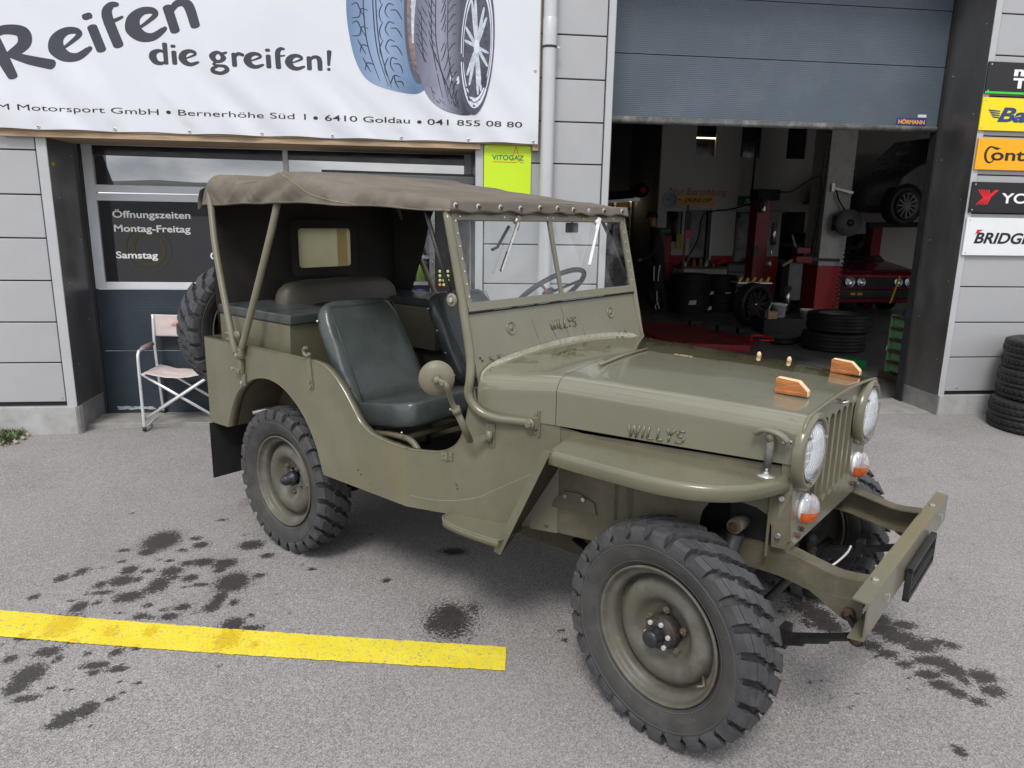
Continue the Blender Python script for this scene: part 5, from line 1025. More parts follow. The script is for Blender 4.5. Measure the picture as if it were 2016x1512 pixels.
en = thing('engine_block', 'small dark engine standing on a wall shelf', 'engine', (8.0, 8.6, 2.0)); MB().box(0, .5, 0, .3, .03, .38).build('block', 'black', en, bevel=.04); MB().tube([(.5, .1, .25), (.75, .1, .3), (.95, .1, .25)], .05, 10).build('pipe', 'black', en); MB().box(-.1, 1.3, 0, .35, -.02, .03).build('shelf', 'walldark', en)
tag(MB().box(0, .45, 0, .3, 0, .4).build('canister', 'bottle_g', bevel=.04), 'olive green canister behind the red car', 'canister').location = (8.35, 8.55, 1.0)
# green drawer crate on a pallet at the gate edge
gc = thing('green_cabinet', 'green steel cabinet with rusty drawer runners by the gate jamb', 'cabinet', (5.09, 1.50, .09), R(-90))
MB().box(0, .6, .02, .5, 0, .60).build('case', 'green', gc, bevel=.004)
for i in range(5): MB().box(.06, .6, -.02, .02, .02 + i * .118, .095 + i * .118).build('drawer', 'green', gc, bevel=.003); MB().box(.02, .6, -.035, -.02, .10 + i * .118, .125 + i * .118).build('runner', 'rust', gc)
MB().box(0, .03, -.03, .02, 0, .61).build('post', 'green', gc)
MB().tube([(-.02, .0, .27), (-.03, .0, .22)], .02, 8).build('white_tag', 'bucket', gc)
g = MB(); g.box(-.06, .9, -.06, .45, 0, .08); o = tag(g.build('wooden_sleeper', 'rust', bevel=.005), 'brown timber sleeper under the green cabinet', 'timber'); o.location = (5.09, 1.5, .008); o.rotation_euler = (0, 0, R(-90))
tag(MB().tube(cr_spline([(0, 0, 0), (.05, .02, .03), (.12, 0, .02), (.16, .05, .04)], 5), .025, 8).build('blue_strap', 'blue'), 'blue rolled strap on top of the green cabinet', 'strap').location = (5.1, 1.35, .72)
tag(MB().box(0, .2, 0, .25, 0, .1).build('petrol_blue_box', 'sgreen2', bevel=.01), 'petrol green box on the floor left of the green cabinet', 'box').location = (4.95, 1.95, .008)

# ================================================================ mechanic
def person(label, loc, rz, sc):
    t = thing('person', label, 'person', loc, rz); t.scale = (sc,) * 3
    J = dict(pel=(0, 0, .95), ch=(0, .06, 1.22), sh=(0, .10, 1.43), nk=(0, .13, 1.53), hd=(0, .17, 1.63), hd2=(0, .18, 1.74), hl=(-.1, 0, .9), kl=(-.12, .05, .5), al=(-.12, -.03, .08), tl=(-.13, .12, .03), hr=(.1, 0, .9), kr=(.12, -.06, .5), ar=(.13, -.18, .09), tr_=(.13, -.04, .03),
             sl=(-.19, .09, 1.40), el=(-.25, .10, 1.12), wl=(-.22, .32, .98), fl=(-.20, .40, .95), sr=(.19, .09, 1.40), er=(.25, .08, 1.12), wr=(.20, .30, .96), fr=(.18, .38, .93))
    E_ = [('pel', 'ch'), ('ch', 'sh'), ('sh', 'nk'), ('nk', 'hd'), ('hd', 'hd2'), ('pel', 'hl'), ('hl', 'kl'), ('kl', 'al'), ('al', 'tl'), ('pel', 'hr'), ('hr', 'kr'), ('kr', 'ar'), ('ar', 'tr_'), ('sh', 'sl'), ('sl', 'el'), ('el', 'wl'), ('wl', 'fl'), ('sh', 'sr'), ('sr', 'er'), ('er', 'wr'), ('wr', 'fr')]
    RD = dict(pel=.15, ch=.16, sh=.13, nk=.06, hd=.085, hd2=.08, hl=.095, kl=.062, al=.042, tl=.04, hr=.095, kr=.062, ar=.042, tr_=.04, sl=.07, el=.048, wl=.034, fl=.03, sr=.07, er=.048, wr=.034, fr=.03)
    k = list(J); me = bpy.data.meshes.new('body'); me.from_pydata([J[q] for q in k], [(k.index(a), k.index(b)) for a, b in E_], []); o = bpy.data.objects.new('body', me); COL.objects.link(o)
    s_ = o.modifiers.new('s', 'SKIN')
    for i, q in enumerate(k): me.skin_vertices[0].data[i].radius = (RD[q] * (1.15 if q in ('pel', 'ch', 'sh') else 1), RD[q] * .85)
    me.skin_vertices[0].data[0].use_root = True; o.modifiers.new('u', 'SUBSURF').levels = 2
    dg = bpy.context.evaluated_depsgraph_get(); m2 = bpy.data.meshes.new_from_object(o.evaluated_get(dg)); bpy.data.objects.remove(o)
    for mm in ('cloth', 'skin'): m2.materials.append(M[mm])
    for p in m2.polygons: c = p.center; p.material_index = 1 if (c.z > 1.545 or (c.y > .33 and .85 < c.z < 1.05)) else 0; p.use_smooth = True
    b = bpy.data.objects.new('body', m2); COL.objects.link(b); b.parent = t
    g = MB(); g.lathe([(.098, 0), (.1, .04), (.085, .085), (.05, .11), (0, .118)], (0, .17, 1.70), n=20); g.add([(.09 * math.cos(a), .17 + (.09 if i < 9 else 0) + .12 * math.sin(a) * 1.1, 1.705 - .01) for i, a in enumerate([j * PI / 8 for j in range(9)])], [tuple(range(9))]); g.build('cap', 'cap', t)
    g = MB(); g.ball((0, .268, 1.635), .018, 8, (.8, 1, 1)); g.build('nose', 'skin', t)
    for x in (-.1, .1): MB().ball((x * .92, .17, 1.645), .022, 8, (.4, .8, 1.2)).build('ear', 'skin', t)
    g = MB(); g.tube(cr_spline([(-.182, .0, .88), (-.190, .02, .72), (-.188, .02, .60)], 5), .011, 6); g.tube(cr_spline([(-.165, .10, .86), (-.170, .10, .72), (-.172, .09, .60)], 5), .011, 6); g.tube(cr_spline([(-.178, .03, .42), (-.172, .02, .26), (-.168, -.01, .18), (-.168, -.03, .1)], 5), .010, 6); g.tube(cr_spline([(-.168, .0, .2), (-.165, .04, .15), (-.16, .02, .08)], 4), .009, 6); g.build('piping', 'reflect', t)
    return t
person('mechanic in black cap and dark workwear with pale piping, facing left', (4.30, 6.95, .008), R(78), .97)
mb_ = thing('motorcycle', 'dark motor scooter in the shade in front of the mechanic', 'motorcycle', (3.55, 7.3, 0), .2)
for x in (0, 1.0): MB().lathe([(.2, -.05), (.27, -.04), (.29, 0), (.27, .04), (.2, .05)], (x, 0, .29), (0, 1, 0), n=26).build('wheel', 'void', mb_)
MB().tube(cr_spline([(0, 0, .3), (.2, 0, .7), (.5, 0, .75), (.8, 0, .8), (1.0, 0, .3)], 6), .1, 10).build('frame', 'void', mb_); MB().tube([(.1, -.3, .98), (.2, 0, .95), (.1, .3, .98)], .018, 8).build('handlebar', 'black', mb_)
# ================================================================ the open off-road car; local x = forward, y = left, z = up, origin under the rear axle
jp = thing('military_car', 'olive green vintage open off-road car with brown canvas top', 'car', (0, -1.6967, 0), R(-46.546))
TR = .3573
def plate(pts2, y, th, name, mt, parent=jp, bevel=0): return MB().poly([(x, y, z) for x, z in pts2], (0, th, 0)).build(name, mt, parent, bevel=bevel)
# ---- body sides
def sy(x): return .70 if x <= .918 else .70 - .328 * (x - .918)
arch = [(v.x, v.y) for v in cr_spline([(-.412, .553, 0), (-.395, .60, 0), (-.343, .70, 0), (-.276, .775, 0), (-.174, .835, 0), (-.06, .862, 0), (.03, .858, 0), (.119, .830, 0), (.21, .772, 0), (.272, .710, 0), (.319, .64, 0), (.352, .57, 0), (.377, .490, 0)], 4)]
rail = [(v.x, v.y) for v in cr_spline([(.30, .997, 0), (.36, .995, 0), (.43, .978, 0), (.489, .943, 0), (.545, .893, 0), (.60, .83, 0), (.640, .783, 0), (.68, .758, 0), (.72, .743, 0), (.80, .732, 0), (.90, .728, 0), (.918, .728, 0)], 4)]
rail2 = [(v.x, v.y) for v in cr_spline([(.918, .728, 0), (.96, .728, 0), (1.02, .731, 0), (1.058, .737, 0), (1.095, .752, 0), (1.128, .778, 0), (1.150, .82, 0), (1.165, .88, 0), (1.176, .94, 0), (1.184, 1.0, 0)], 4)]
for s in (-1, 1):
    g = MB(); rear = [(-.59, .548), (-.59, .997)] + rail + [(.918, .49)] + arch[::-1]
    g.poly([(x, s * sy(x), z) for x, z in rear], (0, -s * .004, 0))
    front = [(.918, .49)] + rail2 + [(1.194, 1.0), (1.204, .955), (1.215, .912), (1.515, .898), (1.515, .49)]
    g.poly([(x, s * sy(x), z) for x, z in front], (0, -s * .004, 0)); g.build('body_side', 'olive', jp)
    g = MB()      # folded edge along the rail and the arch
    def strip(path, w_, off=0):
        n_ = len(path); g.add([(x, s * (sy(x) + .0015), z) for x, z in path] + [(x, s * (sy(x) - w_), z) for x, z in path], [(i, i + 1, n_ + i + 1, n_ + i) for i in range(n_ - 1)], True)
    strip([(-.59, .9985)] + [(x, z + .0015) for x, z in rail], .030); strip([(x, z + .0015) for x, z in rail2], .02); strip([(x, z) for x, z in arch], .05)
    g.build('folded_edge', 'olive', jp, solid=.003)
    g = MB(); n_ = len(arch)       # wheel house
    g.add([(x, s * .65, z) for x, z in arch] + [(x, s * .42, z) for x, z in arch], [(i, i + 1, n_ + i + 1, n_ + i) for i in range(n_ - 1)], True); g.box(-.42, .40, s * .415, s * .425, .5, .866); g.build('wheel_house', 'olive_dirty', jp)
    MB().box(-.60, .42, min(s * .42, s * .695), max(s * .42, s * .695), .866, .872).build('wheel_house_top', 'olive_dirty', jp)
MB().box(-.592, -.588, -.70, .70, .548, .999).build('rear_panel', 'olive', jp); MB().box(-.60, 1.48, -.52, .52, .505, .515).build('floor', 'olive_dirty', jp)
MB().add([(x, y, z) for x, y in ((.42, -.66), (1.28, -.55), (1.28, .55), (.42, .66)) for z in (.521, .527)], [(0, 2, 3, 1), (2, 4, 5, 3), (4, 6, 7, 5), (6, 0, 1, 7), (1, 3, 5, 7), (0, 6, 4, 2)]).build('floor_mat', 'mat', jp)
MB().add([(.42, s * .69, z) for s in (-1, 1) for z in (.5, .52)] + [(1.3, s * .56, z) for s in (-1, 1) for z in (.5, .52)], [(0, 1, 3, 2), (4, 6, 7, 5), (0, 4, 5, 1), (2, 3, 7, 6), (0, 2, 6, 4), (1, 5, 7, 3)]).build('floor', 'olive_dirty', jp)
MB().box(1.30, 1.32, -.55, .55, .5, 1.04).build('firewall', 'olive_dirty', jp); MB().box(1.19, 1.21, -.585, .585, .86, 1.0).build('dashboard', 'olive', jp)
g = MB()
for x, z in ((.62, .57), (.64, .555), (1.13, .60), (1.125, .615), (1.20, .93), (1.205, .915), (1.19, 1.0)): g.lathe([(0, .0008), (.007 if z in (.93,) else .0045, .0008)], (x, -sy(x), z), (-.2 if x > .9 else 0, -1, 0), n=10, smooth=False)
g.build('bolt_hole', 'void', jp)
# ---- hood and cowl
SX = [1.165, 1.50, 1.95, 2.318]; SW = [.612, .515, .455, .408]; ZL = [.905, .90, .905, .912]; ZC = [1.104, 1.104, 1.092, 1.074]; CRN = [.034, .028, .022, .016]
def hsec(x, t):        # t 0..1 near lower edge -> far lower edge
    w_ = interp(x, SX, SW); zl = interp(x, SX, ZL); zc = interp(x, SX, ZC); c = interp(x, SX, CRN); r_ = .062 if x > 1.5 else lerp(.085, .062, (x - 1.165) / .335)
    def half(q):       # q 0 = lower edge, 1 = centre
        if q < .22: return (w_ + .004 * (1 - q / .22) * 0, lerp(zl, zc - c - r_, q / .22))
        if q < .52: a = (q - .22) / .30 * PI / 2 * .93; return (w_ - r_ * (1 - math.cos(a)), zc - c - r_ + r_ * math.sin(a))
        y0 = w_ - r_ * (1 - math.cos(PI / 2 * .93)); z0 = zc - c - r_ + r_ * math.sin(PI / 2 * .93); k = (q - .52) / .48; y = lerp(y0, 0, k); return (y, z0 + (zc - z0) * (1 - (y / y0) ** 2))
    y, z = half(t * 2) if t <= .5 else half((1 - t) * 2); return Vector((x, -y if t <= .5 else y, z))
def hood_z(x, y):
    for i in range(1, 200):
        p = hsec(x, i / 400 + 0); 
        if p.y >= -abs(y): return p.z
    return hsec(x, .5).z
MB().grid(lambda u, v: hsec(lerp(1.205, 1.4995, u), v), 12, 80).build('cowl', 'hoodpaint', jp)
hd = MB(); hd.grid(lambda u, v: hsec(lerp(1.5017, 2.318, u), v), 30, 80); hood = hd.build('hood', 'hoodpaint' if 'hoodpaint' in M else 'olive', jp)
MB().tube([hsec(2.316, i / 80) for i in range(81)], .0055, 8).build('hood_edge', 'olive', jp)
g = MB(); g.grid(lambda u, v: hsec(1.492 + .015 * u, .0 + v) + Vector((0, 0, -.004)) * (1 if .25 < v < .75 else 0) + Vector((0, (.003 if v < .5 else -.003), 0)), 1, 80); g.build('hood_landing', 'void', jp)
# stamped name on the hood side and on the windscreen panel
def stamp(mb, s, mtx, h_, w_, th=.006):
    text_into(mb, s, mtx, height=h_, width=w_, bold=.004, extrude=th, bevel=.0015); return mb
dirx = (Vector((1.962, -.4538, .915)) - Vector((1.772, -.4787, .906))); dx = dirx.normalized(); upz = Vector((0, 0, 1)); nz_ = Vector((-.13, -1, 0)).normalized()
def frame(o, x, y, z): m = Matrix((x, y, z)).transposed().to_4x4(); m.translation = o; return m
segs = {'W': [((0, 1), (.22, 0)), ((.30, 1), (.22, 0)), ((.30, 1), (.52, 0)), ((.62, 1), (.52, 0))], 'I': [((.1, 1), (.1, 0))], 'L': [((.1, 1), (.1, 0)), ((.1, .06), (.42, .06))], 'Y': [((0, 1), (.2, .5)), ((.44, 1), (.2, .5)), ((.2, .5), (.2, 0))], 'S': [((.42, .92), (.12, .92)), ((.08, .88), (.08, .58)), ((.1, .52), (.38, .48)), ((.42, .44), (.42, .12)), ((.36, .06), (.02, .06))]}
wd = {'W': .74, 'I': .26, 'L': .50, 'Y': .50, 'S': .50}
def willys(parent, mtx, h_, w_, mt='olive'):
    g = MB(); tot = sum(wd[c] for c in 'WILLYS'); px = 0; k = w_ / tot
    for c in 'WILLYS':
        for a, b in segs[c]:
            P = [mtx @ Vector(((px + q[0] + .18 * (q[1] - .5) * .6) * k, q[1] * h_, .0005)) for q in (a, b)]
            d = P[1] - P[0]; g.tube([P[0] + d * .04, P[1] - d * .04], .0042 * h_ / .05, 8)
        px += wd[c]
    return g.build('stamped_name', mt, parent)
willys(jp, frame(Vector((1.772, -.4795, .908)), dx, upz, nz_), .044, .20)
# ---- water film and spots on the hood are its finish
# ---- windscreen panel, frame and glass
def wx(z): return 1.0494 + (1.6184 - z) * .2558
WS = Vector((wx(0), 0, 0)) ; nW = Vector((1, 0, .2558)).normalized()
seal = [(-.594, .998), (-.580, 1.030), (-.556, 1.050), (-.48, 1.074), (-.279, 1.094), (0, 1.105), (.279, 1.094), (.48, 1.074), (.556, 1.050), (.580, 1.030), (.594, .998)]
sealc = [(v.x, v.y) for v in cr_spline([(a, b, 0) for a, b in seal], 6)]
def wp(y, z, off=0): return Vector((wx(z) + off, y, z))
g = MB(); g.poly([wp(y, z) for y, z in [(-.590, 1.268)] + [(y, z) for y, z in sealc] + [(.590, 1.268)]], (-.003, 0, 0)); g.build('windscreen_panel', 'olive', jp)
g = MB(); g.poly([wp(y, z + .012, .002) for y, z in sealc if abs(y) < .592] + [wp(y * .985, z - .012, .004 + .014) for y, z in sealc[::-1] if abs(y) < .592], (.007, 0, .004)); g.build('rubber_seal', 'seal', jp, bevel=.002)
for s in (-1, 1):
    pts = cr_spline([(1.046, s * .598, 1.632), (wx(1.4), s * .600, 1.40), (wx(1.2) - .004, s * .603, 1.20), (wx(1.1) - .008, s * .607, 1.10), (1.185, s * .622, 1.03), (1.183, s * .628, .985), (1.200, s * .622, .945), (1.240, s * .612, .915), (1.30, s * .592, .902), (1.36, s * .566, .900), (1.415, s * .545, .899)], 5)
    MB().tube(pts, .0165, 14).build('frame_tube', 'olive', jp); MB().hexb((1.418, s * .562, .898), (0, s, 0), .013, .012).build('bolt', 'olive_cap', jp)
    MB().lathe([(0, 0), (.021, 0), (.021, .006), (0, .006)], (1.418, s * .556, .898), (0, s, 0), n=16).build('washer', 'olive_cap', jp)
    g = MB(); mt_ = Matrix.Translation((1.428, s * (sy(1.428) - .003), .898)) @ Matrix.Rotation(-s * -math.atan(.328), 4, 'Z'); g.box(-.018, .018, -.003, .003, -.048, .048, mt_); g.box(-.012, .014, -.004, .02, -.018, .02, mt_) if s > 0 else g.box(-.012, .014, -.02, .004, -.018, .02, mt_)
    for zz in (-.035, .035): g.hexb(mt_ @ Vector((0, s * .003, zz)), (0, s, 0), .008, .006)
    g.build('hinge_plate', 'olive_cap', jp)
MB().tube([(1.046, -.598, 1.632), (1.046, .598, 1.632)], .014, 12).build('frame_tube', 'olive', jp)
# inner glazed frame
gl = part('windscreen_frame', jp)
def fb(y0, z0, y1, z1, w_=.028, d=.018, nm='bar'): return MB().bar(wp(y0, z0, .006), wp(y1, z1, .006), w_, d, upv=nW).build(nm, 'olive', gl, bevel=.003)
fb(-.588, 1.290, .588, 1.290, .034, .016); fb(-.588, 1.615, .588, 1.615, .030, .016); fb(-.577, 1.29, -.577, 1.62, .026, .015); fb(.577, 1.29, .577, 1.62, .026, .015); fb(0, 1.30, 0, 1.605, .022, .013, 'centre_bar')
MB().bar(wp(-.588, 1.268, .001), wp(.588, 1.268, .001), .006, .012, upv=nW).build('gap_seal', 'void', gl)
for y0, y1 in ((-.566, -.010), (.010, .566)):
    MB().add([wp(y0, 1.306, .006), wp(y1, 1.306, .006), wp(y1, 1.602, .006), wp(y0, 1.602, .006)], [(0, 1, 2, 3)]).build('windscreen_glass', 'glass', gl)
g = MB()
for s in (-1, 1):
    for i in range(7): g.hexb(wp(s * .577, 1.33 + i * .045, .0135), nW, .0042, .003)
for y in (-.55, -.30, -.02, .02, .25, .5): g.hexb(wp(y, 1.615, .014), nW, .0042, .003)
g.build('screw', 'zinc', gl)
for y in (-.358, .362):
    g = MB(); g.lathe([(0, .006), (.007, .006), (.009, .001), (.021, .0005), (.023, .004), (.026, .004), (.027, 0)], wp(y, 1.194), nW, n=26); g.build('round_boss', 'olive', jp)
willys(jp, frame(wp(-.108, 1.160, .0015), Vector((0, 1, 0)), Vector((-.2478, 0, .9688)), nW), .042, .19)
g = MB()
for y in (-.50, -.452, .42, .468): g.hexb(wp(y, 1.098), nW, .009, .009)
g.build('bolt', 'olive_cap', jp)
g = MB()
for y, z in ((-.562, 1.105), (-.553, 1.094)): g.lathe([(0, .001), (.005, .001)], wp(y, z), nW, n=10)
g.build('bolt_hole', 'void', jp)
for y, sl, mt_ in ((-.235, -.155, 'zinc'), (.345, -.130, 'bucket')):       # wipers parked upright
    wpr = part('wiper', jp); a = wp(y, 1.598, .03); b = wp(y + sl, 1.415, .028)
    MB().bar(a, a.lerp(b, .62), .009, .006, upv=nW).build('wiper_arm', mt_, wpr); MB().bar(a.lerp(b, .42), b, .007, .010, upv=nW).build('blade', mt_ if mt_ != 'zinc' else 'steel', wpr)
    MB().lathe([(0, 0), (.011, 0), (.011, .02), (0, .02)], wp(y, 1.600, .012), nW, n=12).build('pivot', mt_, wpr); MB().bar(a + Vector((0, .006, .022)), a + Vector((0, -.012, -.03)), .018, .007, upv=nW).build('motor_lever', 'olive_cap' if y < 0 else 'bucket', wpr)
g = MB(); g.tube([wp(-.24, 1.58, -.02), wp(-.32, 1.50, -.03), wp(-.345, 1.49, -.04)], .006, 8); g.build('wiper_handle', 'black', jp)
g = MB(); g.box(-.006, .006, -.045, .045, -.022, .022, Matrix.Translation(wp(.24, 1.575, -.05))); g.build('rear_view_mirror', 'black', jp, bevel=.005); MB().tube([wp(.24, 1.595, -.045), wp(.22, 1.63, -.01)], .004, 6).build('mirror_stem', 'black', jp)
for s in (-1, 1):        # serrated adjusting quadrant beside the glazed frame
    q = part('quadrant', jp); MB().lathe([(0, 0), (.024, 0), (.026, .002), (.026, .004), (0, .004)], (1.098, s * .624, 1.318), (0, s, 0), n=30).build('plate', 'olive_cap', q); MB().hexb((1.098, s * .628, 1.318), (0, s, 0), .010, .008).build('bolt', 'zinc', q)
    g = MB()
    for i in range(14): a = i * PI / 7; g.hexb((1.098 + .019 * math.cos(a), s * .628, 1.318 + .019 * math.sin(a)), (0, s, 0), .0025, .0015)
    g.build('rivet', 'zinc', q); MB().tube([(1.085, s * .615, 1.325), (.99, s * .605, 1.52), (.93, s * .59, 1.63)], .009, 10).build('strut', 'black', q)
# ---- canvas top
def top_z(x):  return interp(x, [-.655, -.62, -.58, -.3, -.05, .0, .05, .35, .67, .95, 1.06, 1.075], [1.755, 1.787, 1.797, 1.775, 1.793, 1.799, 1.796, 1.758, 1.718, 1.680, 1.666, 1.662])
def canopy(u, v):
    x = lerp(-.655, 1.075, u); zt = top_z(x); hw = interp(x, [-.655, -.5, 0, .6, 1.075], [.622, .632, .638, .618, .606]); zb = interp(x, [-.655, -.4, 0, .35, .95, 1.075], [1.650, 1.652, 1.660, 1.655, 1.637, 1.632])
    t = abs(v - .5) * 2; s = -1 if v < .5 else 1; r_ = min(.075, (zt - zb) * .8)
    if t < .72: k = t / .72; y = k * (hw - r_); z = zt + .014 * (1 - k * k)
    elif t < .86: a = (t - .72) / .14 * PI / 2; y = hw - r_ + r_ * math.sin(a); z = zt - r_ + r_ * math.cos(a)
    else: k = (t - .86) / .14; y = hw + .004 * k; z = lerp(zt - r_, zb, k)
    p = Vector((x, s * y, z)); q = Vector((x * 2.2, s * y * 3, z * 3))
    # soft folds that run down from the two bows and pull towards the front corner
    f = noise.noise(q) * .010 + noise.noise(Vector((x * 7 + z * 9, z * 4, s * 3.3))) * .011 * (1 if t > .6 else .2) + noise.noise(Vector((x * 17 - z * 22, z * 9, s * 7))) * .006 * (1 if t > .66 else .1)
    f += .010 * math.sin((x - z * 1.7) * 26 + s) * math.exp(-((x + .02) / .28) ** 2) * max(0, min(1, (t - .66) * 4)) * (1 if z < zt - .01 else .4)
    f += .007 * math.sin((x + z * 2.2) * 22) * math.exp(-((x - .75) / .3) ** 2) * max(0, min(1, (t - .7) * 4))
    nn = Vector((0, s * min(1, max(0, (t - .6) * 3)), 1 - min(1, max(0, (t - .66) * 3)))); nn = nn.normalized() if nn.length else Vector((0, 0, 1))
    lip = 1 - .6 * max(0, (u - .93) / .07); f -= (.020 * abs(noise.noise(Vector((x * 4.2 - z * 5, s * y * 3 + z * 4, 9)))) + .010 * abs(noise.noise(Vector((x * 11 + z * 14, s * y * 4 - z * 6, 19 + s))))) * (1 if t > .62 else .4); p += nn * f * lip
    if t > .97: p.z += .003 * math.sin(x * 13 + s)
    p.z -= .010 * math.exp(-((t) / .8) ** 2) * math.sin(max(0, min(1, (x + .6) / .6)) * PI)
    return p
cv = MB(); cv.grid(canopy, 170, 120); cvo = cv.build('canvas_top', 'canvas', jp, solid=.0025)
# rear roll and front hem
def rroll(u, v):
    y = lerp(-.626, .626, u); a = v * PI * .5; e = canopy(0, .5 + .5 * max(-1, min(1, y / .626)) * .72)
    zt = 1.755 + .014 * (1 - (y / .626) ** 2) - (.03 if abs(y) > .56 else 0) * (abs(y) - .56) / .066; return Vector((-.655 - .042 * math.sin(a) + noise.noise(Vector((y * 6, v * 3, 0))) * .006, y, zt - .10 * v ** 1.3))
MB().grid(rroll, 60, 14).build('canvas_rear_roll', 'canvas', cvo, solid=.0025)
def fhem(u, v):
    y = lerp(-.607, .607, u); wv = .004 * math.sin(y * 40) + noise.noise(Vector((y * 8, 0, 5))) * .006; return Vector((1.074 + .007 * v + .003 * math.sin(y * 34) * v, y, 1.674 - .004 * abs(y) - .040 * v + wv * v))
MB().grid(fhem, 120, 5).build('front_hem', 'canvas', cvo, solid=.002)
g = MB()
for i, y in enumerate((-.585, -.465, -.340, -.215, -.09, .03, .15, .27, .39, .55)):
    p = fhem((y + .607) / 1.214, .5); g.lathe([(.004, .002), (.009, .003), (.0115, .0)], (p.x + .001, y, p.z), (1, 0, 0), n=14)
g.build('eyelet', 'trim', cvo); g = MB()
for i, y in enumerate((-.585, -.465, -.340, -.215, -.09, .03, .15, .39, .55)):
    p = fhem((y + .607) / 1.214, .5); g.bar((p.x, y, p.z - .002), (p.x + .010, y, p.z - .002), .007, .013); g.bar((p.x + .008, y - .006, p.z), (p.x + .012, y + .006, p.z), .004, .004)
g.build('turn_button', 'rust', cvo)
g = MB()
for line in ([(.06 * 0 + lerp(-.60, -.02, i / 14), -.60, 0) for i in range(15)],):
    pass
def on_top(x, t, off=.0035): return canopy((x + .655) / 1.73, .5 - t / 2) + Vector((0, -off if t > .8 else 0, off))
for o_ in (0, .012):
    g.tube([on_top(lerp(-.02 + o_, .55 + o_, i / 16), lerp(.76, .965, (i / 16))) for i in range(17)], .0011, 4); g.tube([on_top(lerp(-.64, -.05, i / 16), .74 + .05 * math.sin(i / 16 * PI) + o_ * .8) for i in range(17)], .0011, 4)
g.build('seam', 'stitch', cvo)
g = MB(); g.tube([on_top(-.65 + 1.70 * i / 60, .995, .003) for i in range(61)], .0035, 6); g.build('valance_hem', 'canvas', cvo)
# rear curtain (wraps round the far quarter)
def curt(u, v):    # u along width (near -> far -> forward), v down
    z = lerp(1.70, .99, v)
    L1 = 1.22; tot = L1 + lerp(.42, .08, v ** .9); s_ = u * tot
    x0 = lerp(-.64, -.600, v)
    if s_ < L1: x, y = x0 + .0, -.61 + s_
    else: x, y = x0 + (s_ - L1), .612
    y2 = y * lerp(1, .99, v); fold = noise.noise(Vector((s_ * 3, z * 2.2, 4))) * .018 + .010 * math.sin(s_ * 9 + z * 6 + noise.noise(Vector((s_, z, 0))) * 4)
    return Vector((x - fold * (1 if s_ < L1 else 0), y2 + (fold if s_ >= L1 else 0), z))
cu = MB(); nu, nv = 110, 56; vs = [curt(i / nu, j / nv) for i in range(nu + 1) for j in range(nv + 1)]
wy0, wy1, wz0, wz1 = -.125, .250, 1.312, 1.545
fs = []
for i in range(nu):
    for j in range(nv):
        c = vs[i * (nv + 1) + j]; inside = wy0 < c.y < wy1 and wz0 < c.z < wz1 and c.x < -.55
        if not inside: fs.append((i * (nv + 1) + j, (i + 1) * (nv + 1) + j, (i + 1) * (nv + 1) + j + 1, i * (nv + 1) + j + 1))
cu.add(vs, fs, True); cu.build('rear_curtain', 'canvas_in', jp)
def rrect(y0, y1, z0, z1, r_, x): return [(x, (y1 - r_ if q in (0, 3) else y0 + r_) + r_ * math.cos(a), (z1 - r_ if q in (0, 1) else z0 + r_) + r_ * math.sin(a)) for q in range(4) for a in [PI / 2 * (q + k / 5) for k in range(6)]]
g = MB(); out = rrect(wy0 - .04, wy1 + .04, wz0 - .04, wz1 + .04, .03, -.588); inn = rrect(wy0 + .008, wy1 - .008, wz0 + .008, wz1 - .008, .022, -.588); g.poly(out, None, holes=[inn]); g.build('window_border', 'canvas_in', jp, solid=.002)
rwn = MB().poly(rrect(wy0, wy1, wz0, wz1, .02, -.592)).build('rear_window', 'filmwin', jp); MB().add([(-.590, y, z) for y, z in ((.150, wz0 + .01), (.222, wz0 + .008), (.216, wz1 - .01), (.146, wz1 - .01))], [(0, 1, 2, 3)]).build('tape_strip', 'tape', rwn)
# ---- bows
def bow(pts, nm='canopy_bow', r_=.0165): return MB().tube(pts, r_, 14).build(nm, 'olive_cap', jp)
bow(cr_spline([(-.262, -.715, .955), (-.30, -.712, 1.05), (-.47, -.665, 1.40), (-.565, -.625, 1.62), (-.60, -.60, 1.72), (-.60, -.50, 1.772), (-.60, 0, 1.778), (-.60, .50, 1.772), (-.60, .60, 1.72), (-.565, .625, 1.62), (-.47, .665, 1.40), (-.30, .712, 1.05), (-.262, .715, .955)], 5))
bow(cr_spline([(-.212, -.722, .945), (-.205, -.720, .99), (-.185, -.715, 1.03), (-.05, -.670, 1.40), (.0, -.628, 1.62), (.0, -.60, 1.72), (.0, -.50, 1.775), (.0, 0, 1.780), (.0, .50, 1.775), (.0, .60, 1.72), (.0, .628, 1.62), (-.05, .670, 1.40), (-.185, .715, 1.03), (-.212, .722, .945)], 5))
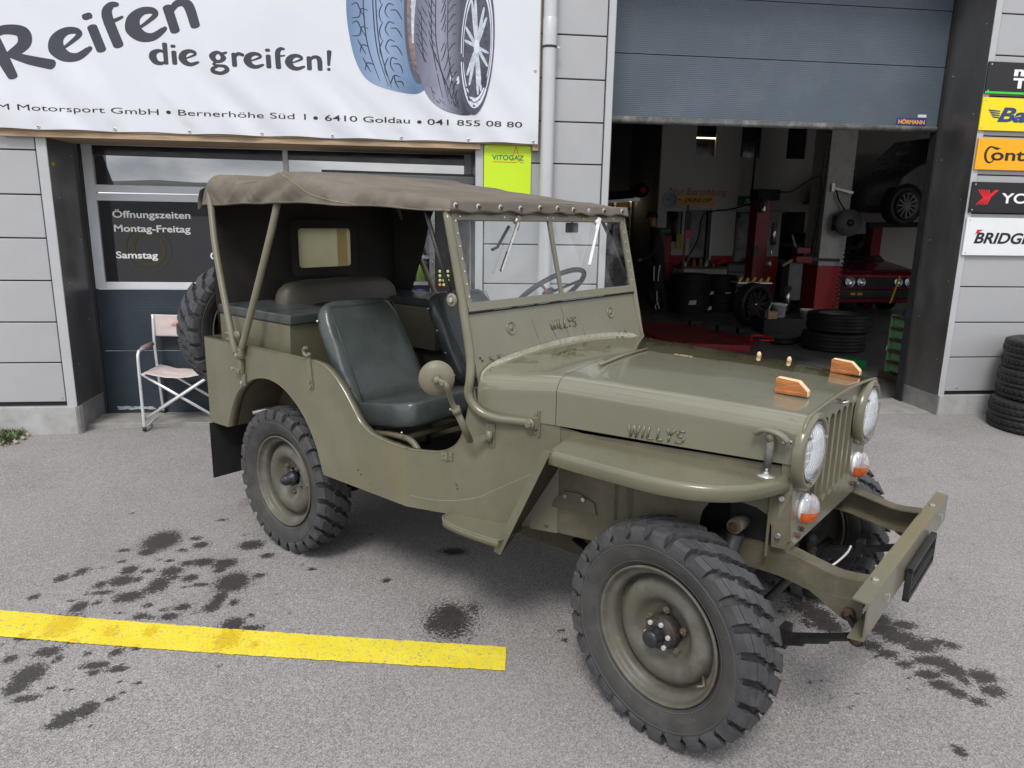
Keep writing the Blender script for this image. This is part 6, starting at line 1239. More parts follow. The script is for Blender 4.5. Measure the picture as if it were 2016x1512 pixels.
for s in (-1, 1):
    bk = part('bow_bracket', jp)
    g = MB(); g.bar((-.225, s * .706, .80), (-.225, s * .706, .86), .03, .012, (0, 1, 0)); g.bar((-.235, s * .712, .86), (-.235, s * .712, .93), .035, .018, (0, 1, 0)); g.bar((-.285, s * .715, .878), (-.225, s * .715, .872), .03, .02); g.build('plate', 'olive_cap', bk, bevel=.003)
    g = MB(); g.hexb((-.232, s * .725, .955), (0, s, 0), .010, .012); g.hexb((-.232, s * .712, .815), (0, s, 0), .009, .008); g.hexb((-.28, s * .726, .882), (0, s, 0), .007, .008); g.build('bolt', 'zinc', bk)
    g = MB(); g.lathe([(0, -.004), (.022, -.004), (.022, .004), (0, .004)], (-.245, s * .715, 1.045), (.2, s, 0), n=20); g.bar((-.33, s * .70, 1.0), (-.33, s * .70, 1.07), .02, .012); g.lathe([(0, 0), (.010, 0), (.010, .035), (0, .035)], (-.335, s * .70, 1.04), (-1, 0, 0), n=12); g.lathe([(0, 0), (.008, 0), (.008, .035), (0, .035)], (-.335, s * .70, 1.012), (-1, 0, 0), n=12); g.build('wing_clamp', 'olive_cap', bk)
    # strap holder on the body side
    h = MB().bar((.322, s * .704, .872), (.305, s * .704, 1.025), .026, .006, (0, 1, 0)); h.tube([(.303 + .0 * 0 + .020 * math.sin(a) * -1, s * .709, 1.035 + .018 * math.cos(a)) for a in [i * PI / 5 for i in range(8)]], .008, 8); h.hexb((.317, s * .708, .905), (0, s, 0), .008, .006); h.hexb((.32, s * .708, .882), (0, s, 0), .008, .006); h.build('strap_holder', 'olive_cap', jp)
# ---- boxes on the wheel houses, rear seat, front seats
def cushion(name, x0, x1, y0, y1, z0, z1, mt, r_=.02, parent=jp): return MB().box(x0, x1, y0, y1, z0, z1).build(name, mt, parent, bevel=r_, seg=3)
for s in (-1, 1):
    ya, yb = sorted((s * .325, s * .615))
    g = MB(); g.add([(-.575, ya, .87), (.032, ya, .87), (.045, ya, 1.112), (-.575, ya, 1.112), (-.575, yb, .87), (.032, yb, .87), (.045, yb, 1.112), (-.575, yb, 1.112)], [(0, 1, 2, 3), (4, 7, 6, 5), (0, 4, 5, 1), (1, 5, 6, 2), (2, 6, 7, 3), (3, 7, 4, 0)])
    bxo = g.build('side_box', 'olive', jp, bevel=.004); cushion('side_cushion', -.580, .056, ya - .006, yb + .006, 1.113, 1.160, 'vinyl', .008)
def padseat(name, mtx, w_, d, h_, r_, mt, parent=jp, puff=.012, taper=0):
    """rounded cushion: width along x, depth along y, height along z of mtx"""
    g = MB(); n = 26
    def sq(a, p=5.0): c, s = math.cos(a), math.sin(a); k = (abs(c) ** p + abs(s) ** p) ** (-1 / p); return c * k, s * k
    rows = []
    zz = [-h_ / 2, -h_ / 2, -h_ / 2 + r_ * .3, -h_ / 2 + r_, -h_ / 6, h_ / 6, h_ / 2 - r_, h_ / 2 - r_ * .3, h_ / 2, h_ / 2 + puff * .35, h_ / 2 + puff * .65, h_ / 2 + puff * .9, h_ / 2 + puff, h_ / 2 + puff]
    ins = [9, r_, r_ * .3, 0, -.003, -.003, 0, r_ * .3, r_, r_ + .025, r_ + .06, r_ + .11, r_ + .15, 9]
    m_ = 56; vs = []
    for z, i_ in zip(zz, ins):
        for j in range(m_):
            c, s = sq(2 * PI * j / m_, 7); kx = 0 if i_ == 9 else (w_ / 2 - i_) ; ky = 0 if i_ == 9 else (d / 2 - i_); yy = s * ky; tw = 1 - taper * max(0, yy / d + .5) ** 3
            q = 0 if i_ == 9 else noise.noise(Vector((c * 3, s * 3, z * 20))) * .003
            vs.append(mtx @ Vector((c * kx * tw + q, yy + q, z + (0 if abs(z) < h_ / 2 - .001 or i_ == 9 else .004 * noise.noise(Vector((c * kx * 9, yy * 9, 1)))))))
    g.add(vs, [(i * m_ + j, i * m_ + (j + 1) % m_, (i + 1) * m_ + (j + 1) % m_, (i + 1) * m_ + j) for i in range(len(zz) - 1) for j in range(m_)], True)
    return g.build(name, mt, parent)
def fr3(o, x, y): x = Vector(x).normalized(); y = Vector(y); y = (y - x * y.dot(x)).normalized(); z = x.cross(y); m = Matrix((x, y, z)).transposed().to_4x4(); m.translation = Vector(o); return m
for s in (-1, 1):
    yc = s * .345; b0 = Vector((.45, yc, .78)); t0 = Vector((.195, yc, 1.215)); c = (b0 + t0) / 2
    if s == -1: yc = -.352; c.y = yc
    sb = part('front_seat', jp)
    bk_ = padseat('backrest', fr3(c + Vector((-.02, 0, -.01)), (0, 1, 0), (t0 - b0)), .455, (t0 - b0).length + .02, .085, .020, 'vinyl', sb, .01, taper=.10)
    cs = fr3((.635, yc, .787), (0, 1, 0), (.37, 0, .065)); padseat('seat_cushion', cs, .465, .39, .105, .014, 'vinyl', sb, .010)
    g = MB()
    for i in range(4): p = b0.lerp(t0, .12 + .25 * i) + Vector((-.03, -.226, -.015)); g.ball(p, .007, 8)
    for i in range(2): g.ball((.56 + .2 * i, yc - .226, .735), .006, 8)
    g.build('stud', 'zinc', sb)
    g = MB()
    Q = [b0.lerp(t0, k) + Vector((.03, 0, .02)) for k in (0.0, .97)]; g.tube([Q[0] + Vector((0, -.20, 0)), Q[1] + Vector((0, -.185, -.01)), Q[1] + Vector((0, .185, -.01)), Q[0] + Vector((0, .20, 0))], .0022, 5); g.build('piping', 'vinyl', sb)
    g = MB(); g.tube(cr_spline([(.50, yc - .2, .69), (.70, yc - .2, .705), (.80, yc - .2, .695), (.86, yc - .2, .62), (.87, yc - .2, .53)], 5), .014, 10); g.tube(cr_spline([(.50, yc + .2, .69), (.70, yc + .2, .705), (.80, yc + .2, .695), (.86, yc + .2, .62), (.87, yc + .2, .53)], 5), .014, 10); g.tube([(.74, yc - .2, .70), (.74, yc + .2, .70)], .012, 10); g.tube([(.5, yc - .2, .69), (.47, yc - .2, .53)], .013, 8); g.tube([(.5, yc + .2, .69), (.47, yc + .2, .53)], .013, 8); g.build('seat_frame', 'olive_cap', sb)
rs = part('rear_seat', jp); padseat('backrest', fr3((-.375, -.01, 1.12), (0, 1, 0), (-.10, 0, .97)), .80, .30, .11, .03, 'vinyl_ol', rs, .012, taper=.12); padseat('seat_cushion', fr3((-.18, 0, .80), (0, 1, 0), (1, 0, 0)), .62, .36, .12, .03, 'vinyl_ol', rs)
# steering wheel and levers on the far side
sw = part('steering_wheel', jp); cS = Vector((.80, .36, 1.255)); aS = Vector((-.62, 0, .78)).normalized(); uS = Vector((0, 1, 0)); vS = aS.cross(uS)
MB().tube([cS + (uS * math.cos(a) + vS * math.sin(a)) * .198 for a in [i * PI / 24 for i in range(48)]], .0125, 10, closed=True).build('rim', 'black', sw)
for k in range(3): a = R(90 + 120 * k); MB().tube([cS, cS + (uS * math.cos(a) + vS * math.sin(a)) * .195], .007, 8).build('spoke', 's_red' if k == 1 else 'black', sw)  # one spoke coloured red to stand in for a reddish reflection
MB().tube([cS, cS - aS * .62], .02, 10).build('column', 'olive_cap', sw); MB().lathe([(0, .02), (.03, .015), (.035, 0)], cS, aS, n=18).build('horn_button', 'black', sw)
MB().tube([(.95, .05, .52), (.90, .04, .80), (.86, .03, .92)], .008, 8).build('gear_lever', 'black', jp); MB().ball((.86, .03, .93), .02, 10).build('gear_knob', 'black', jp)
# ---- side mirror
mr = part('side_mirror', jp); mn = Vector((.72, -.66, .05)).normalized(); mc = Vector((1.162, -.768, 1.058))
MB().lathe([(0, .019), (.02, .0185), (.042, .0145), (.055, .0075), (.0595, .001), (.0635, -.001), (.0635, -.006), (.060, -.006), (0, -.006)], mc, mn, n=36).build('mirror_shell', 'olive_cap', mr)
MB().lathe([(0, -.0065), (.058, -.0065)], mc, mn, n=30).build('mirror_glass', 'steel', mr)
g = MB(); g.lathe([(0, .017), (.014, .017), (.014, .036), (.010, .050), (0, .050)], mc, mn, n=14)
for i in range(3): a = i * 2.1; q = mn.cross(Vector((0, 0, 1))).normalized(); g.hexb(mc + mn * .018 + (q * math.cos(a) + Vector((0, 0, 1)) * math.sin(a)) * .017, mn, .0035, .003)
g.build('ball_joint', 'olive_cap', mr); J0 = mc + mn * .046 + Vector((.030, .002, -.002)); MB().tube([mc + mn * .03, J0], .008, 8).build('ball_joint', 'olive_cap', mr); MB().hexb(J0 + Vector((.004, -.008, 0)), (.1, -1, 0), .010, .008).build('bolt', 'olive_cap', mr)
MB().tube(cr_spline([J0, J0 + Vector((.012, .004, -.016)), Vector((1.208, -.742, .98)), Vector((1.212, -.725, .945))], 4), .0095, 10).build('arm', 'olive_cap', mr)
MB().tube([(1.212, -.725, .95), (1.222, -.658, .815)], .0125, 12).build('arm', 'olive_cap', mr); MB().tube([(1.2118, -.7265, .953), (1.2135, -.717, .932)], .0165, 12).build('clamp_ring', 'olive_cap', mr)
MB().tube([(1.19, -.732, .945), (1.205, -.728, .945)], .005, 8).build('clamp_screw', 'zinc', mr)
g = MB(); mt_ = Matrix.Translation((1.262, -sy(1.262) - .002, .832)) @ Matrix.Rotation(math.atan(.328), 4, 'Z'); g.box(-.016, .016, -.004, .002, -.045, .045, mt_); g.lathe([(0, -.02), (.013, -.02), (.013, .02), (0, .02)], mt_ @ Vector((0, -.014, 0)), (0, 0, 1), n=14); g.bar((1.222, -.658, .815), mt_ @ Vector((0, -.014, 0)), .012, .018)
for zz in (-.034, .034): g.hexb(mt_ @ Vector((.007, -.004, zz)), (0, -1, 0), .006, .004); g.hexb(mt_ @ Vector((-.008, -.004, zz)), (0, -1, 0), .006, .004)
g.build('bracket', 'olive_cap', mr)
# sill latch plate, step
g = MB(); mt_ = Matrix.Translation((1.090, -sy(1.09) - .002, .728)) @ Matrix.Rotation(math.atan(.328), 4, 'Z'); g.box(-.024, .024, -.003, .003, -.018, .014, mt_); g.box(-.006, .006, -.008, .0, -.018, .014, mt_)
for xx in (-.016, .016): g.hexb(mt_ @ Vector((xx, -.003, 0)), (0, -1, 0), .005, .003)
g.build('latch_plate', 'olive_cap', jp)
for s in (-1, 1):
    so_ = [(v.x, v.y) for v in cr_spline([(1.098, s * .648, 0), (1.104, s * .680, 0), (1.130, s * .704, 0), (1.20, s * .716, 0), (1.30, s * .716, 0), (1.405, s * .706, 0)], 5)]
    MB().poly([(x, y, .494) for x, y in so_ + [(1.415, s * .540), (1.098, s * .641)]], (0, 0, -.003)).build('step_plate', 'olive', jp)
    g = MB(); g.add([(x, y, z) for x, y in so_ for z in (.495, .468)], [(2 * i, 2 * i + 2, 2 * i + 3, 2 * i + 1) for i in range(len(so_) - 1)], True); g.build('step_lip', 'olive', jp, solid=.003)
    MB().tube([(x, y, .4945) for x, y in so_], .0035, 6).build('step_rim', 'olive_cap', jp)
    MB().box(1.15, 1.96, min(s * .378, s * .384), max(s * .378, s * .384), .365, .54).build('shade_panel', 'mud_shade_brown', jp)  # dark plate added to carry the underfloor shade in its colour
# long pale scratch and water runs
SC = cr_spline([(.939, -.693, .54), (1.028, -.664, .537), (1.122, -.633, .551), (1.214, -.603, .58), (1.309, -.572, .638), (1.44, -.529, .719)], 6); g = MB()
nS = len(SC); g.add([(p.x, -sy(p.x) - .0006, p.z + o_) for p in SC for o_ in (-.0007, .0007)], [(2 * i, 2 * i + 2, 2 * i + 3, 2 * i + 1) for i in range(nS - 1)]); g.build('scratch', 'scratch', jp)
for P_ in ([(-.225, 1.233), (-.215, 1.18), (-.182, 1.10), (-.170, 1.090), (-.180, 1.096), (-.192, 1.12)], [(-.096, 1.168), (-.06, 1.168), (-.060, 1.13), (-.070, 1.122), (-.080, 1.13)], [(-.002, 1.185), (.042, 1.180), (.044, 1.12), (.030, 1.112), (.012, 1.122), (.004, 1.15)], [(-.015, 1.255), (-.010, 1.255), (.004, 1.19), (-.003, 1.19)], [(-.17, 1.118), (-.15, 1.130), (-.12, 1.118), (-.09, 1.128), (-.06, 1.116), (.0, 1.122), (.05, 1.112), (.06, 1.100), (-.165, 1.092)], [(.12, 1.15), (.15, 1.152), (.16, 1.112), (.13, 1.112)]):
    MB().poly([wp(y, z, .0012) for y, z in P_]).build('water_run', 'wet_olive', jp)
# ---- fenders
def fen_out(s):   # plan outline of the flat top
    c = cr_spline([(1.612, s * .700, 0), (1.80, s * .706, 0), (1.98, s * .702, 0), (2.09, s * .680, 0), (2.175, s * .635, 0), (2.235, s * .565, 0), (2.268, s * .49, 0), (2.285, s * .43, 0), (2.292, s * .395, 0)], 6); return [(v.x, v.y) for v in c]
for s in (-1, 1):
    fo = fen_out(s); ZT = .874; fe = part('fender', jp); n_ = len(fo)
    prof = [(0, 0), (.0055, -.0008), (.0100, -.0040), (.0130, -.0090), (.0142, -.0150), (.0145, -.0200), (.0145, -.0450), (.0120, -.0465)]
    vs = []
    for i, (x, y) in enumerate(fo):
        a = Vector(fo[min(i + 1, n_ - 1)]) - Vector(fo[max(i - 1, 0)]); nn = Vector((a.y, -a.x)).normalized() * (-1 if s > 0 else 1)
        if s < 0: nn = Vector((a.y, -a.x)).normalized()
        else: nn = Vector((-a.y, a.x)).normalized()
        for o_, dz in prof: vs.append((x + nn.x * (o_ - .0145), y + nn.y * (o_ - .0145), ZT + dz))
    k = len(prof); g = MB(); g.add(vs, [(i * k + j, (i + 1) * k + j, (i + 1) * k + j + 1, i * k + j + 1) for i in range(n_ - 1) for j in range(k - 1)], True)
    top = [vs[i * k] for i in range(n_)]; hin = [(2.292, s * .39, ZT), (1.56, s * .485, ZT)]
    g.add(top + hin, tessellate_polygon([[Vector(p) for p in top + hin]])); g.build('top', 'olive', fe, solid=.002)
    # sloping rear apron with rolled outer edge
    e0, e1 = Vector((1.615, s * .697, .868)), Vector((1.385, s * .672, .425)); i0, i1 = Vector((1.58, s * .485, .868)), Vector((1.345, s * .565, .425))
    g = MB(); g.add([e0, e1, i1, i0], [(0, 1, 2, 3)]); g.build('rear_apron', 'mud_shade_brown', fe, solid=.003)
    g = MB(); d = Vector((-.029, s * .002, .004)); g.add([e0 + Vector((.004, s * .003, .002)), e1 + Vector((.004, s * .003, 0)), e1 + d, e0 + d], [(0, 1, 2, 3)]); g.build('apron_lip', 'olive', fe, solid=.004)
# inner side panels with shock cut-out, flanges
for s in (-1, 1):
    yp = lambda x: s * interp(x, [1.50, 2.30], [.504, .395])
    P = [(1.512, .492), (1.512, .895), (1.60, .885), (2.30, .90), (2.30, .635), (2.255, .635), (2.25, .70), (2.235, .735), (2.20, .752), (2.075, .768), (2.035, .70), (2.02, .60), (1.96, .56), (1.80, .50)]
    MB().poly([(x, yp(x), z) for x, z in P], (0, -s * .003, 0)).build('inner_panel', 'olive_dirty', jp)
    for x0, x1 in ((1.73, 1.745), (1.775, 1.80), (2.235, 2.245)): MB().add([(x0, yp(x0), .60), (x0, yp(x0), .87), ((x0 + x1) / 2, yp(x0) + s * .008, .87), ((x0 + x1) / 2, yp(x0) + s * .008, .60), (x1, yp(x1), .87), (x1, yp(x1), .60)], [(0, 1, 2, 3), (3, 2, 4, 5)]).build('pressed_rib', 'olive_dirty', jp)
    g = MB(); P2 = [(1.50, .62), (1.54, .66), (1.60, .665), (1.66, .64), (1.67, .60), (1.49, .59)]; g.poly([(x, yp(x) + s * .004, z) for x, z in P2], (0, s * .004, 0)); g.build('patch_plate', 'olive_dirty', jp)
    g = MB(); 
    for x, z in ((1.55, .645), (1.62, .648), (2.275, .68), (2.275, .80)): g.hexb((x, yp(x) + s * .008, z), (0, s, 0), .009, .008)
    g.build('bolt', 'zinc', jp)
# ---- grille
GX = 2.300; gr = part('grille', jp)
gout = [(-.362, .650), (-.385, .74), (-.402, .90), (-.402, .985), (-.375, 1.035), (-.32, 1.052), (0, 1.066), (.32, 1.052), (.375, 1.035), (.402, .985), (.402, .90), (.385, .74), (.362, .650), (.335, .625), (-.335, .625)]
holes = []
for i in range(7):
    yc = (i - 3) * .0665; zt = 1.005 - .0 * abs(i - 3) - (.012 if i in (0, 6) else 0); zb = .70; w_ = .0232
    holes.append([(GX, yc + w_ * math.cos(a), zt - w_ + w_ * math.sin(a)) for a in [k * PI / 8 for k in range(9)]] + [(GX, yc + w_ * math.cos(a), zb + w_ + w_ * math.sin(a)) for a in [PI + k * PI / 8 for k in range(9)]])
g = MB(); tr_ = MB(); tr_.poly([(GX, y, z) for y, z in gout], (-.003, 0, 0), holes=holes); tr_.build('grille_plate', 'olive', gr)
for h_ in holes:
    q = len(h_); g.add(h_ + [(GX - .014, lerp(p[1], sum(a[1] for a in h_) / q, .05), p[2]) for p in h_], [(i, (i + 1) % q, q + (i + 1) % q, q + i) for i in range(q)], True)
g.build('slot_edge', 'olive', gr); MB().box(2.10, 2.22, -.36, .36, .60, 1.03).build('radiator', 'void', jp); MB().box(1.35, 2.1, -.30, .30, .50, 1.0).build('engine', 'void', jp)
for s in (-1, 1): MB().add([(GX - .001, s * .402, .985), (GX - .001, s * .402, .90), (GX - .001, s * .385, .74), (GX - .001, s * .362, .65), (GX - .035, s * .39, .65), (GX - .035, s * .40, .74), (GX - .035, s * .405, .90), (GX - .035, s * .405, .985)], [(0, 1, 6, 7), (1, 2, 5, 6), (2, 3, 4, 5)]).build('side_flange', 'olive', gr, solid=.003)
g = MB(); g.tube([(GX + .004, -.012, 1.030), (GX + .02, -.004, 1.034), (GX + .02, .02, 1.034), (GX + .004, .028, 1.030)], .004, 8); g.build('grille_latch', 'zinc', gr)
g = MB(); 
for s in (-1, 1):
    g.hexb((GX, s * .31, .655), (1, 0, 0), .009, .010); g.hexb((GX, s * .275, .665), (1, 0, 0), .009, .010)
g.build('bolt', 'rust', gr)
# headlights
for s in (-1, 1):
    hl = part('headlight', jp); c = (GX, s * .314, .937)
    MB().lathe([(.123, 0), (.124, .012), (.121, .024), (.114, .031), (.106, .031), (.099, .026), (.0965, .018), (.0955, .006)], c, (1, 0, 0), n=56).build('ring', 'olive', hl)
    MB().lathe([(.0955, .02), (.0945, .026), (.091, .028), (.0885, .025), (.088, .015)], c, (1, 0, 0), n=48).build('retaining_ring', 'olive', hl)
    MB().lathe([(.0875, .022), (.07, .0), (.045, -.02), (.02, -.032), (0, -.034)], c, (1, 0, 0), n=40).build('reflector', 'headrefl', hl)
    MB().lathe([(.0880, .024), (.082, .031), (.062, .040), (.035, .0455), (0, .047)], c, (1, 0, 0), n=44).build('lens', 'lens', hl)
    g = MB()
    for yy in [-.07 + .0117 * i for i in range(13)]:
        hh = math.sqrt(max(0, .083 ** 2 - yy ** 2)) * .93; g.tube([(GX + .044 - (yy * yy + z * z) * 2.9, s * .314 + yy, .937 + z) for z in [hh * (j / 3 - 1) for j in range(7)]], .0011, 4)
    for zz in (-.045, -.012, .012, .045):
        hh = math.sqrt(.083 ** 2 - zz ** 2) * .95; g.tube([(GX + .044 - (zz * zz + y * y) * 2.9, s * .314 + y, .937 + zz) for y in [hh * (j / 3 - 1) for j in range(7)]], .0015, 4)
    g.build('lens_rib', 'headrefl', hl)
    g = MB()
    for a in (20, 140, 265): g.box(-.004, .008, -.005, .005, -.004, .004, Matrix.Translation((GX + .028, s * .314 + .091 * math.cos(R(a)), .937 + .091 * math.sin(R(a)))))
    g.build('clip', 'zinc', hl)
    # front lamps: clear above, amber below
    tl_ = part('turn_light', jp); cz = .742; cy_ = s * .285
    def dome(u, v, lo, hi, r_=.040):
        z = lerp(lo, hi, v); a = lerp(-PI / 2, PI / 2, u); rz = math.sqrt(max(0, 1 - (z / .0465) ** 2)); rr_ = r_ * (.35 + .65 * rz ** .7) ; xo = .042 * math.cos(a) * rz ** .6
        return Vector((GX + .010 + xo, cy_ + rr_ * math.sin(a), cz + z))
    MB().grid(lambda u, v: dome(u, v, -.004, .046), 14, 10).build('clear_lens', 'lens_clear', tl_); MB().grid(lambda u, v: dome(u, v, -.046, -.005), 14, 10).build('amber_lens', 'amber', tl_)
    MB().lathe([(0, .012), (.045, .012), (.047, .008), (.047, -.004), (0, -.004)], (GX, cy_, cz), (1, 0, 0), n=30, ell=.86).build('base', 'headrefl', tl_)
    g = MB(); g.box(GX + .012, GX + .016, cy_ - .028, cy_ + .028, cz, cz + .034); g.build('back_plate', 'paper', tl_)
    for q, (yy, c_) in enumerate(((-.014, 'blue'), (.0, 's_red'), (.014, 'blue'))): MB().lathe([(0, 0), (.005, 0), (.005, .02), (0, .024)], (GX + .03, cy_ + yy, cz + .012 + .006 * (q == 1)), (0, 0, 1), n=8).build('bulb', c_, tl_)
# hood latches
for s in (-1, 1):
    la = part('hood_latch', jp); y = s * .447
    MB().tube([(2.235, y, .90), (2.238, y, .985)], .0115, 12).build('rubber_sleeve', 'latchrub', la); MB().tube([(2.234, y, .874), (2.235, y, .905)], .005, 8).build('pin', 'zinc', la)
    MB().lathe([(0, .012), (.008, .010), (.010, .004), (.03, .002), (.031, 0)], (2.234, y, .876), (0, 0, 1), n=18).build('base_plate', 'zinc', la)
    g = MB(); g.tube(cr_spline([(2.190, y, .996), (2.21, y + s * .004, 1.012), (2.24, y + s * .006, 1.015), (2.27, y + s * .004, 1.006), (2.290, y, .988)], 5), [.004] + [.0095] * 19 + [.004], 10, flat=1.6); g.tube([(2.237, y, .98), (2.238, y, 1.01)], [.0115, .015], 12); g.build('handle', 'olive_cap', la)
    g = MB(); g.box(2.262, 2.274, s * .418 - .003, s * .418 + .006, .975, 1.0); g.tube([(2.266, s * .432, .992), (2.295, s * .436, .99), (2.29, s * .425, .98)], .003, 6); g.build('catch', 'zinc', la)
# ---- chassis
rw = MB()
for s in (-1, 1):
    P = [(-.60, .50), (1.2, .46), (1.7, .47), (1.95, .56), (2.10, .612), (2.26, .622), (2.37, .604), (2.45, .590), (2.528, .598)]; hh = [.09, .09, .09, .09, .085, .085, .082, .080, .084]
    ya, yb = s * .375, s * .318; g = MB(); top_ = [(v.x, v.y) for v in cr_spline([(a, b, 0) for a, b in P], 5)]; n_ = len(top_); H_ = [interp(x, [p[0] for p in P], hh) for x, _ in top_]
    g.add([(x, ya, z) for x, z in top_] + [(x, ya, z - h_) for (x, z), h_ in zip(top_, H_)], [(i, i + 1, n_ + i + 1, n_ + i) for i in range(n_ - 1)]); g.add([(x, ya, z) for x, z in top_] + [(x, yb, z) for x, z in top_], [(i, i + 1, n_ + i + 1, n_ + i) for i in range(n_ - 1)]); g.add([(x, ya, z - h_) for (x, z), h_ in zip(top_, H_)] + [(x, yb, z - h_) for (x, z), h_ in zip(top_, H_)], [(i, i + 1, n_ + i + 1, n_ + i) for i in range(n_ - 1)])
    fr_ = g.build('frame_rail', 'framepaint', jp, solid=.005)
    MB().poly([(2.37, s * .378, .525), (2.53, s * .378, .540), (2.53, s * .378, .475), (2.48, s * .378, .465), (2.46, s * .378, .475)], (0, s * .004, 0)).build('horn_plate', 'framepaint', jp, bevel=.001)
    MB().lathe([(0, 0), (.018, 0), (.018, .02), (.008, .02), (.008, .03), (0, .03)], (2.495, s * .38, .492), (0, s, 0), n=18).build('shackle_bolt', 'rust', jp)
    MB().bar((2.498, s * .40, .495), (2.535, s * .40, .445), .012, .03, (0, 1, 0)).build('shackle', 'black', jp)
    sp = part('leaf_spring', jp); yc = s * .415
    for k in range(6):
        L_ = .50 - .07 * k; pts = [(2.032 + L_ * t, yc, .300 + .145 * (abs(t * L_ / .5)) ** 1.6 - k * .0085) for t in [-1 + i / 8 for i in range(17)]]
        g = MB()
        for i in range(16): g.bar(pts[i], pts[i + 1], .045, .0075)
        g.build('leaf', 'springsteel', sp)
    MB().lathe([(.010, -.026), (.022, -.026), (.022, .026), (.010, .026)], (2.535, yc, .448), (0, 1, 0), n=18).build('spring_eye', 'black', sp); MB().lathe([(0, 0), (.016, 0), (.012, .014), (0, .016)], (2.535, yc + s * .026, .448), (0, s, 0), n=14).build('eye_bolt', 'rust', sp)
    for xx in (2.33, 1.74): MB().box(xx - .013, xx + .013, yc - .027, yc + .027, .335, .40).build('rebound_clip', 'springsteel', sp)
    for xx in (2.0, 2.07): MB().tube([(xx, yc - .03, .255), (xx, yc - .03, .33), (xx, yc - .02, .39), (xx, yc + .02, .39), (xx, yc + .03, .33), (xx, yc + .03, .255)], .007, 8).build('u_bolt', 'black', sp)
    sh = part('shock_absorber', jp); MB().tube([(2.15, s * .43, .66), (2.12, s * .45, .47)], .028, 14).build('body', 'black', sh); MB().tube([(2.12, s * .45, .47), (2.10, s * .46, .36)], .02, 12).build('rod', 'springsteel', sh); MB().tube([(2.155, s * .39, .69), (2.155, s * .46, .69)], .024, 16).build('eye', 'olive_dirty', sh); MB().lathe([(0, 0), (.017, 0), (.015, .008)], (2.155, s * .462, .69), (0, s, 0), n=6, smooth=False).build('nut', 'rust', sh)
    MB().bar((2.28, s * .345, .622), (2.30, s * .345, .655), .03, .03).build('grille_mount', 'olive_cap', jp)
    # rear springs
    rg = MB()
    for k in range(5):
        L_ = .52 - .08 * k; pts = [(0 + L_ * t, s * .44, .30 + .13 * abs(t * L_ / .5) ** 1.6 - k * .009) for t in [-1 + i / 6 for i in range(13)]]
        for i in range(12): rg.bar(pts[i], pts[i + 1], .045, .0075)
    rg.build('rear_leaf_spring', 'springsteel', jp)
g = MB(); g.tube([(0, -.55, TR), (0, .55, TR)], .035, 12); g.ball((0, .0, TR), .13, 16, (1, .8, 1)); g.build('rear_axle', 'black', jp)
g = MB(); g.tube([(2.032, -.50, TR - .02), (2.032, .50, TR - .02)], .035, 12); g.ball((2.032, .22, TR - .02), .13, 16, (1, .8, 1)); g.ball((2.032, -.52, TR), .075, 14); g.ball((2.032, .52, TR), .075, 14); g.build('front_axle', 'black', jp)
g = MB(); g.tube([(2.17, -.50, .315), (2.19, .50, .325)], .016, 10); g.build('tie_rod', 'springsteel', jp)
for y in (-.30, .33): MB().lathe([(0, 0), (.024, 0), (.024, .05), (.018, .055), (0, .06)], (2.17, y, .30), (0, 0, 1), n=14).build('rod_joint', 'black', jp)
MB().tube([(2.15, .36, .34), (2.25, .10, .36), (2.28, -.05, .37)], .02, 10).build('drag_link', 'rust', jp); MB().lathe([(0, -.03), (.032, -.03), (.034, .03), (.026, .04), (0, .05)], (2.30, -.06, .375), (0, 0, 1), n=16).build('rubber_boot', 'black', jp); MB().bar((2.26, -.30, .50), (2.30, -.06, .42), .035, .02).build('steering_arm', 'black', jp)
MB().lathe([(0, -.03), (.03, -.03), (.032, .03), (.0, .05)], (2.15, .37, .345), (.2, 0, 1), n=16).build('rubber_boot', 'black', jp)
MB().tube([(2.22, -.36, .32), (2.26, -.33, .36)], .010, 8).build('clamp_bolt', 'black', jp)
MB().tube(cr_spline([(2.30, -.02, .42), (2.33, .05, .43), (2.36, .08, .47), (2.37, .09, .50)], 5), .004, 6).build('cable_tie', 'paper', jp)
g = MB(); g.tube([(1.5, -.2, .42), (1.3, -.22, .33), (.9, -.25, .32), (.4, -.25, .33)], .03, 10); g.build('exhaust_pipe', 'rust', jp); MB().box(.7, 1.15, -.15, .2, .33, .5).build('gearbox', 'void', jp); MB().tube([(.1, 0, .37), (.75, 0, .42)], .03, 10).build('drive_shaft', 'black', jp)
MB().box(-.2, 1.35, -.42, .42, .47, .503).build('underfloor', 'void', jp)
# bumper and number plate frame
bm = part('bumper', jp); ya, yb = -.505, .655
g = MB(); g.add([(2.566, ya, .598), (2.566, yb, .576), (2.566, yb, .478), (2.566, ya, .486), (2.525, ya - .0, .602), (2.525, yb, .580), (2.525, yb, .474), (2.525, ya, .482)], [(0, 1, 2, 3), (0, 4, 5, 1), (3, 2, 6, 7)]); g.build('channel', 'olive', bm, solid=.006, bevel=0)
g = MB(); g.tube([(2.5635, ya, .5955), (2.5635, yb, .5735)], .0048, 8); g.tube([(2.5635, ya, .4885), (2.5635, yb, .4805)], .0048, 8); g.build('rolled_edge', 'olive', bm)
g = MB()
for y in (-.345, .47): g.hexb((2.545, y, .602 - (y + .5) * .019), (0, 0, 1), .011, .007)
for y in (-.30, .50): g.box(2.568, 2.580, y - .007, y + .007, .525, .548)
g.build('bolt', 'zinc', bm)
pf = part('plate_frame', jp); y0, y1, z0, z1 = -.045, .345, .418, .530
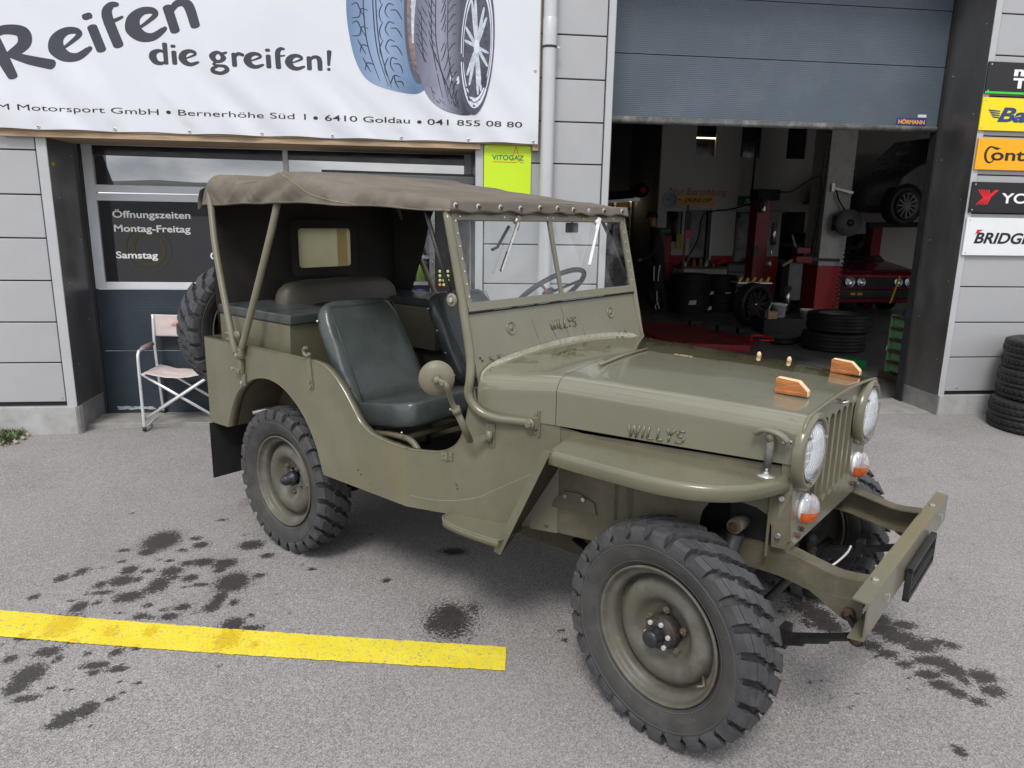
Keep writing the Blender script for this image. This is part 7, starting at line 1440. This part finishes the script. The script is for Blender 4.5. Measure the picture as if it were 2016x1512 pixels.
for a in ((y0, y1, z0, z0 + .012), (y0, y1, z1 - .012, z1), (y0, y0 + .012, z0, z1), (y1 - .012, y1, z0, z1), (y0 + .02, y1 - .02, z0 + .035, z0 + .042), (y0 + .02, y1 - .02, z0 + .055, z0 + .06)): MB().box(2.574, 2.592, a[0], a[1], a[2], a[3]).build('frame_bar', 'black', pf, bevel=.002)
MB().box(2.572, 2.576, y0, y1, z0, z1).build('back', 's_black', pf)
g = MB()
for y in (.0, .07, .14, .21, .28): g.hexb((2.577, y, .50), (1, 0, 0), .006, .004)
g.build('clip', 'zinc', pf)
# mud flaps, tail lamps, far details
for s in (-1, 1):
    g = MB(); g.add([(-.575, s * .715, .545), (-.575, s * .715, .245), (-.575, s * .50, .245), (-.575, s * .50, .545)], [(0, 1, 2, 3)]); g.build('mud_flap', 'rubber_dark', jp, solid=.006)
MB().tube([(-.35, -.60, .62), (-.30, -.45, .64)], .012, 8).build('tail_pipe', 'zinc', jp)
MB().lathe([(0, .012), (.018, .010), (.027, 0), (.02, -.015), (0, -.02)], (1.230, .635, 1.022), (-1, .3, 0), n=20).build('far_mirror', 'steel', jp)
g = MB(); g.tube(cr_spline([(1.60, .10, hood_z(1.6, .1) + .010), (1.54, .26, hood_z(1.54, .26) + .012)], 4), .005, 6); g.bar((1.60, .10, hood_z(1.6, .1)), (1.60, .10, hood_z(1.6, .1) + .012), .012, .012); 
MB().tube([(1.547, -.318, hood_z(1.547, .318) + .007), (1.54, -.14, hood_z(1.54, .14) + .008), (1.536, .046, hood_z(1.536, .046) + .007)], .0055, 8).build('hood_hinge_rod', 'olive_cap', jp)
g = MB(); [g.hexb((1.24, y, hood_z(1.24, y)), (.1, 0, 1), .006, .005) for y in (.30, .345)]; g.build('bolt', 'olive_cap', jp)

# ---- wheels: axis along y, outer face towards -y; origin at the hub
def make_wheel(front):
    wz = part('wheel', jp); g = MB(); n = 84
    half = [(.052, .2215), (.060, .232), (.073, .255), (.0805, .280), (.0815, .300), (.0765, .312), (.0690, .3235), (.0580, .3330), (.0400, .3395), (.020, .3425), (0, .343)]
    prof = [(r_, y) for y, r_ in half] + [(r_, -y) for y, r_ in half[::-1][1:]]
    g.lathe(prof, (0, 0, 0), (0, 1, 0), n=n, ang=80)
    for s in (-1, 1):
        gl_ = MB(); gl_.lathe([(.2365, s * .0635), (.2380, s * .0668), (.2395, s * .0658)], (0, 0, 0), (0, 1, 0), n=n); gl_.build('bead_line', 'rubber_letter', wz); gl_ = MB(); gl_.lathe([(.2905, s * .0815), (.2920, s * .0836), (.2935, s * .0818)], (0, 0, 0), (0, 1, 0), n=n); gl_.build('sidewall_line', 'rubber_letter', wz)
    g.build('sidewall', 'rubber_dusty', wz); g = MB(); g.lathe([(.3130, .0768), (.3245, .0695), (.3340, .0583), (.3405, .0402), (.3435, .020), (.344, 0), (.3435, -.020), (.3405, -.0402), (.3340, -.0583), (.3245, -.0695), (.3130, -.0768)], (0, 0, 0), (0, 1, 0), n=n, ang=80); g.build('tread_base', 'rubber_dark', wz); g = MB(); NL = 27; D = 2 * PI / NL
    for s in (-1, 1):
        for i in range(NL):
            t0 = i * D + (D / 2 if s > 0 else 0); jit = random.uniform(-.004, .004)
            st_ = [(.0822, .3000, .0, .49, .50, .0005), (.0838, .3065, .0, .455, .47, .003), (.0846, .3125, .0, .38, .42, .008), (.0842, .3230, .0, .335, .37, .014), (.0815, .3400, .01, .315, .34, .022), (.0745, .3505, .03, .325, .34, .024), (.0680, .3525, .06, .30, .345, .022), (.0675, .3465, .06, .30, .345, .016), (.0655, .3470, .07, .30, .345, .016), (.0650, .3530, .07, .31, .345, .021), (.0590, .3545, .10, .33, .345, .021), (.0480, .3558, .17, .30, .33, .018), (.0470, .3559, .27, .335, .36, .018), (.0270, .3568, .42, .34, .365, .015), (.0250, .3569, .54, .30, .33, .015), (.0185, .3571, .60, .31, .33, .015), (.0180, .3515, .60, .31, .33, .009), (.0165, .3515, .63, .31, .33, .009), (.0160, .3572, .63, .29, .33, .015), (.0080, .3573, .72, .27, .30, .015), (-.006, .3573, .86, .17, .2, .015)]
            tops = []; 
            for y, r_, c_, hw, hb, dp in st_:
                sg = 1 if s > 0 else 1; a_c = t0 + jit + D * c_ * (1 if s < 0 else -1)
                row = []; jw = .018 * math.sin(i * 12.9898 + y * 901 + s * 3)
                for o_, rr_ in ((-hb, r_ - dp - .004), (-hw + jw, r_), (hw + jw * .7, r_), (hb, r_ - dp - .004)):
                    a = a_c + D * o_; row.append(Vector((rr_ * math.sin(a), s * y, rr_ * math.cos(a))))
                tops.append(row)
            vs = [p for r2 in tops for p in r2]; k = len(tops)
            g.add(vs, [(i2 * 4 + j, i2 * 4 + j + 1, (i2 + 1) * 4 + j + 1, (i2 + 1) * 4 + j) for i2 in range(k - 1) for j in range(3)]); g.add(tops[-1], [(0, 1, 2, 3)])
    for i in range(NL * 2):       # small stone ejectors and sipes between the lugs
        a = i * D / 2 + .02; y = .0135 * (1 if i % 2 else -1); r_ = .3500
        v = [Vector(((r_ + q) * math.sin(a + p), y + w_, (r_ + q) * math.cos(a + p))) for q in (-.008, 0) for p, w_ in ((-.018, -.003), (.018, -.006), (.018, .003), (-.018, .006))]
        g.add(v, [(4, 5, 6, 7), (0, 1, 5, 4), (1, 2, 6, 5), (2, 3, 7, 6), (3, 0, 4, 7)])
    ty = g.build('tyre', 'rubber', wz)
    q = ty.modifiers.new('b', 'BEVEL'); q.width = .0016; q.segments = 1; q.limit_method = 'ANGLE'; q.angle_limit = R(50)
    g = MB()     # rim: flange, well, pressed disc
    g.lathe([(.2150, -.050), (.2215, -.0545), (.2235, -.060), (.2225, -.0655), (.2185, -.067), (.2145, -.063), (.2115, -.054), (.2080, -.046), (.2030, -.0425), (.1965, -.040), (.1905, -.034), (.1875, -.024), (.1865, -.004), (.1850, .004), (.1785, .006)], (0, 0, 0), (0, 1, 0), n=72, ang=60)
    g.lathe([(.1795, .004), (.1740, -.003), (.1705, -.013), (.1660, -.021), (.1570, -.0285), (.1450, -.033), (.1300, -.034), (.1160, -.031), (.1050, -.022), (.0960, -.010), (.0890, -.002), (.0800, .003), (.0520, .004), (.0500, .008)], (0, 0, 0), (0, 1, 0), n=72, ang=60)
    g.lathe([(.2150, .05), (.2235, .06), (.2185, .067), (.2080, .046), (.1905, .034), (.1850, .004)], (0, 0, 0), (0, 1, 0), n=48)
    g.build('rim', 'rimpaint', wz)
    for i in range(5):
        a = R(20 + 72 * i); g = MB(); g.hexb((.0685 * math.cos(a), .003, .0685 * math.sin(a)), (0, -1, 0), .0125, .016); g.lathe([(0, 0), (.006, 0), (.005, .006), (0, .007)], (.0685 * math.cos(a), -.012, .0685 * math.sin(a)), (0, -1, 0), n=8); g.build('wheel_nut', 'rustolive', wz)
    pass
    if front:
        MB().lathe([(0, .01), (.054, .01), (.054, -.030), (.052, -.034), (.0500, -.035), (.050, -.046), (.047, -.049), (0, -.049)], (0, 0, 0), (0, 1, 0), n=36).build('drive_flange', 'hubrust', wz)
        for i in range(6): a = R(60 * i + 12); MB().hexb((.0415 * math.cos(a), -.049, .0415 * math.sin(a)), (0, -1, 0), .0082, .008).build('flange_bolt', 'boltpaint', wz)
        MB().lathe([(0, .01), (.0285, .01), (.0285, -.085), (.0265, -.091), (.0200, -.095), (0, -.096)], (0, 0, 0), (0, 1, 0), n=28).build('hub_cap', 'hubblack', wz)
    else:
        MB().lathe([(0, .01), (.036, .01), (.036, -.018), (.030, -.024), (.027, -.026), (.026, -.052), (.022, -.058), (.016, -.060), (.014, -.068), (0, -.069)], (0, 0, 0), (0, 1, 0), n=30).build('hub_cap', 'hubblack', wz)
    MB().tube([(.172 * math.cos(R(-28)), -.018, .172 * math.sin(R(-28))), (.196 * math.cos(R(-26)), -.050, .196 * math.sin(R(-26))), (.185 * math.cos(R(-30)), -.060, .185 * math.sin(R(-30)))], .0042, 8).build('valve', 'olive_cap', wz)
    g = MB()
    def arcword(word, r_, a0, h_, up=True):
        step = h_ * .95 / r_
        for i, c in enumerate(word):
            if c == ' ': continue
            a = R(a0) - (i * step if up else -i * step); p = Vector((r_ * math.cos(a), -.0818, r_ * math.sin(a))); yv = Vector((math.cos(a), -.10 if r_ > .29 else .10, math.sin(a))) * (1 if up else -1); xv = Vector((math.sin(a), 0, -math.cos(a))) * (1 if up else -1)
            yv.normalize(); zv = xv.cross(yv); text_into(g, c, frame(p, xv, yv, zv), height=h_, extrude=.0007)
    arcword('6.00-16', .262, 160, .013); arcword('6PR', .262, 118, .010); arcword('MALOYA', .262, -65, .014, False); arcword('MALOYA', .262, 30, .010)
    g.v = [(x, -(.0615 + (.0805 - .0615) * max(0, min(1, (math.hypot(x, z) - .235) / .045)) ** .75) - .0012 - (abs(y) - .0818) * .5, z) for x, y, z in g.v]; g.build('tyre_lettering', 'rubber_letter', wz)
    return wz
wf = make_wheel(True); ST_ = -.1524
rot = Matrix.Rotation(ST_, 4, 'Z')
def place(w_, x, y, rz, spin): w_.location = (x, y, TR); w_.rotation_euler = (0, 0, rz); w_.rotation_mode = 'XYZ'; w_.rotation_euler = (Matrix.Rotation(rz, 4, 'Z') @ Matrix.Rotation(spin, 4, 'Y')).to_euler()
place(wf, 2.032 + .010 * math.sin(ST_), -.613, ST_, R(0))
w2 = copy_tree(wf, jp); place(w2, 2.032, .613, ST_ + PI, R(50))
wr = make_wheel(False); place(wr, 0, -.605, 0, R(-35)); w4 = copy_tree(wr, jp); place(w4, 0, .605, PI, R(10))
w5 = copy_tree(wr, jp); w5.location = (-.735, -.385, 1.0); w5.rotation_euler = (0, 0, R(90)); w5.rotation_euler = (Matrix.Rotation(R(-90), 4, 'Z') @ Matrix.Rotation(R(20), 4, 'Y')).to_euler(); w5.name = 'spare_wheel'
MB().box(-.66, -.59, -.45, -.30, .90, 1.0).build('spare_carrier', 'olive', jp)

# ================================================================ wooden blocks lying on the bonnet (things of their own, parented to nothing)
JM = Matrix.Translation((0, -1.6967, 0)) @ Matrix.Rotation(R(-46.546), 4, 'Z')
def block(x, y, yaw, lab):
    z = hood_z(x, y) + .0035; t = thing('wooden_block', lab, 'wooden block', (0, 0, 0), group='wooden blocks on the bonnet'); t.matrix_world = JM @ Matrix.Translation((x, y, z)) @ Matrix.Rotation(yaw, 4, 'Z')
    P = [(-.050, 0), (.053, 0), (.053, .018), (.022, .047), (-.044, .052), (-.050, .047)]
    MB().poly([(a, -.0125, b) for a, b in P], (0, .025, 0)).build('block', 'wood_pale', t, bevel=.0015)
    P2 = [(-.0495, .0005), (.0515, .0005), (.0500, .0155), (.0205, .0440), (-.0435, .0500), (-.0495, .046)]
    for y_ in (-.0129, .0129): MB().poly([(a, y_, b) for a, b in P2]).build('stained_face', 'wood', t)
    return t
block(2.205, -.205, R(4), 'stained wooden block nearest the near headlamp on the bonnet'); block(2.222, .318, R(2), 'wooden block on the far side of the bonnet near the far headlamp')
for x, y, lab in ((1.862, .395, 'small pale wooden peg on the far bonnet edge, nearer the windscreen'), (1.985, .398, 'small pale wooden peg on the far bonnet edge, nearer the headlamps')):
    t = MB().lathe([(0, 0), (.0095, 0), (.0085, .016), (.005, .024), (0, .025)], n=14).build('wooden_peg', 'wood_pale'); tag(t, lab, 'wooden peg', 'wooden pegs on the bonnet'); t.matrix_world = JM @ Matrix.Translation((x, y, hood_z(x, y) - .003))
